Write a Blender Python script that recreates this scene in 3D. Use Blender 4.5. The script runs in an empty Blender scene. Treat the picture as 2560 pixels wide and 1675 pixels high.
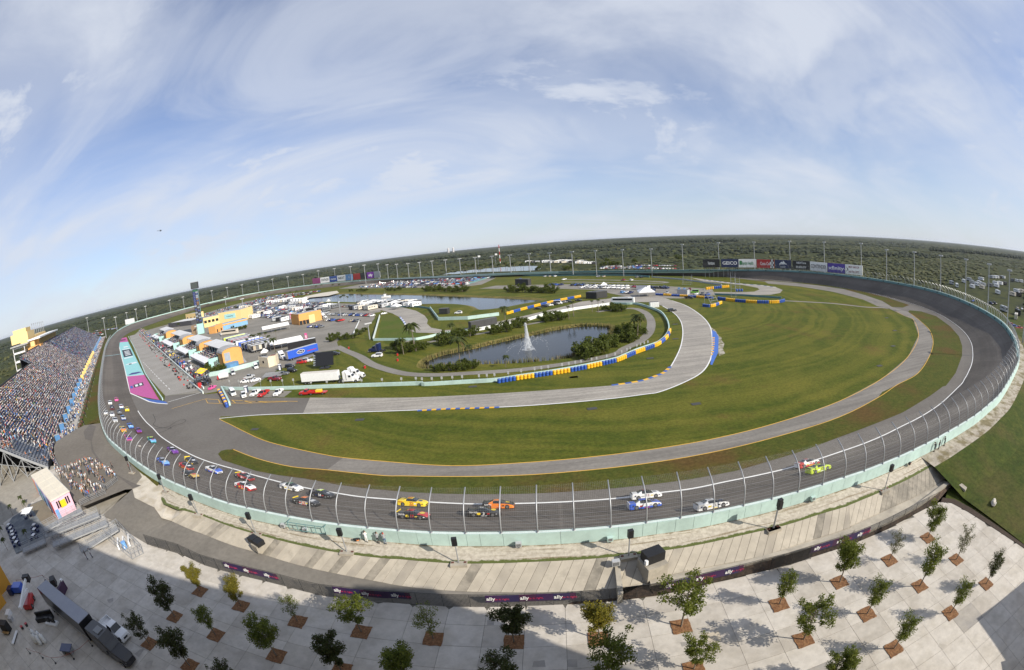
import bpy, bmesh, math, random
from mathutils import Vector, Matrix, geometry
sc = bpy.context.scene
C = sc.collection
rng = random.Random(7)
pi = math.pi
# ---------------------------------------------------------------- camera
CAM_H = 40.0
cd = bpy.data.cameras.new('camera')
cam = bpy.data.objects.new('camera', cd); C.objects.link(cam)
cd.type = 'PANO'; cd.panorama_type = 'FISHEYE_EQUISOLID'
cd.fisheye_lens = 16.031; cd.fisheye_fov = math.radians(300); cd.sensor_width = 36.0; cd.sensor_fit = 'HORIZONTAL'
cd.clip_start = 0.5; cd.clip_end = 60000
# camera axes in the world (right, up, back): pitched 11.3 degrees down, rolled 5 degrees
cam.matrix_world = Matrix(((0.99616788, 0.08746168, 0.0, 0.0), (-0.01719739, 0.19587422, -0.98047822, 0.0),
                           (-0.08575427, 0.97672091, 0.19662772, CAM_H), (0, 0, 0, 1)))
sc.camera = cam
# ---------------------------------------------------------------- light and sky
SUN_ELEV = math.radians(31.5)
SUN_AZ = math.radians(127.0)      # compass-like angle from +Y towards +X: behind the camera, to the right
sd = Vector((math.sin(SUN_AZ) * math.cos(SUN_ELEV), math.cos(SUN_AZ) * math.cos(SUN_ELEV), math.sin(SUN_ELEV)))
ld = bpy.data.lights.new('sun', 'SUN'); ld.energy = 5.0; ld.angle = math.radians(0.53); ld.color = (1.0, 0.93, 0.82)
sun = bpy.data.objects.new('sun', ld); C.objects.link(sun)
sun.rotation_euler = sd.to_track_quat('Z', 'Y').to_euler(); sun.location = sd * 500
world = bpy.data.worlds.new('World'); sc.world = world; world.use_nodes = True
def build_world():
    nt = world.node_tree; N = nt.nodes; L = nt.links; N.clear()
    out = N.new('ShaderNodeOutputWorld'); bg = N.new('ShaderNodeBackground'); bg.inputs['Strength'].default_value = 0.078
    sky = N.new('ShaderNodeTexSky'); sky.sky_type = 'NISHITA'; sky.sun_disc = False
    sky.sun_elevation = SUN_ELEV; sky.sun_rotation = SUN_AZ; sky.air_density = 1.0; sky.dust_density = 0.2; sky.ozone_density = 4.0
    tc = N.new('ShaderNodeTexCoord'); sx = N.new('ShaderNodeSeparateXYZ'); L.new(tc.outputs['Generated'], sx.inputs[0])
    def mth(op, a, b=None, c=None):
        m = N.new('ShaderNodeMath'); m.operation = op
        for i, v in enumerate((a, b, c)):
            if v is None: continue
            if isinstance(v, (int, float)): m.inputs[i].default_value = v
            else: L.new(v, m.inputs[i])
        return m.outputs[0]
    # thin cloud sheets on a layer high above the ground: direction divided by its height, flattened toward the horizon
    h = mth('ADD', mth('MAXIMUM', sx.outputs['Z'], 0.0), 0.30)
    cx = mth('DIVIDE', sx.outputs['X'], h); cy = mth('DIVIDE', sx.outputs['Y'], h)
    co = N.new('ShaderNodeCombineXYZ'); L.new(cx, co.inputs[0]); L.new(cy, co.inputs[1])
    def layer(rot, sc_, scale, detail, rough, lo, hi, dist, off):
        mp = N.new('ShaderNodeMapping'); mp.inputs['Rotation'].default_value = (0, 0, math.radians(rot)); mp.inputs['Scale'].default_value = (sc_[0], sc_[1], 1)
        mp.inputs['Location'].default_value = (off[0], off[1], 0)
        L.new(co.outputs[0], mp.inputs['Vector'])
        n = N.new('ShaderNodeTexNoise'); n.inputs['Scale'].default_value = scale; n.inputs['Detail'].default_value = detail
        n.inputs['Roughness'].default_value = rough; n.inputs['Distortion'].default_value = dist
        L.new(mp.outputs[0], n.inputs['Vector'])
        r = N.new('ShaderNodeMapRange'); r.interpolation_type = 'SMOOTHSTEP'
        r.inputs['From Min'].default_value = lo; r.inputs['From Max'].default_value = hi
        L.new(n.outputs[0], r.inputs['Value']); return r.outputs[0]
    sheet_ = layer(-30, (0.70, 1.0), 0.85, 7, 0.55, 0.34, 0.60, 0.5, (3.3, 0.9))
    streak = layer(-38, (0.60, 1.25), 1.25, 9, 0.57, 0.36, 0.66, 0.9, (1.7, 5.2))
    fluff = layer(10, (0.9, 1.1), 1.9, 10, 0.62, 0.46, 0.64, 0.3, (7.9, 3.4))
    d = mth('MULTIPLY', sheet_, mth('MULTIPLY_ADD', streak, 0.62, 0.46))
    d = mth('MAXIMUM', d, mth('MULTIPLY', streak, 0.66))
    d = mth('MAXIMUM', d, mth('MULTIPLY', mth('MULTIPLY', fluff, sheet_), 1.0))
    # toward the horizon the layer is seen edge on and thickens
    hz = N.new('ShaderNodeMapRange'); hz.inputs['From Min'].default_value = 0.0; hz.inputs['From Max'].default_value = 0.34
    hz.inputs['To Min'].default_value = 0.62; hz.inputs['To Max'].default_value = 0.22; hz.interpolation_type = 'SMOOTHSTEP'
    L.new(sx.outputs['Z'], hz.inputs['Value'])
    d = mth('ADD', mth('MULTIPLY', d, mth('SUBTRACT', 1.0, hz.outputs[0])), hz.outputs[0]); d = mth('MINIMUM', d, 1.0); d = mth('MULTIPLY', d, 0.92)
    tint = N.new('ShaderNodeVectorMath'); tint.operation = 'MULTIPLY'; L.new(sky.outputs[0], tint.inputs[0]); tint.inputs[1].default_value = (1.0, 1.12, 1.36)
    mix = N.new('ShaderNodeMix'); mix.data_type = 'RGBA'
    L.new(d, mix.inputs['Factor']); L.new(tint.outputs[0], mix.inputs['A']); mix.inputs['B'].default_value = CLOUD
    L.new(mix.outputs['Result'], bg.inputs['Color']); L.new(bg.outputs[0], out.inputs['Surface'])
CLOUD = (7.4, 7.9, 8.9, 1)
build_world()
sc.view_settings.view_transform = 'Standard'; sc.view_settings.look = 'None'; sc.view_settings.gamma = 1.0
sc.view_settings.use_curve_mapping = False; sc.view_settings.exposure = 0.3
sc.cycles.max_bounces = 6; sc.cycles.diffuse_bounces = 2; sc.cycles.glossy_bounces = 2; sc.cycles.transparent_max_bounces = 12
sc.cycles.transmission_bounces = 2
sc.cycles.use_adaptive_sampling = True
# ---------------------------------------------------------------- materials
MATS = {}
def node_mat(name):
    m = bpy.data.materials.new(name); m.use_nodes = True; nt = m.node_tree
    b = nt.nodes['Principled BSDF']; return m, nt, b
def mat(name, col, rough=0.75, var=0.12, scale=0.6, metal=0.0, bump=0.0, bscale=20.0, spec=None, coat=0.0, second=None, sscale=None, detail=5):
    """plain weathered material: base colour varied by world-space noise, optional second tint in patches, optional fine bump"""
    if name in MATS: return MATS[name]
    m, nt, b = node_mat(name); N = nt.nodes; L = nt.links
    b.inputs['Roughness'].default_value = rough; b.inputs['Metallic'].default_value = metal
    if spec is not None: b.inputs['Specular IOR Level'].default_value = spec
    if coat: b.inputs['Coat Weight'].default_value = coat
    g = N.new('ShaderNodeNewGeometry')
    n = N.new('ShaderNodeTexNoise'); n.inputs['Scale'].default_value = scale; n.inputs['Detail'].default_value = detail; n.inputs['Roughness'].default_value = 0.65
    L.new(g.outputs['Position'], n.inputs['Vector'])
    r = N.new('ShaderNodeMapRange'); r.inputs['From Min'].default_value = 0.3; r.inputs['From Max'].default_value = 0.7
    r.inputs['To Min'].default_value = 1 - var; r.inputs['To Max'].default_value = 1 + var
    L.new(n.outputs[0], r.inputs['Value'])
    src = None
    if second is not None:
        n2 = N.new('ShaderNodeTexNoise'); n2.inputs['Scale'].default_value = sscale or scale * 0.25; n2.inputs['Detail'].default_value = 6; n2.inputs['Roughness'].default_value = 0.6
        L.new(g.outputs['Position'], n2.inputs['Vector'])
        r2 = N.new('ShaderNodeMapRange'); r2.inputs['From Min'].default_value = 0.42; r2.inputs['From Max'].default_value = 0.62; r2.interpolation_type = 'SMOOTHSTEP'
        L.new(n2.outputs[0], r2.inputs['Value'])
        mx = N.new('ShaderNodeMix'); mx.data_type = 'RGBA'; L.new(r2.outputs[0], mx.inputs['Factor'])
        mx.inputs['A'].default_value = (*col, 1); mx.inputs['B'].default_value = (*second, 1); src = mx.outputs['Result']
    vm = N.new('ShaderNodeVectorMath'); vm.operation = 'SCALE'
    if src: L.new(src, vm.inputs[0])
    else: vm.inputs[0].default_value = col
    L.new(r.outputs[0], vm.inputs['Scale']); L.new(vm.outputs[0], b.inputs['Base Color'])
    if bump:
        nb = N.new('ShaderNodeTexNoise'); nb.inputs['Scale'].default_value = bscale; nb.inputs['Detail'].default_value = 4
        L.new(g.outputs['Position'], nb.inputs['Vector'])
        bp = N.new('ShaderNodeBump'); bp.inputs['Strength'].default_value = bump; bp.inputs['Distance'].default_value = 0.05
        L.new(nb.outputs[0], bp.inputs['Height']); L.new(bp.outputs[0], b.inputs['Normal'])
    MATS[name] = m; return m
def paint(name, col, rough=0.35): return mat(name, col, rough, 0.06, 1.2, coat=0.3)
# ---------------------------------------------------------------- mesh helpers
class MB:
    """collects vertices and faces with material slots; build() links ONE mesh object"""
    def __init__(s): s.v = []; s.f = []; s.m = []; s.uv = None
    def add(s, vs, fs, mi=0):
        o = len(s.v); s.v.extend([tuple(v) for v in vs]); s.f.extend([tuple(i + o for i in f) for f in fs]); s.m.extend([mi] * len(fs)); return s
    def box(s, c, d, rz=0.0, mi=0, taper=1.0):
        x, y, z = d[0] / 2, d[1] / 2, d[2] / 2; ca, sa = math.cos(rz), math.sin(rz); vs = []
        for k in (-1, 1):
            t = taper if k > 0 else 1.0
            for a, b in ((-1, -1), (1, -1), (1, 1), (-1, 1)):
                px, py = a * x * t, b * y * t; vs.append((c[0] + px * ca - py * sa, c[1] + px * sa + py * ca, c[2] + k * z))
        return s.add(vs, [(3, 2, 1, 0), (4, 5, 6, 7), (0, 1, 5, 4), (1, 2, 6, 5), (2, 3, 7, 6), (3, 0, 4, 7)], mi)
    def beam(s, a, b, w, h=None, mi=0):
        """square bar from a to b"""
        a = Vector(a); b = Vector(b); d = (b - a)
        if d.length < 1e-6: return s
        d.normalize(); u = d.cross(Vector((0, 0, 1)))
        if u.length < 1e-3: u = Vector((1, 0, 0))
        u.normalize(); v = u.cross(d); h = h or w; u = u * w / 2; v = v * h / 2
        vs = [a - u - v, a + u - v, a + u + v, a - u + v, b - u - v, b + u - v, b + u + v, b - u + v]
        return s.add(vs, [(3, 2, 1, 0), (4, 5, 6, 7), (0, 1, 5, 4), (1, 2, 6, 5), (2, 3, 7, 6), (3, 0, 4, 7)], mi)
    def tube(s, pts, r, n=6, mi=0, cap=True):
        pts = [Vector(p) for p in pts]; k = len(pts); rs = r if isinstance(r, (list, tuple)) else [r] * k; o = len(s.v); prev = None
        for i, p in enumerate(pts):
            d = (pts[min(i + 1, k - 1)] - pts[max(i - 1, 0)]).normalized()
            u = prev - d * prev.dot(d) if prev is not None else d.cross(Vector((0.13, 0.31, 0.94)))
            if u.length < 1e-4: u = d.orthogonal()
            u.normalize(); prev = u; w = d.cross(u)
            for j in range(n):
                a = 2 * pi * j / n; q = p + (u * math.cos(a) + w * math.sin(a)) * rs[i]; s.v.append(tuple(q))
        for i in range(k - 1):
            for j in range(n):
                j2 = (j + 1) % n; s.f.append((o + i * n + j, o + i * n + j2, o + (i + 1) * n + j2, o + (i + 1) * n + j)); s.m.append(mi)
        if cap:
            s.f.append(tuple(o + j for j in range(n))[::-1]); s.f.append(tuple(o + (k - 1) * n + j for j in range(n))); s.m += [mi, mi]
        return s
    def cyl(s, c, r, h, n=10, mi=0, axis='z', r2=None):
        c = Vector(c); ax = {'z': Vector((0, 0, 1)), 'x': Vector((1, 0, 0)), 'y': Vector((0, 1, 0))}[axis]
        return s.tube([c, c + ax * h], [r, r if r2 is None else r2], n, mi)
    def loft(s, rings, mi=0, cap=True, closed=True):
        n = len(rings[0]); o = len(s.v)
        for r in rings: s.v.extend([tuple(p) for p in r])
        for i in range(len(rings) - 1):
            for j in range(n if closed else n - 1):
                j2 = (j + 1) % n; s.f.append((o + i * n + j, o + i * n + j2, o + (i + 1) * n + j2, o + (i + 1) * n + j))
                s.m.append(mi(i, j) if callable(mi) else mi)
        if cap and closed:
            s.f.append(tuple(o + j for j in range(n))[::-1]); s.f.append(tuple(o + (len(rings) - 1) * n + j for j in range(n)))
            k = mi(0, 0) if callable(mi) else mi; s.m += [k, k]
        return s
    def prism(s, poly, z0, z1, mi=0, mtop=None):
        n = len(poly); lo = [(p[0], p[1], z0) for p in poly]; hi = [(p[0], p[1], z1) for p in poly]
        area = sum(poly[i][0] * poly[(i + 1) % n][1] - poly[(i + 1) % n][0] * poly[i][1] for i in range(n))
        if area < 0: lo.reverse(); hi.reverse()
        o = len(s.v); s.v.extend(lo + hi)
        for i in range(n): s.f.append((o + i, o + (i + 1) % n, o + n + (i + 1) % n, o + n + i)); s.m.append(mi)
        s.f.append(tuple(o + n + i for i in range(n))); s.m.append(mi if mtop is None else mtop)
        s.f.append(tuple(o + i for i in range(n))[::-1]); s.m.append(mi); return s
    def blob(s, c, r, seed=0, mi=0, n=1):
        """lumpy icosphere"""
        rr = random.Random(seed); vs, fs = ICO[n]; d = r if isinstance(r, (list, tuple)) else (r, r, r)
        return s.add([(c[0] + v[0] * d[0] * (k := rr.uniform(.72, 1.2)), c[1] + v[1] * d[1] * k, c[2] + v[2] * d[2] * k) for v in vs], fs, mi)
    def mesh(s, name, mats, smooth=False):
        me = bpy.data.meshes.new(name); me.from_pydata(s.v, [], s.f)
        for m in (mats if isinstance(mats, (list, tuple)) else [mats]): me.materials.append(m)
        me.polygons.foreach_set('material_index', s.m)
        if s.uv:
            l = me.uv_layers.new(name='UVMap'); flat = [0.0] * (2 * len(me.loops))
            vi = [0] * len(me.loops); me.loops.foreach_get('vertex_index', vi)
            for i, k in enumerate(vi): flat[2 * i] = s.uv[k][0]; flat[2 * i + 1] = s.uv[k][1]
            l.data.foreach_set('uv', flat)
        if smooth: me.polygons.foreach_set('use_smooth', [True] * len(me.polygons))
        me.update(); return me
    def build(s, name, mats, parent=None, smooth=False, **kw):
        return place(name, s.mesh(name, mats, smooth), parent, **kw)
def _ico(n):
    b = bmesh.new(); bmesh.ops.create_icosphere(b, subdivisions=n, radius=1.0)
    b.verts.index_update(); r = ([tuple(v.co) for v in b.verts], [tuple(v.index for v in f.verts) for f in b.faces]); b.free(); return r
ICO = {1: _ico(1), 2: _ico(2)}
def place(name, me, parent=None, loc=(0, 0, 0), rz=0.0, label=None, cat=None, group=None, kind=None, scale=None):
    o = bpy.data.objects.new(name, me); C.objects.link(o); o.location = loc
    if rz: o.rotation_euler = (0, 0, rz)
    if scale: o.scale = (scale,) * 3 if isinstance(scale, (int, float)) else scale
    if parent: o.parent = parent
    return tag(o, label, cat, group, kind)
def tag(o, label=None, cat=None, group=None, kind=None):
    if label: o['label'] = label
    if cat: o['category'] = cat
    if group: o['group'] = group
    if kind: o['kind'] = kind
    return o
def thing(name, label, cat, loc=(0, 0, 0), rz=0.0, group=None, scale=None):
    return place(name, None, None, loc, rz, label, cat, group, None, scale)
KIDS = {}
def clone(root, loc, rz=0.0, label=None, group=None, scale=None):
    """copy of a thing with its parts and sub-parts (mesh data shared)"""
    def cp(o, parent):
        c = o.copy(); C.objects.link(c)
        if parent: c.parent = parent
        for k in kids(o): cp(k, c)
        return c
    r = cp(root, None); r.location = loc; r.rotation_euler = (0, 0, rz)
    if label: r['label'] = label
    if group: r['group'] = group
    if scale: r.scale = (scale,) * 3 if isinstance(scale, (int, float)) else scale
    return r
def nth(i):
    n = i + 1; return '%d%s' % (n, 'th' if 10 < n % 100 < 14 else {1: 'st', 2: 'nd', 3: 'rd'}.get(n % 10, 'th'))
def kids(o):
    if o.name not in KIDS: KIDS[o.name] = list(o.children)
    return KIDS[o.name]
def text_mb(txt, size, extrude=0.01, bold=False):
    """lettering as a mesh in the XY plane, centred on the origin: (verts, faces)"""
    key = (txt, size, extrude)
    if key in TXT: return TXT[key]
    cu = bpy.data.curves.new('lettering', 'FONT'); cu.body = txt; cu.size = size; cu.extrude = extrude; cu.align_x = 'CENTER'; cu.align_y = 'CENTER'; cu.resolution_u = 2
    cu.offset = size * 0.018 if bold else 0.0
    o = bpy.data.objects.new('lettering', cu); C.objects.link(o)
    dg = bpy.context.evaluated_depsgraph_get(); me = bpy.data.meshes.new_from_object(o.evaluated_get(dg))
    r = ([tuple(v.co) for v in me.vertices], [tuple(p.vertices) for p in me.polygons])
    bpy.data.objects.remove(o); bpy.data.curves.remove(cu); bpy.data.meshes.remove(me); TXT[key] = r; return r
TXT = {}
def put_text(mb, txt, size, origin, xdir, ydir, mi=0, width=None, bold=False, extrude=0.01):
    """lettering laid on a surface with the given reading direction and up direction"""
    vs, fs = text_mb(txt, size, extrude, bold); X = Vector(xdir).normalized(); Y = Vector(ydir).normalized(); Z = X.cross(Y)
    sx = 1.0
    if width and vs:
        w = max(v[0] for v in vs) - min(v[0] for v in vs); sx = width / max(w, 1e-6)
    o = Vector(origin); mb.add([o + X * (v[0] * sx) + Y * v[1] + Z * v[2] for v in vs], fs, mi)
# ---------------------------------------------------------------- curve helpers
def spline(pts, step=None, closed=False, sub=6):
    """Catmull-Rom through points (tuples of any length)"""
    n = len(pts); out = []; rng_ = range(n if closed else n - 1)
    for i in rng_:
        if closed: p = [pts[(i + k) % n] for k in (-1, 0, 1, 2)]
        else: p = [pts[max(0, min(n - 1, i + k))] for k in (-1, 0, 1, 2)]
        for j in range(sub):
            t = j / sub
            out.append(tuple(0.5 * (2 * b + (c - a) * t + (2 * a - 5 * b + 4 * c - d) * t * t + (3 * b - a - 3 * c + d) * t ** 3) for a, b, c, d in zip(*p)))
    if not closed: out.append(tuple(pts[-1]))
    return out
def resample(pts, step, closed=False):
    P = [Vector(p[:3]) for p in pts]
    if closed: P = P + [P[0]]
    L = [0.0]
    for a, b in zip(P, P[1:]): L.append(L[-1] + (b - a).length)
    n = max(1, round(L[-1] / step)); out = []; j = 0
    for i in range(n + (0 if closed else 1)):
        s = L[-1] * i / n
        while j < len(L) - 2 and L[j + 1] < s: j += 1
        t = (s - L[j]) / max(1e-9, L[j + 1] - L[j]); out.append(P[j].lerp(P[j + 1], t))
    return out
def xy(p): return (p[0], p[1])
def sheet(name, poly, z, m, holes=(), kind='structure', **kw):
    """flat polygon sheet (constrained triangulation, so concave outlines and holes are fine)"""
    vs = [Vector(xy(p)) for p in poly]; loops = [list(range(len(vs)))]
    for h in holes:
        o = len(vs); vs += [Vector(xy(p)) for p in h]; loops.append(list(range(o, len(vs))))
    edges = [(l[i], l[(i + 1) % len(l)]) for l in loops for i in range(len(l))]
    r = geometry.delaunay_2d_cdt(vs, edges, [], 2 if holes else 1, 1e-5)
    V, F = r[0], r[2]
    if holes:
        F = [f for f in F if inside(sum((V[i] for i in f), Vector((0, 0))) / len(f), poly) and not any(inside(sum((V[i] for i in f), Vector((0, 0))) / len(f), h) for h in holes)]
    mb = MB(); mb.add([(v.x, v.y, z) for v in V], [f if area2(V, f) > 0 else f[::-1] for f in F])
    return mb.build(name, m, kind=kind, **kw)
def area2(V, f): return sum(V[f[i]].x * V[f[(i + 1) % len(f)]].y - V[f[(i + 1) % len(f)]].x * V[f[i]].y for i in range(len(f)))
def inside(p, poly):
    x, y = p[0], p[1]; c = False; n = len(poly); j = n - 1
    for i in range(n):
        xi, yi, xj, yj = poly[i][0], poly[i][1], poly[j][0], poly[j][1]
        if (yi > y) != (yj > y) and x < (xj - xi) * (y - yi) / (yj - yi) + xi: c = not c
        j = i
    return c
def normals2(P, closed=False):
    n = len(P); out = []
    for i in range(n):
        a = P[(i - 1) % n] if closed else P[max(0, i - 1)]; b = P[(i + 1) % n] if closed else P[min(n - 1, i + 1)]
        d = Vector((b[0] - a[0], b[1] - a[1])); d.normalize(); out.append(Vector((-d.y, d.x)))
    return out
def ribbon(name, pts, w, z, m, closed=False, kind='structure', off=0.0, step=None, **kw):
    """flat strip of width w centred on (or offset from) a line"""
    P = resample(pts, step, closed) if step else [Vector((p[0], p[1], 0)) for p in pts]; Nn = normals2(P, closed); mb = MB(); n = len(P)
    for p, q in zip(P, Nn):
        for s in (off + w / 2, off - w / 2): mb.v.append((p[0] + q.x * s, p[1] + q.y * s, (p[2] if z is None else z)))
    for i in range(n if closed else n - 1):
        j = (i + 1) % n; mb.f.append((2 * i, 2 * i + 1, 2 * j + 1, 2 * j)); mb.m.append(0)
    if name is None: return mb
    return mb.build(name, m, kind=kind, **kw)
def strip(name, A, B, m, n=None, kind='structure', sub=1, dz=0.0, uvw=None, **kw):
    """surface between two lines sampled with equal counts"""
    if n: A = resample(A, 1e9 if n < 2 else arclen(A) / n); B = resample(B, arclen(B) / n)
    k = min(len(A), len(B)); mb = MB(); mb.uv = []; s = 0.0
    for i in range(k):
        a, b = Vector(A[i]), Vector(B[i])
        if i: s += ((a - Vector(A[i - 1])).length + (b - Vector(B[i - 1])).length) / 2
        for j in range(sub + 1):
            p = a.lerp(b, j / sub); mb.v.append((p.x, p.y, p.z + dz)); mb.uv.append((s, j / sub))
    w = sub + 1
    for i in range(k - 1):
        for j in range(sub): mb.f.append((i * w + j, i * w + j + 1, (i + 1) * w + j + 1, (i + 1) * w + j)); mb.m.append(0)
    o = mb.build(name, m, kind=kind, **kw)
    # face up
    me = o.data
    if sum(p.normal.z * p.area for p in me.polygons) < 0: me.flip_normals()
    return o
def arclen(P): return sum((Vector(b) - Vector(a)).length for a, b in zip(P, P[1:]))

# ================================================================ the setting
WALL = ([(-492.5,375.8,4),(-376,281.2,4),(-300.7,220.7,4),(-255.7,184.3,4),(-210.2,147.8,4),(-177.7,122.5,4.5),(-152.8,103.6,5),(-132.3,89.2,5.5),(-114.3,77.8,6),(-99.1,70.4,6.4),(-81.8,62.8,6.6),(-69.5,58,6.8),(-58.5,54.45,7),(-47.47,51.5,7),(-41.43,50.37,7),(-36.57,49.45,7.1),(-31.61,48.61,7.1),(-26.57,47.82,7.1),(-16.42,46.51,7.1),(-12.05,45.97,7.1),(-7.59,45.57,7.1),(-3.13,45.19,7.1),(10.59,43.82,7.2),(15.34,43.55,7.2),(20.06,43.14,7.2),(24.88,42.94,7.2),(29.67,42.69,7.2),(34.6,42.53,7.2),(39.43,42.26,7.3),(44.46,42.13,7.3),(49.39,41.94,7.3),(54.36,41.82,7.4),(59.35,41.84,7.4),(64.77,42.02,7.4),(69.61,42.04,7.5),(74.77,42.34,7.5),(79.9,42.6,7.5),(85,42.9,7.5),(90.1,43.3,7.5),(97.7,44.2,7.6),(109.8,46,7.8),(136.6,53.1,8),(149.8,57.2,8.5),(166.7,65.3,9),(182.9,74.7,9),(204.3,89.6,9.2),(221.4,108.1,9.2),(238.3,129.3,9.2),(255,157.2,9.5),(266.6,187.2,9.5),(267.1,214,9.5),(266.3,247.3,9.4),(263.1,287.7,9.4),(249.5,324.6,9.1),(231.2,352.2,8.5),(207.7,379.7,7),(179.9,407.8,6),(139.3,438.8,5.6),(102.6,476.9,5),(62,526.5,5),(18.5,553,5),(-37.1,606.9,5),(-102.4,652.1,5),(-173.1,710.6,5),(-262.3,785.7,6.5),(-337,836,8.4),(-416,848,8.4),(-505,863,9),(-588,852,9),(-593,733,8.5),(-593.2,643.3,8.5),(-611.6,613.5,8.5),(-601.6,553.5,8.2),(-647.2,558.8,7.5),(-612.1,494.1,6)])
INNER = ([(-485.2,391.4,0.15),(-368.2,295.9,0.15),(-310.4,249.9,0.15),(-257,207.9,0.15),(-201.4,162.6,0.15),(-175.4,141.7,0.15),(-144.8,118.6,0.15),(-127.7,106.9,0.15),(-115.3,99.5,0.15),(-104.5,92.8,0.15),(-87.6,84.5,0.15),(-75.6,79.6,0.15),(-62.4,75.7,0.15),(-59.9,74.8,0.15),(-50.27,71.8,0.15),(-42.58,69.55,0.15),(-34.7,67.69,0.15),(-29.03,66.35,0.15),(-21.98,65.26,0.15),(-15.9,64.22,0.15),(-9.82,63.21,0.15),(-4.11,62.53,0.15),(14.22,60.43,0.15),(20.48,60.17,0.15),(26.74,59.52,0.15),(33.25,59.47,0.15),(39.65,59.16,0.15),(46.22,58.92,0.15),(53.18,59.07,0.15),(60.45,59.3,0.15),(67.19,59.46,0.15),(74.7,60,0.15),(82.4,60.9,0.15),(89.7,61.6,0.15),(97.3,62.7,0.15),(105.1,64.2,0.15),(113,66.2,0.15),(120.2,68.2,0.15),(128.2,70.4,0.15),(132.8,72.2,0.15),(137.5,74,0.15),(142.3,76,0.15),(154.1,81.2,0.15),(168.4,88.9,0.15),(185.8,99.8,0.15),(202,113.2,0.15),(216.2,128.8,0.15),(230.9,148.4,0.15),(241.6,170.8,0.15),(248.7,192.4,0.15),(254,221.2,0.15),(253.1,255,0.15),(251.1,286.1,0.15),(239.6,320.1,0.15),(225.3,343.5,0.15),(199.9,388.1,0.15),(177.1,418.2,0.15),(129.8,446.9,0.15),(101,499.3,0.15),(63.4,541.1,0.15),(18.2,556.6,0.15),(-37.6,608.4,0.15),(-103.4,655,0.15),(-185.8,723,0.15),(-260.5,777.8,0.15),(-334.5,798.8,0.15),(-430,849,0.15),(-504,839,0.15),(-584,826,0.15),(-596,727,0.15),(-593.1,634.4,0.15),(-560.2,559,0.15),(-559.4,534.2,0.15),(-544.8,490.4,0.15),(-527.2,449.2,0.15)])
def smooth(P, it, keep=()):
    P = [Vector(p) for p in P]; n = len(P)
    for _ in range(it):
        Q = [p.copy() for p in P]
        for i in range(n):
            far = min(1.0, max(0.0, (Vector((P[i].x, P[i].y)).length - 150) / 250))
            Q[i] = P[i].lerp((P[i - 1] + P[(i + 1) % n]) / 2, 0.5 * far)
        P = Q
    return P
SUB = 8
WALL_S = spline([tuple(p) for p in smooth(WALL, 2)], closed=True, sub=SUB); INNER_S = spline([tuple(p) for p in smooth(INNER, 1)], closed=True, sub=SUB)
NS = len(WALL)
def seg(S, a, b): return [S[i % len(S)] for i in range(int(a * SUB), int(b * SUB) + 1)]
WALL_POLY = [xy(p) for p in WALL_S]; INNER_POLY = [xy(p) for p in INNER_S]
# outward side of the wall line
WN = normals2(WALL_S, True)
_c = Vector((sum(p[0] for p in WALL_S) / len(WALL_S), sum(p[1] for p in WALL_S) / len(WALL_S)))
if sum((Vector(xy(p)) - _c).dot(n) for p, n in zip(WALL_S, WN)) < 0: WN = [-n for n in WN]
def wall_off(i, d, z=None):
    i %= len(WALL_S); p = WALL_S[i]; n = WN[i]; return (p[0] + n.x * d, p[1] + n.y * d, p[2] if z is None else z)

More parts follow.
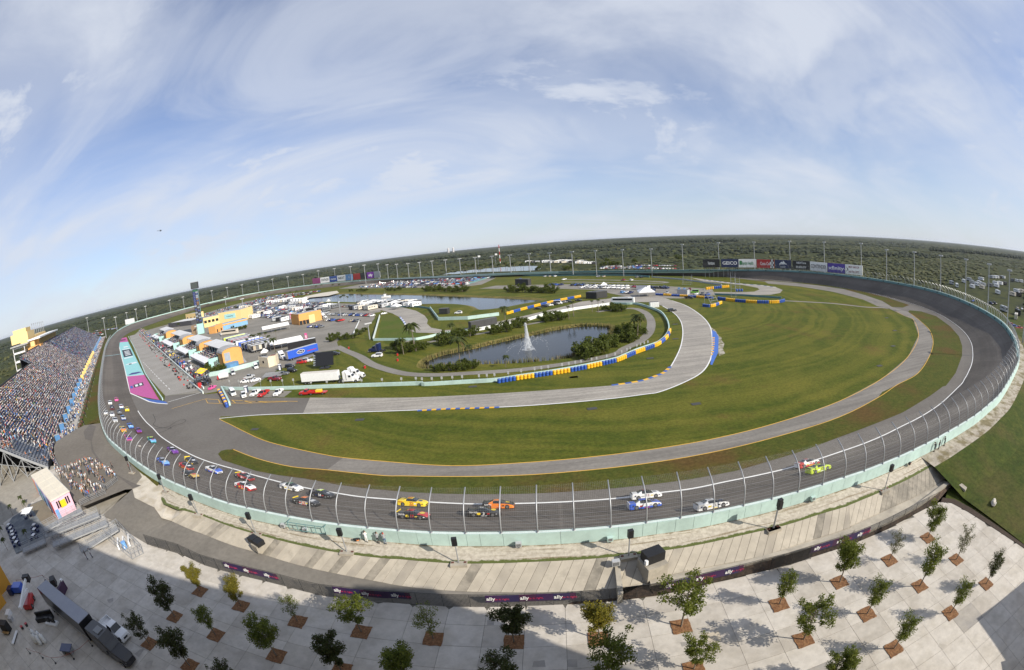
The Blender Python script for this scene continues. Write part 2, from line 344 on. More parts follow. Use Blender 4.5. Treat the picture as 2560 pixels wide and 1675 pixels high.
# ---- materials of the setting
def grass_mat(name, a, b, brown, stripes=None, smax=0.5):
    m, nt, bs = node_mat(name); N = nt.nodes; L = nt.links; bs.inputs['Roughness'].default_value = 0.9; bs.inputs['Specular IOR Level'].default_value = 0.15
    g = N.new('ShaderNodeNewGeometry')
    def noise(s, d=6, r=0.62, vec=None):
        n = N.new('ShaderNodeTexNoise'); n.inputs['Scale'].default_value = s; n.inputs['Detail'].default_value = d; n.inputs['Roughness'].default_value = r
        L.new(vec or g.outputs['Position'], n.inputs['Vector']); return n.outputs[0]
    def mr(v, lo, hi, a_=0., b_=1.):
        r = N.new('ShaderNodeMapRange'); r.interpolation_type = 'SMOOTHSTEP'
        for k, x in (('From Min', lo), ('From Max', hi), ('To Min', a_), ('To Max', b_)): r.inputs[k].default_value = x
        L.new(v, r.inputs['Value']); return r.outputs[0]
    def mix(f, x, y):
        k = N.new('ShaderNodeMix'); k.data_type = 'RGBA'
        L.new(f, k.inputs['Factor'])
        for s, v in (('A', x), ('B', y)):
            if isinstance(v, tuple): k.inputs[s].default_value = (*v, 1)
            else: L.new(v, k.inputs[s])
        return k.outputs['Result']
    c = mix(mr(noise(0.35), 0.35, 0.68), a, b)
    fac = mr(noise(0.045, 7), 0.44, 0.66)
    if stripes:
        sx = N.new('ShaderNodeVectorMath'); sx.operation = 'DISTANCE'; L.new(g.outputs['Position'], sx.inputs[0]); sx.inputs[1].default_value = stripes[0]
        ad = N.new('ShaderNodeMath'); ad.operation = 'MULTIPLY_ADD'; L.new(noise(0.02, 3), ad.inputs[0]); ad.inputs[1].default_value = 14.0; L.new(sx.outputs['Value'], ad.inputs[2])
        cb = N.new('ShaderNodeCombineXYZ'); L.new(ad.outputs[0], cb.inputs[0])
        st = mr(noise(stripes[1], 2, 0.6, cb.outputs[0]), 0.44, 0.56)
        mm = N.new('ShaderNodeMath'); mm.operation = 'MULTIPLY_ADD'; L.new(st, mm.inputs[0]); mm.inputs[1].default_value = smax
        hf = N.new('ShaderNodeMath'); hf.operation = 'MULTIPLY'; L.new(fac, hf.inputs[0]); hf.inputs[1].default_value = 0.5; L.new(hf.outputs[0], mm.inputs[2]); mm.use_clamp = True
        fac = mm.outputs[0]
    c = mix(fac, c, brown)
    if stripes: c = mix(mr(noise(0.028, 8, .7), 0.54, 0.70, 0, .7), c, (0.115, 0.075, 0.022))
    v = N.new('ShaderNodeVectorMath'); v.operation = 'SCALE'; L.new(c, v.inputs[0]); L.new(mr(noise(1.3, 7, 0.75), 0.28, 0.72, 0.66, 1.30), v.inputs['Scale'])
    L.new(v.outputs[0], bs.inputs['Base Color'])
    bp = N.new('ShaderNodeBump'); bp.inputs['Strength'].default_value = 0.5; bp.inputs['Distance'].default_value = 0.12; L.new(noise(3.0, 4, 0.7), bp.inputs['Height']); L.new(bp.outputs[0], bs.inputs['Normal'])
    return m
M_GRASS = grass_mat('infield grass', (0.052, 0.070, 0.007), (0.078, 0.092, 0.010), (0.128, 0.122, 0.018), ((52, 262, 0), 0.13), 0.5)
M_GRASS2 = grass_mat('verge grass', (0.056, 0.070, 0.010), (0.080, 0.082, 0.014), (0.095, 0.060, 0.018))
M_BRUSH = grass_mat('brush land', (0.030, 0.038, 0.009), (0.060, 0.064, 0.014), (0.020, 0.027, 0.009))
M_LAWN = grass_mat('bright lawn', (0.060, 0.090, 0.010), (0.080, 0.110, 0.014), (0.09, 0.10, 0.02))
M_OUTER = grass_mat('outer grass', (0.036, 0.054, 0.008), (0.060, 0.072, 0.012), (0.08, 0.07, 0.022))
def asphalt_mat(name, col, second, groove=False, streak=0.0):
    m, nt, bs = node_mat(name); N = nt.nodes; L = nt.links; bs.inputs['Roughness'].default_value = 0.82; bs.inputs['Specular IOR Level'].default_value = 0.3
    g = N.new('ShaderNodeNewGeometry')
    def noise(s, d, vec, r=0.6):
        n = N.new('ShaderNodeTexNoise'); n.inputs['Scale'].default_value = s; n.inputs['Detail'].default_value = d; n.inputs['Roughness'].default_value = r
        L.new(vec, n.inputs['Vector']); return n.outputs[0]
    def mr(v, lo, hi, a_, b_):
        r = N.new('ShaderNodeMapRange'); r.interpolation_type = 'SMOOTHSTEP'
        for k, x in (('From Min', lo), ('From Max', hi), ('To Min', a_), ('To Max', b_)): r.inputs[k].default_value = x
        L.new(v, r.inputs['Value']); return r.outputs[0]
    def mul(a, b):
        k = N.new('ShaderNodeMath'); k.operation = 'MULTIPLY'; L.new(a, k.inputs[0]); L.new(b, k.inputs[1]); return k.outputs[0]
    mx = N.new('ShaderNodeMix'); mx.data_type = 'RGBA'; L.new(mr(noise(0.06, 5, g.outputs['Position']), 0.35, 0.65, 0, 1), mx.inputs['Factor'])
    mx.inputs['A'].default_value = (*col, 1); mx.inputs['B'].default_value = (*second, 1)
    f = mr(noise(1.1, 6, g.outputs['Position'], 0.7), 0.25, 0.75, 0.86, 1.14)
    if groove:
        uv = N.new('ShaderNodeUVMap'); uv.uv_map = 'UVMap'
        mp = N.new('ShaderNodeMapping'); mp.inputs['Scale'].default_value = (0.006, 9.0, 1); L.new(uv.outputs[0], mp.inputs['Vector'])
        f = mul(f, mr(noise(1.0, 6, mp.outputs[0], 0.65), 0.3, 0.7, 0.90, 1.07))            # rubber laid in long lines
        sx = N.new('ShaderNodeSeparateXYZ'); L.new(uv.outputs[0], sx.inputs[0])
        # joints between paving passes: along the track at four places, across it every 24 m
        pr = N.new('ShaderNodeMath'); pr.operation = 'PINGPONG'; L.new(sx.outputs['Y'], pr.inputs[0]); pr.inputs[1].default_value = 0.125
        f = mul(f, mr(pr.outputs[0], 0.0, 0.006, 0.80, 1.0))
        px = N.new('ShaderNodeMath'); px.operation = 'PINGPONG'; L.new(sx.outputs['X'], px.inputs[0]); px.inputs[1].default_value = 11.0
        f = mul(f, mr(px.outputs[0], 0.0, 0.45, 1.28, 1.0))
        # polished racing groove
        f = mul(f, mr(sx.outputs['Y'], 0.42, 0.60, 1.0, 0.80)); 
    if streak:
        mp = N.new('ShaderNodeMapping'); mp.inputs['Scale'].default_value = (0.03, 0.55, 1); mp.inputs['Rotation'].default_value = (0, 0, streak); L.new(g.outputs['Position'], mp.inputs['Vector'])
        f = mul(f, mr(noise(1.0, 5, mp.outputs[0], 0.6), 0.35, 0.7, 1.1, 0.78))
    v = N.new('ShaderNodeVectorMath'); v.operation = 'SCALE'; L.new(mx.outputs['Result'], v.inputs[0]); L.new(f, v.inputs['Scale']); L.new(v.outputs[0], bs.inputs['Base Color'])
    return m
M_TRACK = asphalt_mat('worn racing asphalt', (0.115, 0.099, 0.083), (0.145, 0.127, 0.107), groove=True)
M_APRON = asphalt_mat('apron asphalt', (0.130, 0.118, 0.104), (0.150, 0.138, 0.122))
M_ROAD = asphalt_mat('pale road asphalt', (0.185, 0.170, 0.150), (0.210, 0.195, 0.172), streak=0.15)
M_CONC = asphalt_mat('road course concrete', (0.33, 0.305, 0.265), (0.27, 0.25, 0.22), streak=0.2)
M_PIT = asphalt_mat('pit concrete', (0.29, 0.275, 0.25), (0.25, 0.235, 0.21))
M_PADDOCK = asphalt_mat('paddock gravel', (0.235, 0.218, 0.188), (0.185, 0.172, 0.147))
M_PATHG = asphalt_mat('service path', (0.23, 0.215, 0.19), (0.19, 0.175, 0.155))
M_SAND = mat('white sand', (0.52, 0.48, 0.40), 0.95, 0.12, 0.8)
M_WHITE = mat('white road paint', (0.72, 0.72, 0.70), 0.6, 0.08, 0.7)
M_YELLOW = mat('yellow road paint', (0.62, 0.36, 0.05), 0.6, 0.12, 0.5)
M_BLUE = mat('blue kerb paint', (0.035, 0.10, 0.36), 0.6, 0.1, 0.5)
M_AMBER = mat('amber kerb paint', (0.72, 0.40, 0.03), 0.6, 0.1, 0.5)
M_TEAL = mat('pale teal wall paint', (0.45, 0.60, 0.555), 0.7, 0.09, 0.9, second=(0.41, 0.54, 0.50), sscale=0.22)
M_TEALD = mat('dark teal barrier paint', (0.115, 0.23, 0.235), 0.6, 0.12, 0.3)
M_CEMENT = mat('cast concrete', (0.40, 0.36, 0.29), 0.85, 0.14, 0.7, second=(0.30, 0.27, 0.22), sscale=0.25)
M_STEEL = mat('galvanised steel', (0.36, 0.37, 0.38), 0.45, 0.08, 0.8, metal=0.4)
M_BLACK = mat('black plastic', (0.012, 0.012, 0.013), 0.5, 0.1, 2)

# ---- water
def water_mat():
    m, nt, b = node_mat('lake water'); N = nt.nodes; L = nt.links
    b.inputs['Base Color'].default_value = (0.012, 0.016, 0.018, 1); b.inputs['Roughness'].default_value = 0.08; b.inputs['IOR'].default_value = 1.33
    g = N.new('ShaderNodeNewGeometry'); mp = N.new('ShaderNodeMapping'); mp.inputs['Scale'].default_value = (0.8, 1.6, 1); L.new(g.outputs['Position'], mp.inputs['Vector'])
    n = N.new('ShaderNodeTexNoise'); n.inputs['Scale'].default_value = 0.7; n.inputs['Detail'].default_value = 4; L.new(mp.outputs[0], n.inputs['Vector'])
    bp = N.new('ShaderNodeBump'); bp.inputs['Strength'].default_value = 0.22; bp.inputs['Distance'].default_value = 0.12; L.new(n.outputs[0], bp.inputs['Height']); L.new(bp.outputs[0], b.inputs['Normal'])
    return m
M_WATER = water_mat()
LAKE_NEAR = spline([xy(p) for p in ([(-32.7,158.6,-1),(-32.6,168,-1),(-28.4,174.9,-1),(-22.7,178.7,-1),(-16.3,182.1,-1),(-7.6,188.9,-1),(1.8,195,-1),(11.7,200.9,-1),(19.6,206.4,-1),(30.4,210.1,-1),(38.1,208.4,-1),(43.2,203.2,-1),(44.7,196.6,-1),(40.4,186.1,-1),(37.1,176.5,-1),(31.2,172.9,-1),(23.5,162.2,-1),(19.1,154.1,-1),(15.9,153.3,-1),(6.3,152.7,-1),(-1.2,153.6,-1),(-14.6,156.4,-1),(-24.5,156.9,-1),(-30.2,155.7,-1)])], closed=True, sub=4)
LAKE_FAR = spline([xy(p) for p in ([(-270.9,560.1,-1),(-283.2,605.2,-1),(-248.6,593.9,-1),(-225.5,594.8,-1),(-183.4,545.1,-1),(-126.8,486.8,-1),(-68.5,423.7,-1),(-24.6,372.6,-1),(1.7,344.2,-1),(19.8,321.2,-1),(21.7,314.3,-1),(8.5,306.8,-1),(-6.1,295.9,-1),(-16.8,295.1,-1),(-21.1,302.9,-1),(-25.4,318.3,-1),(-34.6,334.7,-1),(-53.3,352,-1),(-73.7,365.1,-1),(-103.9,395.3,-1),(-148.7,436.7,-1),(-177.2,464,-1),(-231.3,511.6,-1)])], closed=True, sub=4)
LAKE_OUT = spline([xy(p) for p in ([(-111.3,782.6,0),(-99,824,0),(-70.3,836.7,0),(-31,854,0),(9.1,825.4,0),(52.3,772.4,0),(46,663.4,0),(6.9,684.7,0),(-45.1,742.5,0),(-81.8,753.8,0)])], closed=True, sub=4)
def offset(poly, d):
    n = normals2(poly, True); a = sum(poly[i - 1][0] * poly[i][1] - poly[i][0] * poly[i - 1][1] for i in range(len(poly)))
    s = -d if a > 0 else d
    return [(p[0] + q.x * s, p[1] + q.y * s) for p, q in zip(poly, n)]
BIG = 24000
sheet('ground', [(-BIG, -600), (BIG, -600), (BIG, BIG), (-BIG, BIG)], -0.05, M_BRUSH, holes=[INNER_POLY])
RIM_N = offset(LAKE_NEAR, 3.0); RIM_F = offset(LAKE_FAR, 4.0)
sheet('infield', INNER_POLY, 0.0, M_GRASS, holes=[RIM_N, RIM_F])
for poly, rim in ((LAKE_NEAR, RIM_N), (LAKE_FAR, RIM_F)):
    mb = MB(); n = len(poly)
    for i in range(n): mb.v += [(*rim[i], 0.0), (*offset(poly, -1.0)[i], -1.4)] if i == 0 else [(*rim[i], 0.0), (poly[i][0] * 1.0, poly[i][1] * 1.0, -1.05)]
    for i in range(n): j = (i + 1) % n; mb.f.append((2 * i, 2 * i + 1, 2 * j + 1, 2 * j)); mb.m.append(0)
    mb.build('lake_bank', grass_mat('reedy bank', (0.14, 0.125, 0.035), (0.20, 0.16, 0.05), (0.10, 0.09, 0.03)), kind='structure')
    sheet('lake', offset(poly, 0.4), -1.0, M_WATER)
sheet('lake', LAKE_OUT, 0.02, M_WATER)

# ---- the banked oval
strip('race_track', WALL_S + WALL_S[:1], INNER_S + INNER_S[:1], M_TRACK, sub=6)
_tr = bpy.data.objects['race_track']
for v in _tr.data.vertices:  # the racing surface meets the wall about 1.2 m below the wall's top
    t = 1 - ((v.index % 7) / 6.0); v.co.z -= 1.2 * t
    v.co.z += 0.25 * math.sin(pi * t) * -1
def line_on(name, A, w, z, m, closed=False): return ribbon(name, A, w, z, m, closed)
ia = SUB * 6.6
mb = MB()
WL = [INNER_S[i % len(INNER_S)] for i in range(int(6.2 * SUB), int(56 * SUB))]
line = ribbon(None, WL, 0.34, 0.20, None); line.build('track_edge_line', M_WHITE, kind='structure')
# start/finish stripe across the front straight
def across(k, w, name, m):
    i = int(k * SUB); A = Vector(WALL_S[i]) - Vector((0, 0, 1.17)); B = Vector(INNER_S[i]) + Vector((0, 0, .03)); d = (Vector(WALL_S[i + 1]) - Vector(WALL_S[i - 1])).normalized() * w / 2
    mb = MB(); mb.add([A - d, A + d, A.lerp(B, .5) + d - Vector((0, 0, .2)), A.lerp(B, .5) - d - Vector((0, 0, .2)), B + d, B - d], [(0, 1, 2, 3), (3, 2, 4, 5)]); mb.build(name, m, kind='structure')
across(1.85, 2.2, 'start_finish_stripe', mat('stripe teal paint', (0.30, 0.52, 0.56), 0.7))
# ---- aprons and roads on the infield
AP = [(-175.9,142.1,0.05),(-156.2,133.9,0.05),(-140.5,128.9,0.05),(-133.6,125.3,0.05),(-143.1,136.2,0.05),(-121.8,138.9,0.05),(-118.4,136.5,0.05),(-113.5,137.4,0.05),(-110,142.7,0.05),(-99.3,131.6,0.05),(-76.2,128.6,0.05),(-65.4,126.9,0.05),(-61.2,112.1,0.05),(-77.6,111.8,0.05),(-92.4,111.4,0.05),(-91.4,109.4,0.05),(-83.1,104.1,0.05),(-74.2,98.5,0.05),(-64.1,92.6,0.05),(-53.8,88.4,0.05),(-43.1,84.5,0.05),(-37.9,82.9,0.05),(-28.1,80.7,0.05),(-13.66,77.51,0.05),(-1.3,76.71,0.05),(10.86,76.19,0.05),(23.49,75.91,0.05),(37.44,76.02,0.05),(54.5,77.5,0.05),(78.2,81.4,0.05),(104.3,89,0.05),(133.4,101.2,0.05),(168.9,122.5,0.05),(199.7,150.1,0.05),(202.6,159.7,0.05),(211.7,179.2,0.05),(211,190.4,0.05),(213.7,195.8,0.05),(221.6,214.1,0.05),(226.5,252.8,0.05),(221.3,288.1,0.05),(207.6,316.6,0.05),(213.1,329.9,0.05)]
ap = [INNER_S[i % len(INNER_S)] for i in range(int(5 * SUB), int(55.2 * SUB))]
sheet('apron', [xy(p) for p in AP] + [xy(p) for p in ap[::-1]], 0.03, M_APRON)
GS = [(-74.1,83.9,0.05),(-74.4,85.9,0.05),(-72.8,86.8,0.05),(-70.7,86.8,0.05),(-70.8,86.8,0.05),(-60.2,82,0.05),(-49,78.4,0.05),(-39.79,77.11,0.05),(-26.66,74.47,0.05),(-21.53,74.03,0.05),(-2.2,71.94,0.05),(10.07,71.16,0.05),(21.96,70.66,0.05),(35.02,70.59,0.05),(50.7,71.43,0.05),(71.3,73.3,0.05),(90.4,77.8,0.05),(95.3,80.5,0.05),(104.8,82.3,0.05),(120.9,86.1,0.05),(144.7,97.8,0.05),(166.5,111.5,0.05),(186.3,128.1,0.05),(201.9,147,0.05),(216.2,166.9,0.05),(221.9,170.4,0.05),(227.8,164.5,0.05),(224.7,149.6,0.05),(207.4,127.2,0.05),(191.3,111.2,0.05),(175.1,99.2,0.05),(160,90.1,0.05),(136.1,78.5,0.05),(120.3,72.6,0.05),(118.6,72.8,0.05),(107,70.1,0.05),(89.5,66.8,0.05),(73.4,65.6,0.05),(62.8,64.8,0.05),(52.22,63.55,0.05),(44.03,63.04,0.05),(36.72,62.41,0.05),(27.89,62.72,0.05),(19.85,63.35,0.05),(12.2,64.07,0.05),(1.58,65.12,0.05),(-7.08,66.19,0.05),(-14.08,67.1,0.05),(-20.23,68.01,0.05),(-26.86,69.31,0.05),(-27.68,69.37,0.05),(-35.03,70.97,0.05),(-43.48,73.35,0.05),(-50.6,74.5,0.05),(-57.3,76,0.05),(-64.2,78.5,0.05),(-70.4,80.6,0.05)]
sheet('verge', [xy(p) for p in GS], 0.06, M_GRASS2)
GS2 = [(239.6,184.2,0),(225.8,179.2,0),(219.2,183.6,0),(231.6,203.7,0),(240,229.6,0),(247.7,262.7,0),(241.3,290.8,0),(233.5,312,0),(219.4,334.5,0),(216.8,335.6,0),(211.6,346,0),(220.9,341.9,0),(230.8,321.2,0),(239.9,312.3,0),(248.8,292.2,0),(253.3,268.7,0),(253,242.1,0),(249.1,214.6,0)]
sheet('verge', [xy(p) for p in GS2], 0.06, M_GRASS2)
sheet('service_road', [xy(p) for p in ([(-39.84,77.2,0),(-38,83,0),(-28.14,80.8,0),(-13.68,77.61,0),(-1.31,76.8,0),(10.87,76.28,0),(23.52,76,0),(37.49,76.11,0),(54.6,77.6,0),(78.3,81.5,0),(104.4,89.1,0),(133.6,101.4,0),(169.1,122.7,0),(200,150.3,0),(202.9,159.9,0),(212,179.4,0),(211.3,190.6,0),(213.9,196.1,0),(221.9,214.4,0),(226.8,253.1,0),(221.6,288.5,0),(207.9,317,0),(213.3,330.3,0),(216.8,335.6,0),(219.4,334.5,0),(233.5,312,0),(241.3,290.8,0),(247.7,262.7,0),(240,229.6,0),(231.6,203.7,0),(219.2,183.6,0),(217.3,172.4,0),(216.5,167.1,0),(202.1,147.2,0),(186.5,128.2,0),(166.7,111.6,0),(144.9,98,0),(121.1,86.2,0),(104.9,82.4,0),(95.4,80.6,0),(90.5,77.9,0),(71.3,73.4,0),(50.76,71.52,0),(35.07,70.68,0),(21.98,70.75,0),(10.09,71.25,0),(-2.2,72.03,0),(-21.56,74.12,0),(-26.7,74.57,0)])], 0.05, M_ROAD)
for pts in (([(-91.5,109.5,0),(-89.8,108.1,0),(-83.2,104.2,0),(-74.3,98.7,0),(-64.2,92.8,0),(-53.9,88.5,0),(-43.2,84.6,0),(-38,83,0),(-28.14,80.8,0),(-13.68,77.61,0),(-1.31,76.8,0),(10.87,76.28,0),(23.52,76,0),(37.49,76.11,0),(54.6,77.6,0),(78.3,81.5,0),(104.4,89.1,0),(133.6,101.4,0),(169.1,122.7,0),(200,150.3,0),(203,159.8,0),(209.3,172.3,0)]),
            ([(-70.8,86.9,0),(-70.9,86.9,0),(-60.3,82.1,0),(-49.1,78.5,0),(-39.84,77.2,0),(-26.7,74.57,0),(-21.56,74.12,0),(-2.2,72.03,0),(10.09,71.25,0),(21.98,70.75,0),(35.07,70.68,0),(50.76,71.52,0),(71.3,73.4,0),(90.5,77.9,0),(104.9,82.4,0),(121.1,86.2,0),(144.9,98,0),(166.7,111.6,0),(186.5,128.2,0),(202.1,147.2,0),(212.6,161.3,0)])):
    ribbon('yellow_edge_line', spline([xy(p) for p in pts], sub=5), 0.24, 0.075, M_YELLOW)
RC = [xy(p) for p in ([(-61.3,112.3,0),(-26.8,110.6,0),(-0.5,107.8,0),(21.3,106.6,0),(32.8,106.8,0),(37.1,107.3,0),(45.9,112.2,0),(54.2,118.7,0),(61.4,128.3,0),(68.2,140.3,0),(77.8,160.2,0),(86.2,179.9,0),(92.4,200.3,0),(97,222.9,0),(99.4,242.8,0),(99.5,262.5,0),(98.5,288.9,0),(85.5,296.8,0),(70.2,296.8,0),(62.6,289.6,0),(66.7,292.9,0),(46.3,288.4,0),(30,270.2,0),(12.6,254.1,0),(3.2,245.8,0),(-6.2,238.4,0),(-19.8,227.6,0),(-27.4,225.3,0),(-34.2,227.1,0),(-42.8,238.3,0),(-47.7,253.4,0),(-49.5,267.5,0),(-55,287.6,0),(-66.4,316.8,0),(-82.3,344.8,0),(-100.8,364.5,0),(-115.4,359,0),(-109.1,341.5,0),(-99.3,341.7,0),(-83.7,315.1,0),(-70.9,287.3,0),(-63.1,263.4,0),(-55.8,237.4,0),(-49.1,227.3,0),(-37.8,221,0),(-26.7,218.6,0),(-19.2,219.4,0),(-6.6,226.6,0),(5.7,233.2,0),(17.9,244.5,0),(37.9,257.7,0),(59.7,266,0),(63.6,269.8,0),(76.8,267.3,0),(85.7,262.2,0),(86.6,244.9,0),(84.3,221.5,0),(81.1,205.6,0),(76.4,189.8,0),(69.1,170.6,0),(60.8,152.1,0),(53.8,138.7,0),(48,128.5,0),(42.9,122.1,0),(34.8,117.6,0),(26,116.7,0),(11.8,118,0),(-28.8,121.2,0),(-65.5,127.1,0)])]
sheet('road_course', RC, 0.08, M_CONC)
ribbon('white_edge_line', spline([xy(p) for p in ([(-91.5,109.5,0),(-77.7,112,0),(-61.3,112.3,0),(-26.8,110.6,0),(-0.5,107.8,0),(21.3,106.6,0),(32.8,106.8,0),(37.1,107.3,0),(45.9,112.2,0),(54.2,118.7,0),(61.4,128.3,0),(68.2,140.3,0),(77.8,160.2,0),(86.2,179.9,0),(92.4,200.3,0),(97,222.9,0),(99.4,242.8,0),(99.1,261.6,0)])], sub=5), 0.45, 0.1, M_WHITE)
ribbon('white_edge_line', spline([xy(p) for p in ([(86.6,244.9,0),(84.1,220.8,0),(80.9,205.1,0),(76.4,189.8,0),(69.1,170.6,0),(60.8,152.1,0),(53.8,138.7,0),(48,128.5,0)])], sub=5), 0.4, 0.1, M_WHITE)
sheet('hairpin_road', [xy(p) for p in ([(169.6,398,0),(173.3,369.2,0),(182.1,333.6,0),(194.7,309.9,0),(199,292.1,0),(194.5,275.8,0),(182.6,262.4,0),(170.6,257.2,0),(159.2,260.5,0),(150.2,267.7,0),(135.4,275,0),(141.3,286.8,0),(155.4,278.5,0),(168.7,276.2,0),(179.2,285.2,0),(183.3,295.1,0),(182.4,315.6,0),(173.9,337.9,0),(165.6,357.4,0)])], 0.08, M_CONC)
def path(pts, w, m=M_PATHG, z=0.05, name='service_path'): return ribbon(name, resample(spline([(p[0], p[1], 0) for p in pts], sub=6), 3.0), w, z, m)
path([(-87,209.7,0),(-77.7,197.1,0),(-65.6,181.8,0),(-55.5,166.4,0),(-44.7,154.3,0),(-36.4,147.4,0),(-26.3,143.7,0),(-15.4,142.5,0),(2.2,141.5,0),(20.2,144.4,0),(35.4,150,0),(40.2,156.4,0),(49,165.7,0),(57.6,180.4,0),(65.9,203.5,0),(70.3,224.8,0),(70.2,240.6,0),(66.7,245.9,0),(54.3,245.1,0),(47.6,242.6,0)], 4.0)
path([(163.9,230.6,0),(174.6,221.4,0),(187.8,209.3,0),(199.7,190.7,0),(209.5,185,0),(211.8,180.2,0)], 3.2)
path([(56.5,466.6,0),(99.6,417,0),(126.4,384,0),(134.7,367.3,0),(125.1,365.5,0),(101.8,385.6,0),(52.9,438.4,0)], 5.0)
path([(-49.9,207.2,0),(-39.6,199.4,0),(-25.5,206.7,0),(-15.5,208.7,0),(-0.2,218,0),(16.4,226.6,0)], 3.0)
sheet('paddock', [xy(p) for p in ([(-476.3,437.4,0),(-463.5,485.7,0),(-465.7,550.8,0),(-474,633.3,0),(-472.7,719,0),(-443.4,754,0),(-383.4,731.9,0),(-281.9,565.5,0),(-257.9,519.6,0),(-149.6,421,0),(-107.7,360.6,0),(-97.1,332.5,0),(-101.6,329.9,0),(-92.7,299.4,0),(-87.8,271.4,0),(-84,238.6,0),(-94.6,240.2,0),(-91.6,221.7,0),(-82.5,201,0),(-91.3,199.5,0),(-94.1,183.5,0),(-94.2,177.8,0),(-100.6,170.3,0),(-99.7,158.4,0),(-99.6,143.6,0),(-110.2,142.8,0),(-119.3,137.5,0),(-136,151.2,0),(-189.7,191.3,0),(-122,139.1,0),(-143.2,136.4,0),(-199,177.9,0),(-312.8,270.5,0),(-472.3,403.4,0),(-470.4,412.8,0),(-507.6,456.1,0)])], 0.03, M_PADDOCK)
sheet('pit_road', [xy(p) for p in ([(-472.3,403.4,0),(-467.3,410.1,0),(-481.7,432.3,0),(-316.3,297.1,0),(-240.1,235,0),(-164,174.3,0),(-127.1,143.2,0),(-142.5,136.3,0),(-157.8,147.7,0),(-199,177.9,0),(-312.8,270.5,0)])], 0.05, M_PIT)
sheet('far_parking_lot', [xy(p) for p in ([(-278.2,712.9,0),(-255.5,762.4,0),(-197.5,769.7,0),(-108.7,690,0),(-38.1,617.4,0),(-13.8,569.9,0),(-27.5,490.1,0),(-53.1,476,0),(-112.4,538.8,0)])], 0.03, M_PADDOCK)
sheet('media_parking_lot', [xy(p) for p in ([(-28,441.7,0),(-12.5,458.9,0),(47.9,415.1,0),(66.2,403.6,0),(125,338.7,0),(147.5,305.1,0),(136,274.7,0),(112.9,266.1,0),(81.7,283.7,0),(72.4,322.5,0),(71.6,345,0),(43.3,377.5,0),(8,408.1,0)])], 0.03, M_PADDOCK)
sheet('gravel_pocket', [xy(p) for p in ([(-109.7,142.1,0),(-76.5,135.8,0),(-76.5,129.1,0),(-99.8,131.6,0)])], 0.055, M_PADDOCK)
sheet('beach', [xy(p) for p in ([(-285.1,564.8,0),(-262.7,539.4,0),(-275.3,588.2,0),(-240.8,575.3,0),(-236.5,606.6,0),(-261.7,663.1,0),(-286,658,0),(-302.7,631.7,0)])], 0.04, M_SAND)
sheet('training_lawn', [xy(p) for p in ([(-67.9,221.1,0),(-85.7,292.4,0),(-89.3,308.6,0),(-81.5,306.2,0),(-70.8,283.8,0),(-63.4,261.7,0),(-56.5,237.7,0),(-48.6,225.1,0),(-40.5,217.3,0),(-39.6,211.6,0),(-53.6,216.3,0)])], 0.04, M_LAWN)
# rumble strips at the long right-hander and the blue run-off pad
def kerb(pts, w, n, ma, mb_, z=0.12, off=0):
    P = resample(spline([(p[0], p[1], 0) for p in pts], sub=6), arclen([(p[0], p[1], 0) for p in pts]) / n); N_ = normals2(P)
    m = MB()
    for i in range(len(P) - 1):
        a, b = Vector(xy(P[i])) + N_[i] * off, Vector(xy(P[i + 1])) + N_[i + 1] * off; na, nb = N_[i] * w / 2, N_[i + 1] * w / 2
        q = [a + na, a - na, b - nb, b + nb]; m.add([(v.x, v.y, 0.06) for v in q] + [(v.x, v.y, z) for v in q], [(4, 5, 6, 7), (0, 4, 7, 3), (1, 2, 6, 5), (0, 1, 5, 4), (2, 3, 7, 6)], i % 2)
    m.build('rumble_strip', [ma, mb_], kind='structure')
kerb([(26.1,116.9,0),(34.9,118,0),(40.9,121.2,0),(43.5,123,0),(47.6,128.1,0)], 1.0, 13, M_BLUE, M_AMBER)
kerb([(-26.3,110.1,0),(-18.3,109.9,0),(-10.4,108.9,0),(-4.8,108.2,0)], 0.9, 17, M_BLUE, M_AMBER)
kerb([(171.2,369.3,0),(181.7,332.9,0),(194.3,309.2,0),(198.6,291.5,0)], 1.2, 24, M_BLUE, M_WHITE)
kerb([(-72.9,292.9,0),(-65.3,270.4,0),(-59.2,250.5,0),(-56.2,239.2,0)], 1.2, 12, M_BLUE, M_WHITE)
sheet('blue_runoff_pad', [xy(p) for p in ([(83.6,172.3,0),(83.5,168.7,0),(80.2,159.1,0),(69.2,137.5,0),(64.9,131,0),(60.7,124.6,0),(60.4,125.4,0),(68.3,140.3,0)])], 0.11, mat('run-off blue', (0.05, 0.14, 0.46), 0.7, 0.08, 0.4))
for i, y in enumerate((1058, 1078, 1100, 1118, 1140, 1160, 1185, 1210)):
    a, b = ((1412, 1434) if i < 7 else (1402, 1420))
    P = {0: [(77.6,159.6,0),(78.5,159.3,0),(77.7,157.6,0),(76.8,157.9,0)], 1: [(76,156.3,0),(76.8,155.9,0),(76,154.3,0),(75.2,154.6,0)], 2: [(74.3,152.9,0),(75.2,152.5,0),(74.4,150.9,0),(73.5,151.3,0)], 3: [(72.9,149.9,0),(73.7,149.6,0),(72.9,148.1,0),(72.2,148.4,0)], 4: [(71.2,146.7,0),(72,146.3,0),(71.2,144.7,0),(70.4,145.1,0)], 5: [(69.7,143.9,0),(70.5,143.5,0),(69.7,141.8,0),(68.9,142.2,0)], 6: [(68,140.4,0),(68.8,140.1,0),(68,138.5,0),(67.2,138.8,0)], 7: [(66.4,137.3,0),(67,137,0),(65.8,135.1,0),(65.5,135.5,0)]}[i]
    sheet('kerb_bar', [xy(p) for p in P], 0.13, M_AMBER)
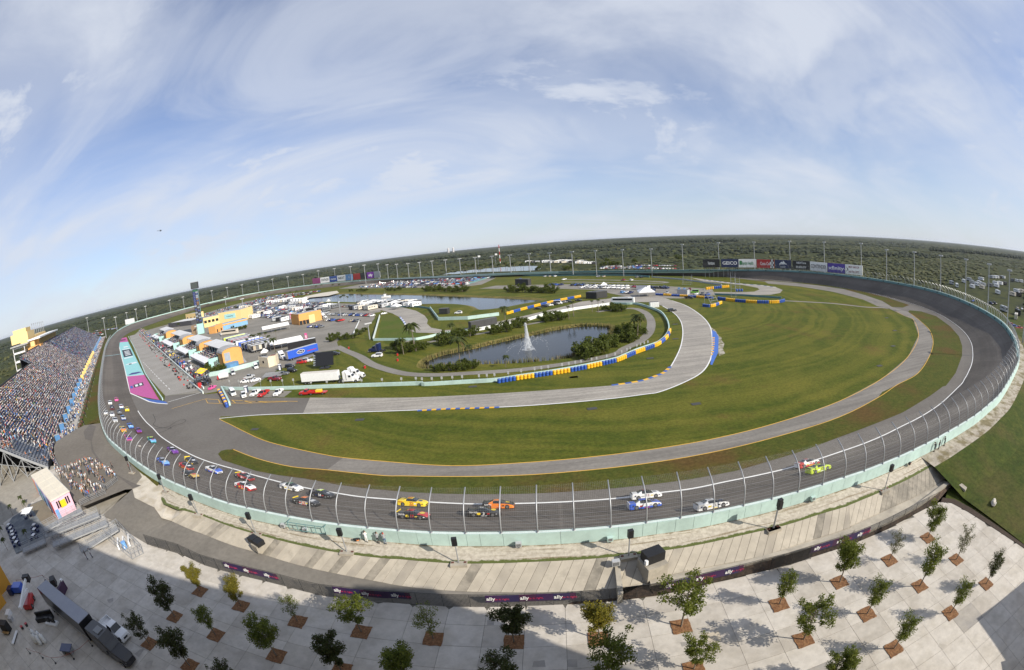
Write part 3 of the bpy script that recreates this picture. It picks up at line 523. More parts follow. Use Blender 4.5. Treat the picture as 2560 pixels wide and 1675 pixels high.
sheet('gravel_edge', [xy(p) for p in ([(85.9,178.7,0),(84.9,171.7,0),(81.3,160.8,0),(81,157.7,0),(79.1,154.5,0),(77.4,148.5,0),(73.2,141.5,0),(71.2,135.8,0),(67.8,133.5,0),(68.9,136.8,0),(80.2,159.1,0),(83.5,168.7,0),(83.6,172.3,0)])], 0.04, mat('pale gravel', (0.36, 0.33, 0.27), 0.95, 0.2, 1.5, second=(0.13, 0.12, 0.05), sscale=0.5))
# painted grass between track and pit road
PINK = mat('pink painted grass', (0.42, 0.085, 0.26), 0.9, 0.12, 0.8); AQUA = mat('aqua painted grass', (0.25, 0.52, 0.53), 0.9, 0.08, 0.8)
sheet('pink_grass', [xy(p) for p in ([(-485.4,390.9,0),(-471,396.2,0),(-409,345.5,0),(-437.1,351.6,0)])], 0.05, PINK)
sheet('aqua_grass', [xy(p) for p in ([(-437.1,351.6,0),(-409,345.5,0),(-302.3,259.6,0),(-202.3,178.8,0),(-219.8,178,0),(-324.9,262.1,0)])], 0.05, AQUA)
sheet('pink_grass', [xy(p) for p in ([(-219.2,177.4,0),(-201.7,178.3,0),(-170,153.2,0),(-148.4,135.9,0),(-141.9,130.9,0),(-158,135.6,0),(-176.5,142.6,0)])], 0.05, PINK)
sheet('pit_grass_edge', [xy(p) for p in ([(-158.9,134.9,0),(-148.6,131.8,0),(-141.5,130.5,0),(-134.9,128.2,0),(-131.3,125.4,0),(-139.8,126.7,0),(-147.2,128.9,0)])], 0.05, M_BLUE)
ribbon('white_edge_line', [xy(p) for p in ([(-485.4,390.9,0),(-437.1,351.6,0),(-324.9,262.1,0),(-219.8,178,0),(-176.7,142.6,0),(-159.8,134.9,0),(-147.2,128.9,0),(-139.8,126.7,0),(-131.3,125.4,0)])], 0.7, 0.07, M_WHITE)
ribbon('white_edge_line', [xy(p) for p in ([(-219.5,177.7,0),(-202,178.6,0)])], 0.6, 0.07, M_WHITE)
def wash(pts, m, name, z=0.06): sheet(name, [xy(p) for p in pts], z, m)
M_INK = mat('dark painted logo', (0.03, 0.035, 0.05), 0.9, 0.2, 0.8); M_PALE = mat('pale painted logo', (0.62, 0.66, 0.68), 0.9, 0.1, 0.8)
wash([(-351.4,285.8,0),(-338.4,287,0),(-291.4,249.1,0),(-300.4,245,0)], M_INK, 'painted_logo'); wash([(-358.9,292.6,0),(-348.6,293.8,0),(-342.5,289.2,0),(-352.7,288,0)], M_PALE, 'painted_logo'); wash([(-296.4,241.8,0),(-289.5,246.4,0),(-284.2,242.2,0),(-291,237.6,0)], M_PALE, 'painted_logo')
for k in range(4):
    a, b, c, d = (Vector(p) for p in [(-339.3,278.6,0),(-332.9,280,0),(-297.6,252.2,0),(-302.6,249.2,0)]); q = [a.lerp(d, k / 4 + .04), b.lerp(c, k / 4 + .04), b.lerp(c, k / 4 + .16), a.lerp(d, k / 4 + .16)]; wash(q, M_PALE, 'painted_logo', 0.07)
wash([(-261.5,212.4,0),(-261.4,217.8,0),(-256.8,221,0),(-251.2,217.3,0),(-253.4,213,0)], M_PALE, 'painted_logo'); wash([(-259.6,215,0),(-257.8,216.4,0),(-253.4,213.6,0),(-255.2,212.2,0)], M_INK, 'painted_logo', .07); wash([(-220.9,180.2,0),(-223.1,185.9,0),(-217.1,187.8,0),(-211.7,185.7,0),(-214.3,182.1,0)], mat('indigo painted logo', (.05, .06, .2), .9), 'painted_logo'); wash([(-376.5,308.8,0),(-370.7,310.7,0),(-361.4,304.6,0),(-365.9,301.4,0)], M_PALE, 'painted_logo')
wash([(-190.4,155.1,0),(-189,155.9,0),(-183.1,151.2,0),(-184.3,150.2,0)], M_BLUE, 'painted_logo'); wash([(-190,157.5,0),(-186.1,161.9,0),(-178.5,155.7,0),(-182.5,151.6,0)], M_INK, 'painted_logo'); wash([(-188,157,0),(-186.8,158.2,0),(-182.2,154.5,0),(-183.2,153.3,0)], M_PALE, 'painted_logo', .07); wash([(-186.4,159.1,0),(-185.4,160.2,0),(-180.8,156.5,0),(-181.7,155.4,0)], M_PALE, 'painted_logo', .07)
wash([(-463,376.1,0),(-455,379.8,0),(-434,363.3,0),(-442.9,360.9,0)], mat('maroon painted logo', (.16, .03, .10), .9), 'painted_logo')
ribbon('pit_exit_line', [xy(p) for p in ([(-133.5,127.7,0),(-123.3,139.2,0)])], 0.4, 0.07, M_WHITE)
for pts in (([(-123.8,119.6,0),(-113.9,130.6,0),(-108.8,125.5,0),(-100.5,124.3,0)]), ([(-113.9,130.6,0),(-106.1,129.2,0),(-102.3,125.1,0)]), ([(-99,128.1,0),(-87.7,125.8,0),(-72.9,124.5,0),(-68.6,123.9,0)]), ([(-97.8,124.7,0),(-88.1,124,0),(-72.7,124.1,0)]), ([(-98.3,127.8,0),(-94.6,124.5,0)]), ([(-92.7,126.9,0),(-87.2,124.2,0)]), ([(-86.9,125.9,0),(-80.5,124.2,0)])):
    ribbon('yellow_marking', [xy(p) for p in pts], 0.30, 0.075, M_YELLOW)
for i in range(14):
    a = Vector((-241.7,215.5,0)).lerp(Vector((-145.3,143.4,0)), i / 14.0); b = Vector((-241.7,215.5,0)).lerp(Vector((-145.3,143.4,0)), (i + .5) / 14.0)
    ribbon('dashed_line', [xy(a), xy(b)], 0.35, 0.075, M_WHITE)
# dark tyre doughnut on the apron
ribbon('tyre_mark', spline([xy(p) for p in ([(-129.2,113.6,0),(-122,107.6,0),(-118.5,103,0),(-112,100.8,0),(-109.5,102.4,0),(-109.6,106.9,0),(-107.6,108.5,0),(-105.6,107.5,0),(-105.3,105,0),(-107.3,103,0),(-107.6,101.5,0),(-107.9,98.2,0),(-110.6,95.7,0),(-113.2,95.7,0),(-115.1,99.2,0),(-110.8,100.7,0),(-106.8,100.3,0),(-108.7,101.8,0)])], sub=5), 0.22, 0.06, mat('tyre rubber mark', (0.035, 0.032, 0.030), 0.8))

# ================================================================ outer wall, catch fence and the near side
def V2(p): return Vector((p[0], p[1]))
# ---- outer wall: one thing, cast in segments
wall = thing('outer_wall', 'long pale teal concrete wall round the outside of the oval', 'wall')
def wall_run(i0, i1, gap, foot):
    mb = MB(); idx = list(range(i0, i1 + 1)); rings = []
    for k, i in enumerate(idx):
        p = Vector(WALL_S[i % len(WALL_S)]); n = WN[i % len(WALL_S)]; z = p.z
        ins = Vector((p.x, p.y, 0)); 
        if gap and k in (0, len(idx) - 1):
            q = Vector(WALL_S[(idx[1] if k == 0 else idx[-2]) % len(WALL_S)]); ins = ins + (Vector((q.x, q.y, 0)) - ins).normalized() * gap
        out = ins + Vector((n.x, n.y, 0)) * 0.55
        rings.append([(ins.x, ins.y, z - 1.6), (ins.x, ins.y, z), (out.x, out.y, z), (out.x, out.y, z - foot)])
    mb.loft(rings); return mb
for k in range(NS):
    near = 7 <= k <= 48
    if near:
        for a in (0, SUB // 2): wall_run(k * SUB + a, k * SUB + a + SUB // 2, 0.02, 1.95).build('wall_segment', M_TEAL, wall)
wall_run(49 * SUB, (NS + 7) * SUB, 0, 3.0).build('wall_run', M_TEAL, wall)
mb = MB()     # pale coping strip along the top edge
for k in range(7 * SUB, 49 * SUB):
    p, q = Vector(WALL_S[k]), Vector(WALL_S[k + 1]); n = Vector((*WN[k], 0)); n2 = Vector((*WN[k + 1], 0)); z = Vector((0, 0, .004))
    mb.add([p + n * .10 + z, p + n * .45 + z, q + n2 * .45 + z, q + n2 * .10 + z], [(0, 1, 2, 3)])
mb.build('coping', mat('worn white paint', (0.62, 0.70, 0.66), 0.6), wall)
# padded barrier along the far turns, in front of the wall
saf = thing('padded_barrier', 'dark teal padded steel barrier along the inside of the far turn wall', 'barrier')
def barrier_run(i0, i1):
    mb = MB(); rings = []
    for i in range(i0, i1 + 1):
        n = WN[i % len(WALL_S)]; p = Vector(WALL_S[i % len(WALL_S)]); a = p - Vector((n.x, n.y, 0)) * 0.85; b = p - Vector((n.x, n.y, 0)) * 0.25
        rings.append([(a.x, a.y, p.z - 1.5), (a.x, a.y, p.z - .05), (b.x, b.y, p.z - .05), (b.x, b.y, p.z - 1.5)])
    mb.loft(rings); return mb
for k in range(42, 59): barrier_run(k * SUB, (k + 1) * SUB).build('barrier_section', M_TEALD, saf)
for k in range(64, 74): barrier_run(k * SUB, (k + 1) * SUB).build('barrier_section', mat('pale barrier', (0.42, 0.58, 0.54), 0.6), saf)
GAPM = MB().box((0, 0, 0), (0.25, 1.0, 0.8)).mesh('foam_gap', M_BLACK)
for k in range(42, 59):
    for h in (0.0, 0.5):
        i = int((k + h) * SUB); p = Vector(WALL_S[i]) - Vector((*WN[i], 0)) * 0.9; place('foam_gap', GAPM, saf, (p.x, p.y, p.z - .6), math.atan2(WN[i].y, WN[i].x))
# ---- catch fence
fence = thing('catch_fence', 'tall curved steel catch fence with cables on top of the outer wall', 'fence')
PROF = [(0, 0), (0.06, 0.9), (0.22, 1.8), (0.55, 2.6), (1.15, 3.35), (2.05, 4.0), (3.5, 4.65)]
pm = MB(); pm.tube([(x, 0, z) for x, z in PROF], 0.085, 6); pm.box((0, 0, 0.03), (0.4, 0.3, 0.06))
POST = pm.mesh('fence_post', M_STEEL, True)
pm = MB(); pm.tube([(x, 0, z) for x, z in PROF], 0.10, 4); POST_FAR = pm.mesh('fence_post', M_STEEL)
fp = resample(seg(WALL_S, 0.3, 55), 4.35)
fn = normals2(fp)
FN = []
for p, n in zip(fp, fn):
    if (V2(p) - Vector((20, 270))).dot(n) > 0 and V2(p).length < 420: n = -n
    FN.append(n)
# inward = away from the outward wall normal of the nearest wall sample
def inward(p):
    i = min(range(0, len(WALL_S), 2), key=lambda i: (WALL_S[i][0] - p[0]) ** 2 + (WALL_S[i][1] - p[1]) ** 2); return -WN[i]
FN = [inward(p) for p in fp]
nn = 0
for p, n in zip(fp, FN):
    o = place('post', POST if V2(p).length < 160 else POST_FAR, fence, (p.x - n.x * .3, p.y - n.y * .3, p.z), math.atan2(n.y, n.x)); nn += 1
def fence_pt(p, n, t):
    """point on the fence profile, t in metres along the post"""
    a = 0.0
    for (x0, z0), (x1, z1) in zip(PROF, PROF[1:]):
        L = math.hypot(x1 - x0, z1 - z0)
        if t <= a + L + 1e-6 or (x1, z1) == PROF[-1]:
            f = (t - a) / L; x = x0 + (x1 - x0) * f - .3; z = z0 + (z1 - z0) * f; return Vector((p.x + n.x * x, p.y + n.y * x, p.z + z))
        a += L
TOT = sum(math.hypot(b[0] - a[0], b[1] - a[1]) for a, b in zip(PROF, PROF[1:]))
for t in (0.35, 0.8, 1.25, 1.7, 2.2, 2.8, 3.5):
    MB().tube([fence_pt(p, n, t) for p, n in zip(fp, FN)], 0.016 if t < 3 else 0.012, 3, cap=False).build('cable', mat('wire rope', (0.30, 0.30, 0.30), 0.5, metal=0.3), fence)
def wire_mat():
    m, nt, b = node_mat('woven wire mesh'); N = nt.nodes; L = nt.links
    b.inputs['Base Color'].default_value = (0.30, 0.29, 0.27, 1); b.inputs['Metallic'].default_value = 0.2; b.inputs['Roughness'].default_value = 0.5
    uv = N.new('ShaderNodeUVMap'); sx = N.new('ShaderNodeSeparateXYZ'); L.new(uv.outputs[0], sx.inputs[0]); o = []
    for ax, w in (('X', 0.022), ('Y', 0.016)):
        f = N.new('ShaderNodeMath'); f.operation = 'PINGPONG'; L.new(sx.outputs[ax], f.inputs[0]); f.inputs[1].default_value = 0.5
        c = N.new('ShaderNodeMath'); c.operation = 'LESS_THAN'; L.new(f.outputs[0], c.inputs[0]); c.inputs[1].default_value = w; o.append(c.outputs[0])
    mx = N.new('ShaderNodeMath'); mx.operation = 'MAXIMUM'; L.new(o[0], mx.inputs[0]); L.new(o[1], mx.inputs[1])
    L.new(mx.outputs[0], b.inputs['Alpha']); return m
M_WIRE = wire_mat()
mb = MB(); mb.uv = []; cell = 0.22; s = 0.0; ts = [TOT * k / 8 for k in range(9)]
for i, (p, n) in enumerate(zip(fp, FN)):
    if i: s += (p - fp[i - 1]).length
    for t in ts: mb.v.append(tuple(fence_pt(p, n, t))); mb.uv.append((s / cell, t / cell))
for i in range(len(fp) - 1):
    for j in range(8): mb.f.append((i * 9 + j, i * 9 + j + 1, i * 9 + j + 10, i * 9 + j + 9)); mb.m.append(0)
mb.build('wire_mesh', M_WIRE, fence)
strip('sand_patch', [(-82.4,61.9,4.86),(-79.6,60.7,4.86),(-75.8,59.6,4.86),(-70.8,58.2,4.86),(-66.14,56.8,4.86),(-61.97,55.59,4.86),(-56.31,53.94,4.86),(-51.32,52.53,4.86)], [(-75.6,57.4,4.83),(-77.5,54.4,4.8),(-73.8,51.5,4.75),(-66.09,49.95,4.5),(-62.25,47.76,4),(-60.11,48.16,3.54),(-57.83,50.23,4.8),(-52.25,49.32,4.8)], mat('trodden sand', (0.55, 0.50, 0.42), 0.95, 0.15, 1.0, second=(0.40, 0.35, 0.27), sscale=0.5))
# ---- ground strips outside the near wall
OUT = {k: [wall_off(i, d) for i in range(8 * SUB, 48 * SUB + 1)] for k, d in (('a', 0.5), ('b', 4.6))}
def berm_mat():
    m, nt, bs = node_mat('sand and weeds'); N = nt.nodes; L = nt.links; bs.inputs['Roughness'].default_value = 0.95
    g = N.new('ShaderNodeNewGeometry'); uv = N.new('ShaderNodeUVMap'); sx = N.new('ShaderNodeSeparateXYZ'); L.new(uv.outputs[0], sx.inputs[0])
    mp = N.new('ShaderNodeMapping'); mp.inputs['Scale'].default_value = (0.05, 4.0, 1); L.new(uv.outputs[0], mp.inputs['Vector'])
    def noise(vec, s, d=6, r=0.65):
        n = N.new('ShaderNodeTexNoise'); n.inputs['Scale'].default_value = s; n.inputs['Detail'].default_value = d; n.inputs['Roughness'].default_value = r; L.new(vec, n.inputs['Vector']); return n.outputs[0]
    def mr(v, lo, hi, a, b):
        r = N.new('ShaderNodeMapRange'); r.interpolation_type = 'SMOOTHSTEP'
        for k, x in (('From Min', lo), ('From Max', hi), ('To Min', a), ('To Max', b)): r.inputs[k].default_value = x
        L.new(v, r.inputs['Value']); return r.outputs[0]
    def op(o, a, b):
        k = N.new('ShaderNodeMath'); k.operation = o
        for i, x in enumerate((a, b)):
            if isinstance(x, (int, float)): k.inputs[i].default_value = x
            else: L.new(x, k.inputs[i])
        return k.outputs[0]
    def mix(f, a, b):
        k = N.new('ShaderNodeMix'); k.data_type = 'RGBA'; L.new(f, k.inputs['Factor'])
        for s_, v in (('A', a), ('B', b)):
            if isinstance(v, tuple): k.inputs[s_].default_value = (*v, 1)
            else: L.new(v, k.inputs[s_])
        return k.outputs['Result']
    wob = op('ADD', sx.outputs['Y'], op('MULTIPLY', op('SUBTRACT', noise(g.outputs['Position'], 0.9, 7, 0.75), 0.5), 0.42))
    sand = mix(mr(noise(g.outputs['Position'], 1.6), 0.35, 0.65, 0, 1), (0.53, 0.48, 0.395), (0.38, 0.335, 0.27))
    streak = mr(noise(mp.outputs[0], 1.0, 7, 0.7), 0.53, 0.62, 0, 0.85)
    tuft = mr(noise(g.outputs['Position'], 7.0, 4, 0.8), 0.36, 0.52, 0.15, 1.0)
    c = mix(op('MULTIPLY', streak, tuft), sand, (0.16, 0.115, 0.05))
    edge = mr(wob, 0.10, 0.02, 0, .8)
    c = mix(edge, c, (0.155, 0.115, 0.055))
    green = op('MULTIPLY', mr(wob, 0.80, 0.87, 0, 1), mr(noise(g.outputs['Position'], 5.0, 4, 0.8), 0.25, 0.45, 0.55, 1))
    c = mix(green, c, (0.085, 0.105, 0.022))
    L.new(c, bs.inputs['Base Color'])
    bp = N.new('ShaderNodeBump'); bp.inputs['Strength'].default_value = 0.7; bp.inputs['Distance'].default_value = 0.12; L.new(noise(g.outputs['Position'], 5.0, 5, 0.7), bp.inputs['Height']); L.new(bp.outputs[0], bs.inputs['Normal'])
    return m
M_BERM = berm_mat()
SLAB_TOP = spline([(-57.83,50.23,4.8),(-52.36,49.48,4.8),(-45.93,47.87,4.8),(-39.24,46.47,4.8),(-39.03,46.5,4.8),(-31.38,45.03,4.8),(-26.02,44.15,4.8),(-21.19,43.49,4.8),(-16.75,43.02,4.8),(-16,43.04,4.8),(-9.44,42.16,4.8),(-4.05,41.79,4.8),(0.96,41.48,4.8),(5.93,40.98,4.8),(10.45,40.57,4.8),(12.93,40.34,4.8),(15.03,40.2,4.8),(19.64,39.85,4.8),(26.28,39.55,4.8),(31.85,39.04,4.8),(38.29,38.83,4.8),(43,38.36,4.8),(43.21,38.42,4.8),(50.43,38.38,4.8),(57.79,38.35,4.8),(64.7,38.57,4.8),(69.85,38.44,4.8)], sub=6)
SLAB_BOT = spline([(-60.18,48.21,3.5),(-53.71,46.72,3.5),(-51.56,46.39,3.5),(-43.39,44.61,3.5),(-37.96,43.73,3.5),(-30.68,42.16,3.5),(-23.84,40.97,3.5),(-17.79,39.88,3.5),(-15.61,39.37,3.5),(-8.56,38.43,3.5),(-1.75,37.73,3.5),(4.15,36.93,3.5),(8.7,36.49,3.5),(12.48,36.71,3.5),(15.43,37.09,3.5),(21.5,36.76,3.5),(27.22,36.09,3.5),(33.92,35.97,3.5),(41.97,35.33,3.5),(42.11,35.58,3.5),(49.91,35.54,3.5),(58.15,35.22,3.5),(66.52,35.29,3.5)], sub=6)
FENCE_LINE = spline([(-60.8,40.69,3.05),(-51.5,40.45,3.05),(-47.04,39.36,3.05),(-41.75,38.87,3.05),(-32.58,38.17,3.05),(-25.76,37.1,3.05),(-22.36,36.96,3.05),(-17.23,36.7,3.05),(-15.23,36.73,3.05),(-10.17,36.3,3.05),(-4.53,35.99,3.05),(0.49,35.71,3.05),(3.95,35.33,3.05),(6.9,35.07,3.05),(10.43,34.74,3.05),(13.56,34.46,3.05),(19.26,34.4,3.05),(26.25,33.93,3.05),(33.99,33.01,3.05),(27.01,33.69,3.05),(33.43,33.32,3.05),(40.6,32.58,3.05),(47.11,32.27,3.05),(55.1,32.19,3.05),(59.76,31.87,3.05)], sub=6)
def bfoot(i, z=None): return wall_off(i, 0.5, z)
# sand strip: from the wall foot to the top of the slabs
def nearest_on(P, q): return min(P, key=lambda p: (p[0] - q[0]) ** 2 + (p[1] - q[1]) ** 2)
idx = [i for i in range(11 * SUB, 37 * SUB)]
A = []; B = []
STL = resample([(-66, 52.5, 4.9), (-62, 49.5, 4.85)] + [tuple(p) for p in SLAB_TOP] + [(78, 37, 4.6), (90, 37, 4.5)], 0.8)
for i in idx:
    w = wall_off(i, .5); A.append((w[0], w[1], WALL_S[i][2] - 1.88)); q = nearest_on(STL, w); B.append((q.x, q.y, q.z + .01))
strip('sand_strip', A, B, M_BERM, sub=8)
# ground further out on the right: grass bank falling from the wall to plaza level
A = []; B = []; D_ = []; E_ = []
for i in range(33 * SUB, 52 * SUB):
    z = WALL_S[i][2]; far = max(0., min(1., (i / SUB - 43) / 5.0))
    A.append(wall_off(i, .5, z - 1.9)); B.append(wall_off(i, 4.4, z - 2.15)); D_.append(wall_off(i, 13.0 + far * 8, 3.4 * (1 - far))); E_.append(wall_off(i, 60, 2.5 * (1 - far) - .04))
M_BAND = mat('gravel and weeds', (0.36, 0.32, 0.26), 0.95, 0.25, 1.2, second=(0.17, 0.14, 0.075), sscale=0.35)
strip('gravel_band', A, B, M_BAND, sub=2)
strip('grass_bank', B, D_, M_OUTER, sub=3); strip('grass_bank', D_, E_, M_OUTER, sub=4)
# the same on the far side: a simple embankment behind the wall
A = []; B = []
for i in range(52 * SUB - 1, (NS + 11) * SUB):
    z = WALL_S[i % len(WALL_S)][2]; A.append(wall_off(i, .5, z - 1.6)); B.append(wall_off(i, 14, -0.1))
strip('embankment', A, B, M_GRASS2, sub=2)
sheet('grass_bed', [xy(p) for p in ([(61.86,31.32,3),(63.04,29.97,3),(63.77,26.27,3),(64.78,12.55,3)])] + [(66.5, 6), (66.5, -6), (110, -20), (120, 20), (85, 34), (70, 36)], 2.97, M_OUTER)
sheet('mulch_edge', [xy(p) for p in ([(60.82,31.6,3),(62.4,30.05,3),(63.14,26.36,3),(64.54,12.6,3),(65.38,12.35,3),(64.6,26.6,3),(63.88,30.35,3),(62.21,32.18,3)])], 3.04, mat('dark soil', (.045, .03, .02), .95, .3, 2))
sheet('bank_fill', [xy(p) for p in ([(71.85,39.73,3.5),(65.42,35.61,3.5),(67.37,34.46,3.5),(66.33,32.78,3.5),(67.34,29.87,3.5),(74.69,30.24,3.5),(78.7,37.62,3.5),(75.62,40.32,3.5)])], 3.5, M_OUTER)
sheet('tunnel_floor', [xy(p) for p in ([(-91.5,45.9,3),(-90,48.7,3),(-87.8,52.9,3),(-88.7,54.5,3),(-93.3,55.4,3),(-89.6,59.2,3),(-81.4,55,3),(-81.7,50.3,3),(-81.5,45.4,3)])], 3.03, mat('tunnel concrete', (.30, .275, .23), .9, .15, .6))
sheet('concrete_apron', [(-150, 42), (-128, 60), (-104, 66), (-82, 54), (-78, 34), (-112, 30)], 2.9, mat('tunnel concrete', (.30, .275, .23), .9, .15, .6))
# ---- concrete slope: separate cast panels with recessed joints
bed = MB()
TS = resample(SLAB_TOP, 1.32); BS = resample(SLAB_BOT, arclen(SLAB_BOT) / (len(TS) - 1))
slope = thing('concrete_slope', 'curved row of sloping concrete panels between the sand strip and the footpath', 'slope'); slope['kind'] = 'structure'
PM = [mat('cream concrete', (0.43, 0.385, 0.31), 0.85, 0.2, 0.9, second=(0.37, 0.33, 0.265), sscale=0.45), mat('grey concrete', (0.375, 0.335, 0.27), 0.85, 0.16, 0.9, second=(0.28, 0.25, 0.205), sscale=0.45), mat('stained concrete', (0.285, 0.255, 0.205), 0.85, 0.22, 0.9, second=(0.20, 0.18, 0.145), sscale=0.5)]
r1 = random.Random(11)
for i in range(len(TS) - 1):
    a, b, c, d = Vector(TS[i]), Vector(TS[i + 1]), Vector(BS[i + 1]), Vector(BS[i])
    if i > len(TS) - 18: k = 2 if i > len(TS) - 16 else 0
    else: k = r1.choices((0, 1, 2), (6, 3.2, .6))[0]
    u = (b - a).normalized() * 0.025; dz = Vector((0, 0, r1.uniform(-.008, .008)))
    q = [a + u + dz, b - u + dz, c - u + dz, d + u + dz]; lo = [p - Vector((0, 0, .22)) for p in q]
    m = MB(); m.add(q + lo, [(3, 2, 1, 0), (0, 1, 5, 4), (1, 2, 6, 5), (2, 3, 7, 6), (3, 0, 4, 7)]); 
    me = m.mesh('panel', PM[k]); 
    if me.polygons[0].normal.z < 0: me.flip_normals()
    place('panel', me, slope)
strip('slope_bed', [(p[0], p[1], p[2] - .09) for p in TS], [(p[0], p[1], p[2] - .09) for p in BS], mat('dark joint', (0.08, 0.07, 0.055), 0.95))
# ---- footpath below the slope, and the wide lane on the left
PATHC = asphalt_mat('footpath concrete', (0.200, 0.182, 0.155), (0.160, 0.146, 0.124))
i1 = 0.735
FL = resample(FENCE_LINE, 1.0); BL = resample(SLAB_BOT, 1.0)
A = [(p.x, p.y, 3.46) for p in BL if p.x < 9]; B = [nearest_on(FL, p) for p in A]
strip('footpath', A, [(p.x, p.y, 3.03) for p in B], PATHC, sub=2)
sheet('lane', [xy(p) for p in ([(-135.1,90.2,4.8),(-123.1,82.3,4.8),(-113.3,76.4,4.8),(-101.6,71.8,4.8),(-84.2,64.1,4.8),(-74.7,59.7,4.8),(-75.6,57.4,4.8),(-77.5,54.4,4.8),(-79.5,53.7,4.8),(-82.6,49,4.8),(-85.6,44.1,4.8),(-90.3,44.6,4.8),(-107.5,51,4.8),(-120.1,57.5,4.8),(-138.1,67.8,4.8),(-142.6,71.8,4.8),(-143.6,82.9,4.8),(-143.1,87.3,4.8)])], 4.82, asphalt_mat('lane asphalt', (0.150, 0.132, 0.108), (0.178, 0.158, 0.131)))
sheet('lane_patch', [xy(p) for p in ([(-135.9,81.8,4.8),(-140.8,88.6,4.8),(-134.1,87.1,4.8),(-121.6,75.2,4.8),(-112.5,69.2,4.8),(-100.6,63.4,4.8),(-91,59.7,4.8),(-82.6,57.5,4.8),(-76.4,56.2,4.8),(-77.9,54.9,4.8),(-87.9,58.6,4.8),(-99.7,62.3,4.8),(-113.6,69,4.8),(-123.2,75.9,4.8),(-127.2,76.2,4.8)])], 4.835, asphalt_mat('new lane asphalt', (0.115, 0.102, 0.087), (0.13, 0.115, 0.10)))
strip('footpath', [(p[0], p[1], p[2]) for p in resample(([(-77.5,54.5,4.78),(-73.61,51.68,4.7),(-66.18,50.02,4.45),(-60.18,48.21,3.5)]), 1.0)], [(p[0], p[1], p[2]) for p in resample(([(-80.5,45.1,3.06),(-75.58,44.48,3.06),(-68.94,43.49,3.06),(-63.13,42.64,3.06)]), 1.0)], PATHC, n=14, sub=3)
strip('footpath', resample([(-63.39,48.22,3.8),(-60.26,48.27,3.45),(-53.83,46.83,3.42),(-51.67,46.49,3.42)], 1.0), resample([(-77.29,44.17,3.04),(-67.8,42.3,3.04),(-60.82,40.7,3.04),(-51.51,40.46,3.04)], 1.0), PATHC, n=16, sub=3)
# ---- plaza of concrete slabs
PZ = 3.0
PLAZA = [(-112, 78), (-100, 80)] + [xy(p) for p in ([(-127,56.3,3),(-104,51,3),(-90,46.3,3),(-78.5,45.2,3),(-62.97,42.42,3)])] + [xy(p) for p in resample(FENCE_LINE, 3.0)][2:] + [xy(p) for p in ([(60.82,31.6,3),(62.4,30.05,3),(63.14,26.36,3),(64.54,12.6,3)])] + [(66, 6), (66, -2.2), (-112, -2.2)]
sheet('plaza_bed', PLAZA, PZ - 0.05, mat('joint dirt', (0.13, 0.12, 0.10), 0.95))
plaza = thing('plaza', 'pale concrete plaza of large cast slabs with dark joints', 'plaza'); plaza['kind'] = 'structure'
SLM = []
for i, (c, s2) in enumerate((((0.50, 0.475, 0.435), (0.43, 0.405, 0.365)), ((0.53, 0.505, 0.465), (0.46, 0.435, 0.39)), ((0.46, 0.435, 0.395), (0.40, 0.375, 0.335)), ((0.30, 0.29, 0.275), (0.36, 0.34, 0.31)))):
    SLM.append(mat('slab concrete %d' % i, (c[0], c[1] * .975, c[2] * .94), 0.85, 0.11, 1.1, second=(s2[0], s2[1] * .97, s2[2] * .93), sscale=0.3))
rot = math.radians(-4.5); cr, sr = math.cos(rot), math.sin(rot)
slabs = []
for a in range(-34, 24):
    for b in range(-3, 24):
        x0, y0 = a * 4.2 + 0.35, b * 3.2 + 0.55 + 0.0
        poly = []
        cs = [(x0, y0), (x0 + 4.2, y0), (x0 + 4.2, y0 + 3.2), (x0, y0 + 3.2)]
        cx, cy = x0 + 2.1, y0 + 1.6; g = 0.018
        pts = [((cx + (x - cx) * (1 - g / 2.1)) * cr - (cy + (y - cy) * (1 - g / 1.6)) * sr, (cx + (x - cx) * (1 - g / 2.1)) * sr + (cy + (y - cy) * (1 - g / 1.6)) * cr) for x, y in cs]
        ins = [inside(p, PLAZA) for p in pts]
        if not any(ins): continue
        if not all(ins):
            # clip against the plaza outline by walking outside corners back to the middle
            mid = (sum(p[0] for p in pts) / 4, sum(p[1] for p in pts) / 4)
            if not inside(mid, PLAZA): mid = [p for p, k in zip(pts, ins) if k][0]
            q = []
            sub = [tuple(Vector(pts[k]).lerp(Vector(pts[(k + 1) % 4]), f / 4)) for k in range(4) for f in range(4)]
            for p in sub:
                if not inside(p, PLAZA):
                    lo, hi = 0., 1.
                    for _ in range(12):
                        h = (lo + hi) / 2
                        if inside((mid[0] + (p[0] - mid[0]) * h, mid[1] + (p[1] - mid[1]) * h), PLAZA): lo = h
                        else: hi = h
                    p = (mid[0] + (p[0] - mid[0]) * lo, mid[1] + (p[1] - mid[1]) * lo)
                q.append(p)
            pts = q
        d = math.hypot(pts[0][0], pts[0][1]) + (1000 if pts[0][1] < 5 else 0)
        slabs.append((d, pts))
slabs.sort(key=lambda s: s[0]); rest = MB(); r2 = random.Random(5)
for k, (d, pts) in enumerate(slabs):
    zt = PZ + r2.uniform(-.004, .004); mi = r2.choices((0, 1, 2, 3), (5, 5, 4, 0.25))[0]
    if k < 300: m = MB().prism(pts, PZ - 0.2, zt); m.build('slab', SLM[mi], plaza)
    else: rest.prism(pts, PZ - 0.2, zt, mi)
rest.build('slab_field', SLM, plaza, kind='stuff')
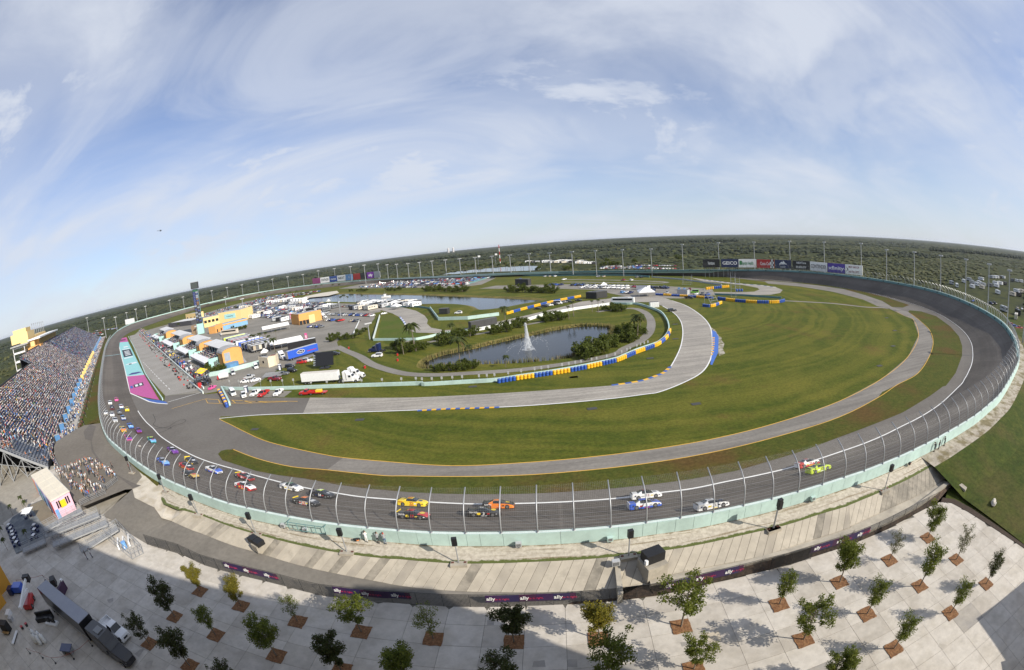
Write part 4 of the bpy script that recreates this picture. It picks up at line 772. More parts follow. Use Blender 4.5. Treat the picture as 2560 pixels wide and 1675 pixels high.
# smaller patched slabs and dark inspection covers lying in the plaza
for i, (pts, m) in enumerate((([(-53.68,25.6,3),(-52.4,25.65,3),(-52.51,24.68,3),(-53.77,24.62,3)], SLM[3]), ([(-58.5,25.43,3),(-57.54,26.32,3),(-56.99,25.72,3),(-57.44,24.93,3)], SLM[3]), ([(-56.64,37.62,3),(-56.27,38.71,3),(-55.32,38.55,3),(-55.59,37.19,3)], SLM[1]), ([(-45.9,19.88,3),(-45.31,20.28,3),(-45.19,18.58,3),(-46.26,18.69,3)], SLM[3]), ([(-43.65,18.5,3),(-42.84,19.12,3),(-42.41,17.87,3),(-43.32,17.4,3)], SLM[3]), ([(-5.2,33.9,3),(-4.45,33.94,3),(-4.5,33.1,3),(-5.2,33.14,3)], SLM[3]), ([(-5.95,28.07,3),(-5.06,28.04,3),(-5.15,27.09,3),(-6.05,27.15,3)], SLM[3]), ([(-0.65,27.54,3),(0.38,27.56,3),(0.42,26.62,3),(-0.84,26.77,3)], SLM[3]), ([(2.51,27.32,3),(3.42,27.23,3),(3.35,26.16,3),(2.46,26.31,3)], SLM[3]), ([(13.61,26.88,3),(14.63,26.68,3),(14.7,26.17,3),(13.59,26.25,3)], SLM[3]), ([(43.08,24.33,3),(43.68,23.12,3),(42.86,22.95,3),(42.52,23.96,3)], SLM[2]), ([(43.58,17.66,3),(43.92,16.65,3),(43.14,16.56,3),(43,17.39,3)], SLM[2]), ([(33.61,24.76,3),(34.73,24.6,3),(34.5,23.76,3),(33.33,24.08,3)], SLM[2]), ([(39.44,11.28,3),(40.3,10.08,3),(39.29,10.13,3),(39.01,11.01,3)], SLM[2]), ([(16.13,27.17,3),(17.82,27,3),(17.63,25.5,3),(16.39,25.68,3)], mat('tan patch', (0.46, 0.40, 0.31), 0.85, 0.1, 0.8)))):
    sheet('slab_patch', [xy(p) for p in pts], PZ + 0.012, m, label=None)
# ---- low retaining kerb, mulch bank and drop at the right end of the path
CUR = resample([(12.74,36.39,3.9),(15.74,36.12,3.9),(21.12,35.99,3.9),(26.92,35.69,3.9),(33.37,35.28,3.9),(41.83,34.17,3.9),(40.13,33.5,3.9),(47.64,33.3,3.9),(55.85,33.32,3.9),(63.28,34.07,3.9),(67.14,34.17,3.9)], 1.0)
n = normals2(CUR); mb = MB(); rings = []
for p, q in zip(CUR, n):
    if q.y > 0: q = -q
    a = Vector((p.x, p.y, 0)); b = a + Vector((q.x, q.y, 0)) * 0.75; rings.append([(a.x, a.y, 3.0), (a.x, a.y, 3.92), (b.x, b.y, 3.92), (b.x, b.y, 2.9)])
mb.loft(rings); tag(mb.build('retaining_kerb', M_CEMENT), 'low weathered concrete retaining kerb below the sloping panels', 'kerb')
mb = MB().prism([xy(p) for p in ([(66.95,34.08,4),(67.86,33.88,4),(67.44,30.19,4),(66.41,29.89,4)])], 2.8, 4.0); tag(mb.build('wing_wall', M_CEMENT), 'short concrete wing wall at the end of the retaining kerb', 'wall')
A = [(p.x + q.x * (-.75 if q.y > 0 else .75), p.y + q.y * (-.75 if q.y > 0 else .75), 3.55) for p, q in zip(CUR, n)]; B = [nearest_on(FL, p) for p in A]
M_MULCHD = mat('dark bark mulch', (0.055, 0.036, 0.024), 0.95, 0.4, 3.0, second=(0.10, 0.065, 0.042), sscale=2.5, bump=0.8, bscale=9)
strip('mulch_bank', A, [(p.x, p.y, 3.06) for p in B], M_MULCHD, sub=2)
GUT = [p for p in resample(SLAB_BOT, 1.0) if p.x > 9]
strip('gutter', [(p.x, p.y, 3.42) for p in GUT], [(q.x, q.y, 3.3) for q in (nearest_on(CUR, p) for p in GUT)], M_CEMENT)
sheet('mulch_corner', [xy(p) for p in ([(5.34,36.55,3.1),(7.18,36.71,3.1),(8.91,36.2,3.1),(9.57,35.56,3.1),(11.15,36.27,3.1),(12.81,36.86,3.1),(14.46,35.85,3.1),(13.52,34.33,3.1),(10.41,34.69,3.1),(6.89,35.03,3.1),(3.41,35.29,3.1)])], 3.12, M_MULCHD)

# ================================================================ vehicles and people
M_GLASS = mat('dark window glass', (0.018, 0.022, 0.026), 0.12, 0.05, 1, spec=0.6)
M_TYRE = mat('tyre rubber', (0.016, 0.016, 0.016), 0.8, 0.1, 3)
M_RIM = mat('wheel metal', (0.28, 0.28, 0.29), 0.35, 0.05, 3, metal=0.7)
M_LAMP = mat('headlamp lens', (0.75, 0.75, 0.72), 0.15, 0.02, 3)
M_TAIL = mat('tail lamp lens', (0.45, 0.02, 0.02), 0.25, 0.02, 3)
M_DARK = mat('black trim', (0.022, 0.022, 0.024), 0.55, 0.1, 2)
COL = dict(white=(0.78, 0.78, 0.77), black=(0.018, 0.018, 0.020), silver=(0.42, 0.43, 0.44), grey=(0.14, 0.145, 0.15), red=(0.46, 0.022, 0.022), blue=(0.035, 0.09, 0.36), navy=(0.012, 0.022, 0.085), green=(0.05, 0.20, 0.07),
           yellow=(0.78, 0.56, 0.02), orange=(0.72, 0.20, 0.025), pink=(0.72, 0.10, 0.32), purple=(0.14, 0.03, 0.26), lime=(0.56, 0.72, 0.04), teal=(0.05, 0.42, 0.48), maroon=(0.20, 0.02, 0.035), sky=(0.16, 0.36, 0.68), gold=(0.50, 0.34, 0.08), cream=(0.62, 0.56, 0.46), royal=(0.03, 0.10, 0.52), tan=(0.42, 0.36, 0.27), brightgreen=(0.25, 0.62, 0.06))
def P_(c): return paint('paint ' + c, COL[c])
def shell(stations):
    """stations: (x, half width, sill z, belt z, roof half width, top z) -> rings of nine points"""
    return [[(x, -w, s), (x, -w, s + .28), (x, -w * .98, b), (x, -r, t), (x, 0, t + .025), (x, r, t), (x, w * .98, b), (x, w, s + .28), (x, w, s)] for x, w, s, b, r, t in stations]
def split_shell(stations, glass):
    """returns mesh builders: body and glazing; glass(i, j) names the pane a face belongs to, or None"""
    R = shell(stations); parts = {'body': MB()}; n = 9
    for i in range(len(R) - 1):
        for j in range(n - 1):
            k = glass(i, j); f = [R[i][j], R[i][j + 1], R[i + 1][j + 1], R[i + 1][j]]
            if isinstance(k, int): parts['body'].add(f, [(0, 3, 2, 1)], k)
            else: parts.setdefault((k + ('' if k != 'side_window' or j < 4 else '.001')) if k else 'body', MB()).add(f, [(0, 3, 2, 1)])
    for ring, fl in ((R[0], False), (R[-1], True)): parts['body'].add(ring, [tuple(range(9)) if not fl else tuple(range(9))[::-1]], 0)
    parts['body'].add([R[0][0], R[0][8], R[-1][8], R[-1][0]], [(0, 1, 2, 3)], 0)
    return parts
def wheel_mesh(r, w):
    k = ('wheel', r, w)
    if k not in CACHE:
        t = MB().tube([(0, -w / 2, 0), (0, w / 2, 0)], r, 12); CACHE[k] = t.mesh('tyre', M_TYRE, False)
        t = MB().tube([(0, -w / 2 - .012, 0), (0, w / 2 + .012, 0)], r * .58, 10); CACHE[k + (1,)] = t.mesh('rim', M_RIM)
    return CACHE[k], CACHE[k + (1,)]
CACHE = {}
def add_wheels(t, xs, y, r, w):
    a, b = wheel_mesh(r, w)
    for x in xs:
        for s in (-1, 1):
            o = place('wheel', a, t, (x, s * y, r)); place('rim', b, o)
# ---- stock cars
RACE = [(-2.45, .88, .2, .84, .78, .90), (-2.25, .97, .14, .93, .84, .98), (-1.45, 1.0, .12, .95, .72, 1.02), (-.80, 1.0, .12, .93, .58, 1.27), (-.45, 1.0, .12, .92, .56, 1.30), (.25, 1.0, .12, .90, .56, 1.27), (.98, 1.0, .12, .88, .70, .93), (1.75, .99, .12, .78, .80, .83), (2.2, .95, .12, .64, .78, .70), (2.45, .80, .14, .42, .62, .48)]
def race_glass(i, j):
    if i in (3, 4) and j in (2, 5): return 'side_window'
    if i == 2 and j in (3, 4): return 'rear_window'
    if i == 5 and j in (3, 4): return 'windscreen'
    if i == 5 and j in (2, 5): return 'side_window'
    if i in (3, 4) and j in (3, 4): return 1          # roof
    if i >= 6 and j in (2, 3, 4, 5): return 2         # bonnet
    if j in (0, 7): return 3                          # skirts
    if i <= 1: return 4                               # tail
    return 0
RC_PARTS = split_shell(RACE, race_glass)
def race_mesh(side, roof, hood, skirt, tail):
    k = ('race', side, roof, hood, skirt, tail)
    if k not in CACHE: CACHE[k] = RC_PARTS['body'].mesh('body', [P_(side), P_(roof), P_(hood), P_(skirt), P_(tail)])
    return CACHE[k]
GLZ = ('side_window', 'side_window.001', 'rear_window', 'windscreen')
for k in GLZ: CACHE['rc' + k] = RC_PARTS[k].mesh(k[:11], M_GLASS)
_m = MB(); _m.box((-2.36, 0, 1.04), (0.10, 1.62, 0.14)); _m.box((-2.36, -.7, .96), (0.08, .04, .1)); _m.box((-2.36, .7, .96), (0.08, .04, .1)); 
_m2 = MB(); _m2.box((2.38, 0, .11), (0.34, 1.75, .04)); _m2.box((2.40, 0, .30), (0.14, 1.15, .16))
SPL = _m2.mesh('splitter', M_DARK)
def along(p):
    i = min(range(len(WALL_S)), key=lambda i: (INNER_S[i][0] + WALL_S[i][0] - 2 * p[0]) ** 2 + (INNER_S[i][1] + WALL_S[i][1] - 2 * p[1]) ** 2)
    t = Vector(INNER_S[(i + 2) % len(INNER_S)]) - Vector(INNER_S[i - 2]); t2 = Vector(WALL_S[(i + 2) % len(WALL_S)]) - Vector(WALL_S[i - 2]); t = (t.normalized() + t2.normalized()).normalized()
    a = Vector(INNER_S[i]) - (Vector(WALL_S[i]) - Vector((0, 0, 1.2))); z = t.cross(a) if t.cross(a).z > 0 else a.cross(t); z.normalize(); t = (t - z * t.dot(z)).normalized(); return t, z
def race_car(p, label, side, roof=None, hood=None, skirt=None, tail=None, num=None, numcol='white', stripes=None, words_=None, spoil='black', wcol='white', badge=False):
    t = thing('race_car', label, 'race car', p, 0, 'stock cars racing through the turn'); d, z = along(p); y = z.cross(d)
    t.matrix_world = Matrix(((d.x, y.x, z.x, p[0]), (d.y, y.y, z.y, p[1]), (d.z, y.z, z.z, p[2] + .02), (0, 0, 0, 1)))
    place('body', race_mesh(side, roof or side, hood or side, skirt or side, tail or side), t)
    for k in GLZ: place(k.split('.')[0], CACHE['rc' + k], t)
    key = ('spoiler', spoil)
    if key not in CACHE: CACHE[key] = _m.mesh('spoiler', P_(spoil))
    place('spoiler', CACHE[key], t); place('splitter', SPL, t); add_wheels(t, (-1.38, 1.42), .88, .345, .30)
    hl = CACHE.setdefault('rc_hl', MB().box((0, 0, 0), (.10, .30, .12)).mesh('headlight', M_LAMP))
    for s in (-1, 1): place('headlight', hl, t, (2.33, s * .62, .50))
    if num:
        m = MB()
        for a in ((.62, (.12, -1.012, .56), (1, 0, 0), (0, 0, 1)), (.62, (.12, 1.012, .56), (-1, 0, 0), (0, 0, 1)), (.85, (-.35, 0, 1.335), (0, -1, 0), (1, 0, 0))):
            m = MB(); put_text(m, num, *a, bold=True); m.build('number', P_(numcol), t)
    rc = random.Random(len(label)); dec = [P_(k) for k in rc.sample([c for c in ('white', 'black', 'yellow', 'red', 'silver', 'navy') if c not in (side, roof)], 3)]; fl = lambda s: (0, 1, 2, 3) if s < 0 else (3, 2, 1, 0)
    for k, (x0, x1, z0, z1, sl) in enumerate(((-2.0, -1.75, .55, .75, .05), (-.95, -.45, .42, .62, .1), (.55, .95, .45, .62, .06), (1.85, 2.1, .42, .55, .03), (-.3, .5, .17, .27, .12))):
        if words_ and k < 2: continue
        for s in (-1, 1): m = MB(); m.add([(x0, s * 1.01, z0), (x1, s * 1.01, z0), (x1 + sl, s * 1.01, z1), (x0 + sl, s * 1.01, z1)], [fl(s)]); m.build('decal', dec[k % 3], t)
    if not badge: w = rc.uniform(.22, .5); m = MB(); m.add([(1.1, -w, .945), (1.1, w, .945), (1.7, w * .8, .86), (1.7, -w * .8, .86)], [(3, 2, 1, 0)]); m.build('decal', dec[0], t)
    if stripes:
        m = MB()
        for k in range(7):
            x = -.9 + k * .26
            for s in (-1, 1): m.add([(x, s * 1.008, .2), (x + .13, s * 1.008, .2), (x + .35, s * 1.008, .85), (x + .22, s * 1.008, .85)], [(0, 1, 2, 3) if s < 0 else (3, 2, 1, 0)])
        for k in range(5):
            y0 = -.55 + k * .24; m.add([(1.05, y0, .965), (1.75, y0 * 1.2, .87), (1.75, y0 * 1.2 + .13, .87), (1.05, y0 + .13, .965)], [(0, 1, 2, 3)])
        m.build('stripe', P_(stripes), t)
    if words_:
        for w, x, zz, sz, wd in words_:
            for s in (-1, 1): m = MB(); put_text(m, w, sz, (x, s * 1.012, zz), (-s, 0, 0), (0, 0, 1), width=wd, bold=True); m.build('lettering', P_(wcol), t)
    if badge:      # round amber sponsor badge on bonnet and doors
        m = MB(); m.add([(1.45 + .38 * math.cos(a * pi / 5), .55 * math.sin(a * pi / 5), .92 - .05 * math.cos(a * pi / 5)) for a in range(10)], [tuple(range(10))])
        for s in (-1, 1): m.add([(-.62 + .30 * math.cos(a * pi / 5), s * 1.012, .55 + .20 * math.sin(a * pi / 5)) for a in range(10)], [tuple(range(10)) if s < 0 else tuple(range(10))[::-1]])
        m.build('badge', P_('yellow'), t)
    return t
for p, args in zip([(-168.34,126.08,1.5),(-164.71,119.02,2.3),(-155.44,112.67,2.3),(-154.08,117.12,1.3),(-147.28,114.66,1),(-149.03,103.93,3.2),(-144.8,103.95,2.6),(-145.54,108.75,1.8),(-136.26,102.94,1.8),(-135.7,98.12,2.7),(-121.44,90.13,2.7),(-123.97,95.83,1.7),(-116.04,92.7,1.5),(-110.94,83.39,2.9),(-103.08,86.66,1.3),(-88.82,81.27,1),(-82.03,70.37,3.1),(-77.3,76.09,1.1),(-74.2,70.71,2.3),(-68.06,65.33,3.2),(-66.38,71.73,1.4),(-56.67,70.24,1),(-52.33,64.03,2.3),(-43.62,67.36,0.8),(-35.79,64.71,1),(-36.33,59.3,2.6),(-18.46,62.36,0.8),(-16.81,55.66,2.7),(-4.37,60.6,0.7),(-6.41,56.8,1.9),(18.58,58.67,0.6),(16.88,53.77,2.2),(24.98,47.84,4.1),(49.34,57.16,0.7),(48.21,52.41,2.2)], (
    ('bright pink stock car, last of the pack, near the aqua and pink painted grass', dict(side='pink', skirt='purple', hood='pink')),
    ('plain white stock car running high just ahead of the pink one', dict(side='white', skirt='silver')),
    ('dark maroon and black stock car behind a pale cream one on the high line', dict(side='maroon', roof='black', hood='black')),
    ('pale blue and white stock car beside a yellow one on the front straight', dict(side='sky', hood='white', roof='white', skirt='navy')),
    ('bright yellow stock car lowest on the track beside a pale blue one', dict(side='yellow', skirt='yellow', hood='yellow')),
    ('pale cream stock car closest to the outer wall on the front straight', dict(side='cream', hood='white', skirt='silver')),
    ('white stock car beside a black one, second from the wall', dict(side='white', hood='white', skirt='grey')),
    ('black and grey stock car between a white and a yellow one', dict(side='black', roof='grey', hood='grey')),
    ('blue and silver stock car low on the front straight with a white one outside it', dict(side='blue', hood='silver', roof='sky')),
    ('white stock car with dark skirts behind an orange and yellow one', dict(side='white', hood='silver', skirt='black')),
    ('orange and yellow stock car beside a blue one at the turn entry', dict(side='yellow', hood='orange', skirt='orange')),
    ('royal blue stock car beside an orange and yellow one at the turn entry', dict(side='royal', hood='sky', skirt='navy')),
    ('dark purple and maroon stock car low on the track ahead of a royal blue one', dict(side='maroon', hood='purple', roof='purple', skirt='black')),
    ('magenta and purple stock car high near the wall behind a teal one', dict(side='pink', hood='purple', roof='maroon', skirt='purple')),
    ('teal and lime stock car alone on the low line entering the turn', dict(side='teal', hood='sky', roof='lime', skirt='navy', tail='lime')),
    ('purple stock car with a white roof just inside the white line', dict(side='purple', roof='white', hood='purple', skirt='black')),
    ('blue stock car with pale roof high beside the fence posts', dict(side='royal', roof='silver', hood='sky', skirt='navy')),
    ('black stock car with yellow trim next to the white line', dict(side='black', roof='black', hood='black', skirt='gold', tail='yellow', spoil='yellow')),
    ('red and black stock car in the middle of three running side by side', dict(side='red', roof='black', hood='black', skirt='orange')),
    ('black and gold stock car nearest the wall of three running side by side', dict(side='black', roof='grey', hood='gold', skirt='black')),
    ('white and blue stock car alone by the white line', dict(side='white', roof='white', hood='royal', skirt='royal')),
    ('black and red stock car with a yellow spoiler inside a red and white one', dict(side='red', roof='red', hood='black', skirt='black', tail='black', num='20', spoil='yellow')),
    ('red stock car with white bonnet and white roof outside a black and red one', dict(side='red', roof='white', hood='white', skirt='red', tail='white', num='6')),
    ('white stock car with a green and yellow roof by the white line', dict(side='white', roof='green', hood='white', skirt='white', tail='silver', num='45', numcol='black')),
    ('black stock car with a lime green roof', dict(side='black', roof='lime', hood='black', skirt='black', num='54', numcol='white')),
    ('black stock car with white stripes, orange number and orange roof', dict(side='black', roof='orange', hood='black', skirt='black', num='10', numcol='orange', stripes='white', spoil='yellow')),
    ('yellow stock car with red number 22', dict(side='yellow', roof='yellow', hood='yellow', skirt='yellow', num='22', numcol='red', spoil='black', words_=(('PENNZOIL', -1.75, .72, .2, .75),), wcol='red')),
    ('red and black stock car with red number 19 and white side lettering', dict(side='black', roof='red', hood='red', skirt='black', num='19', numcol='red', spoil='yellow', badge=True, words_=(('TRACKER', -1.55, .74, .3, 1.1),))),
    ('orange-red stock car with a black bonnet and white lettering', dict(side='orange', roof='orange', hood='black', skirt='orange', tail='black', words_=(('KUBOTA', -1.55, .72, .3, 1.1),))),
    ('black stock car with white number 3 and a round amber door badge', dict(side='black', roof='black', hood='black', skirt='black', num='3', numcol='white', badge=True, words_=(('TRACKER', -1.4, .74, .32, 1.3),))),
    ('white stock car with dark red number 11, inside a blue and white one', dict(side='white', roof='black', hood='white', skirt='white', num='11', numcol='maroon')),
    ('blue and white stock car with blue number 5', dict(side='white', roof='royal', hood='royal', skirt='royal', tail='royal', num='5', numcol='royal', spoil='white')),
    ('white and black stock car running alone next to the outer wall', dict(side='white', roof='white', hood='black', skirt='white', num='11', numcol='black', tail='silver')),
    ('white and red stock car leading on the inside of a lime yellow one', dict(side='white', roof='silver', hood='white', skirt='red', tail='red', num='23', numcol='red', spoil='white')),
    ('lime yellow stock car with black number 12', dict(side='lime', roof='lime', hood='lime', skirt='lime', num='12', numcol='black', tail='lime')))):
    race_car(p, args[0], **args[1])
# ---- road vehicles
def road_shell(kind):
    if kind == 'sedan': S = [(-2.3, .82, .25, .86, .7, .92), (-1.75, .9, .22, .95, .72, 1.0), (-1.1, .92, .22, .95, .62, 1.38), (.1, .92, .22, .93, .6, 1.44), (.95, .92, .22, .92, .72, .98), (2.0, .88, .22, .75, .74, .82), (2.3, .75, .25, .55, .6, .6)]; g = {1: 'rear_window', 2: 'roof', 3: 'windscreen'}
    elif kind == 'suv': S = [(-2.35, .86, .32, 1.0, .74, 1.35), (-2.2, .95, .3, 1.08, .74, 1.68), (-.6, .97, .3, 1.08, .74, 1.76), (.35, .97, .3, 1.06, .72, 1.72), (1.05, .97, .3, 1.05, .78, 1.12), (2.15, .94, .3, .95, .8, 1.02), (2.4, .85, .32, .65, .7, .7)]; g = {0: 'rear_window', 1: 'roof', 2: 'roof', 3: 'windscreen'}
    elif kind == 'van': S = [(-2.9, .95, .35, 1.15, .85, 2.1), (-2.75, 1.0, .32, 1.15, .85, 2.35), (1.2, 1.0, .32, 1.15, .82, 2.35), (1.75, 1.0, .32, 1.15, .8, 2.0), (2.3, 1.0, .32, 1.1, .82, 1.2), (2.85, .95, .32, .9, .8, .98), (2.95, .85, .35, .65, .7, .7)]; g = {0: 'rear_window', 1: 'roof', 2: 'roof', 3: 'windscreen'}
    else: S = [(-.55, .98, .4, 1.18, .76, 1.3), (-.45, .98, .4, 1.18, .74, 1.86), (.55, .98, .4, 1.18, .74, 1.9), (.75, .98, .4, 1.18, .74, 1.86), (1.35, .98, .4, 1.16, .82, 1.22), (2.7, .96, .4, 1.05, .84, 1.12), (2.95, .9, .42, .75, .8, .8)]; g = {0: 'rear_window', 1: 'roof', 2: 'roof', 3: 'windscreen'}
    def gl(i, j):
        k = g.get(i)
        if not k: return 0
        if j in (3, 4): return 0 if k == 'roof' else k
        if j in (2, 5) and k == 'roof': return 'side_window'
        return 0
    return split_shell(S, gl)
def road_vehicle(kind, color, rear, front, label, cat, group=None, name=None, extra=None, zz=0.0, two=None):
    a, b = Vector(rear), Vector(front); c = (a + b) / 2; rz = math.atan2(b.y - a.y, b.x - a.x)
    t = thing(name or {'sedan': 'parked_car', 'suv': 'parked_suv', 'van': 'parked_van', 'pickup': 'pickup_truck'}[kind], label, cat, (c.x, c.y, a.z + zz), rz, group)
    key = (kind, color)
    if key not in CACHE:
        S = road_shell(kind)
        if kind == 'pickup':
            B = S['body']; B.box((-1.75, 0, .72), (2.4, 1.9, .18)); B.box((-1.75, -.94, 1.0), (2.4, .08, .56)); B.box((-1.75, .94, 1.0), (2.4, .08, .56)); B.box((-2.93, 0, 1.0), (.08, 1.9, .56)); B.box((-.6, 0, 1.0), (.08, 1.9, .4))
        CACHE[key] = {k: v.mesh(k, [P_(color)] if k == 'body' else M_GLASS) for k, v in S.items()}
    for k, m in CACHE[key].items(): place(k.split('.')[0], m, t)
    x, y, r, w = {'sedan': (1.4, .8, .33, .22), 'suv': (1.45, .84, .38, .25), 'van': (1.9, .88, .36, .25), 'pickup': (1.95, .86, .41, .28)}[kind]
    add_wheels(t, (-x if kind != 'pickup' else -1.8, x if kind != 'sedan' else 1.45), y, r, w)
    fx, fz = {'sedan': (2.2, .66), 'suv': (2.32, .82), 'van': (2.9, .8), 'pickup': (2.88, .9)}[kind]; rx = {'sedan': -2.3, 'suv': -2.37, 'van': -2.92, 'pickup': -2.98}[kind]
    for nm, xx, m in (('headlight', fx, M_LAMP), ('tail_light', rx, M_TAIL)):
        me = CACHE.setdefault((nm, kind), MB().box((0, 0, 0), (.10, .28, .16)).mesh(nm, m))
        for s in (-1, 1): place(nm, me, t, (xx, s * .66, fz + (.12 if nm == 'tail_light' else 0)))
    place('grille', CACHE.setdefault(('gr', kind), MB().box((0, 0, 0), (.08, .8, .22)).mesh('grille', M_DARK)), t, (fx + .06, 0, fz - .06))
    return t
def tractor(t, color, x0=0.0, sleeper=True, z=0.0):
    """highway tractor facing +x with its bumper at x0"""
    m = MB(); c = P_(color)
    m.loft([[(x0 - .1, -w, .45), (x0 - .1, w, .45), (x0 - .1, w, h), (x0 - .1, -w, h)] if k == 0 else [(x0 - d, -w, .45), (x0 - d, w, .45), (x0 - d, w, h), (x0 - d, -w, h)] for k, (d, w, h) in enumerate(((0, .85, 1.25), (.5, .95, 1.65), (2.0, 1.02, 1.95), (2.1, 1.15, 2.0)))])
    m.loft([[(x0 - d, -w, .6), (x0 - d, w, .6), (x0 - d, w, h), (x0 - d, -w, h)] for d, w, h in ((2.1, 1.15, 2.0), (2.7, 1.18, 2.85), (4.0, 1.2, 3.0), (4.6, 1.22, 3.85), (5.8, 1.22, 3.95), (5.85, 1.2, 3.9))])
    m.build('cab', c, t)
    m = MB(); m.add([(x0 - 2.12, -1.0, 2.1), (x0 - 2.12, 1.0, 2.1), (x0 - 2.62, 1.0, 2.8), (x0 - 2.62, -1.0, 2.8)], [(0, 1, 2, 3)]); m.build('windscreen', M_GLASS, t)
    m = MB()
    for s in (-1, 1): m.box((x0 - 3.2, s * 1.2, 2.3), (.9, .04, .7))
    m.build('side_window', M_GLASS, t)
    MB().box((x0 - 6.6, 0, .85), (2.6, .8, .3)).build('chassis', M_DARK, t); MB().box((x0 + .02, 0, .6), (.2, 1.9, .4)).build('bumper', P_('silver'), t); MB().box((x0 - .07, 0, 1.05), (.12, 1.1, .7)).build('grille', M_DARK, t)
    for s in (-1, 1): MB().tube([(x0 - 4.5, s * 1.25, 1.0), (x0 - 4.5, s * 1.25, 3.9)], .08, 6).build('exhaust_pipe', M_RIM, t)
    a, b = wheel_mesh(.52, .32)
    for x in (-1.1, -6.2, -7.4):
        for s in (-1, 1): o = place('wheel', a, t, (x0 + x, s * 1.0, .52)); place('rim', b, o)
def trailer(t, side, roof, x1, x0, w=2.55, h=4.05, stripe=None, floor=1.1):
    """box trailer between x1 (rear) and x0 (front)"""
    m = MB(); m.box(((x0 + x1) / 2, 0, (floor + h) / 2), (x0 - x1, w, h - floor), 0, 0); o = m.build('trailer_body', P_(side) if isinstance(side, str) else side, t)
    MB().box(((x0 + x1) / 2, 0, h + .03), (x0 - x1 - .1, w - .1, .05)).build('roof', P_(roof) if isinstance(roof, str) else roof, t)
    a, b = wheel_mesh(.48, .3)
    for x in (x1 + 1.4, x1 + 2.7):
        for s in (-1, 1): q = place('wheel', a, t, (x, s * 1.0, .48)); place('rim', b, q)
    MB().box((x0 - 2.2, 0, .6), (.2, 1.6, 1.0)).build('landing_gear', M_DARK, t)
    MB().box((x1 - .03, 0, (floor + h) / 2), (.05, w - .2, h - floor - .2)).build('rear_door', P_('silver'), t)
    if stripe: MB().box(((x0 + x1) / 2, 0, floor + .3), (x0 - x1 - .4, w + .02, .25)).build('stripe', P_(stripe), t)
    return o
def at_(rear, front, name, label, cat, group=None):
    a, b = Vector(rear), Vector(front); return thing(name, label, cat, (a.x, a.y, a.z), math.atan2(b.y - a.y, b.x - a.x), group), (Vector(xy(b)) - Vector(xy(a))).length
# ---- people
SKIN = [mat('skin %d' % i, c, 0.6, 0.05, 3) for i, c in enumerate(((0.55, 0.33, 0.24), (0.36, 0.20, 0.13), (0.18, 0.09, 0.055)))]
HAIR = [mat('hair %d' % i, c, 0.7, 0.1, 3) for i, c in enumerate(((0.02, 0.014, 0.01), (0.12, 0.07, 0.03), (0.35, 0.25, 0.12), (0.6, 0.6, 0.58)))]
CLOTH = {k: mat('cloth ' + k, c, 0.9, 0.12, 4) for k, c in dict(white=(.72, .72, .70), grey=(.28, .29, .30), black=(.02, .02, .022), red=(.48, .035, .03), navy=(.02, .03, .09), blue=(.06, .15, .42), sky=(.30, .48, .70), orange=(.72, .22, .04), yellow=(.75, .50, .06), pink=(.66, .26, .34), khaki=(.36, .29, .19), denim=(.07, .11, .2), maroon=(.2, .03, .04), green=(.06, .22, .1), brown=(.15, .09, .05)).items()}
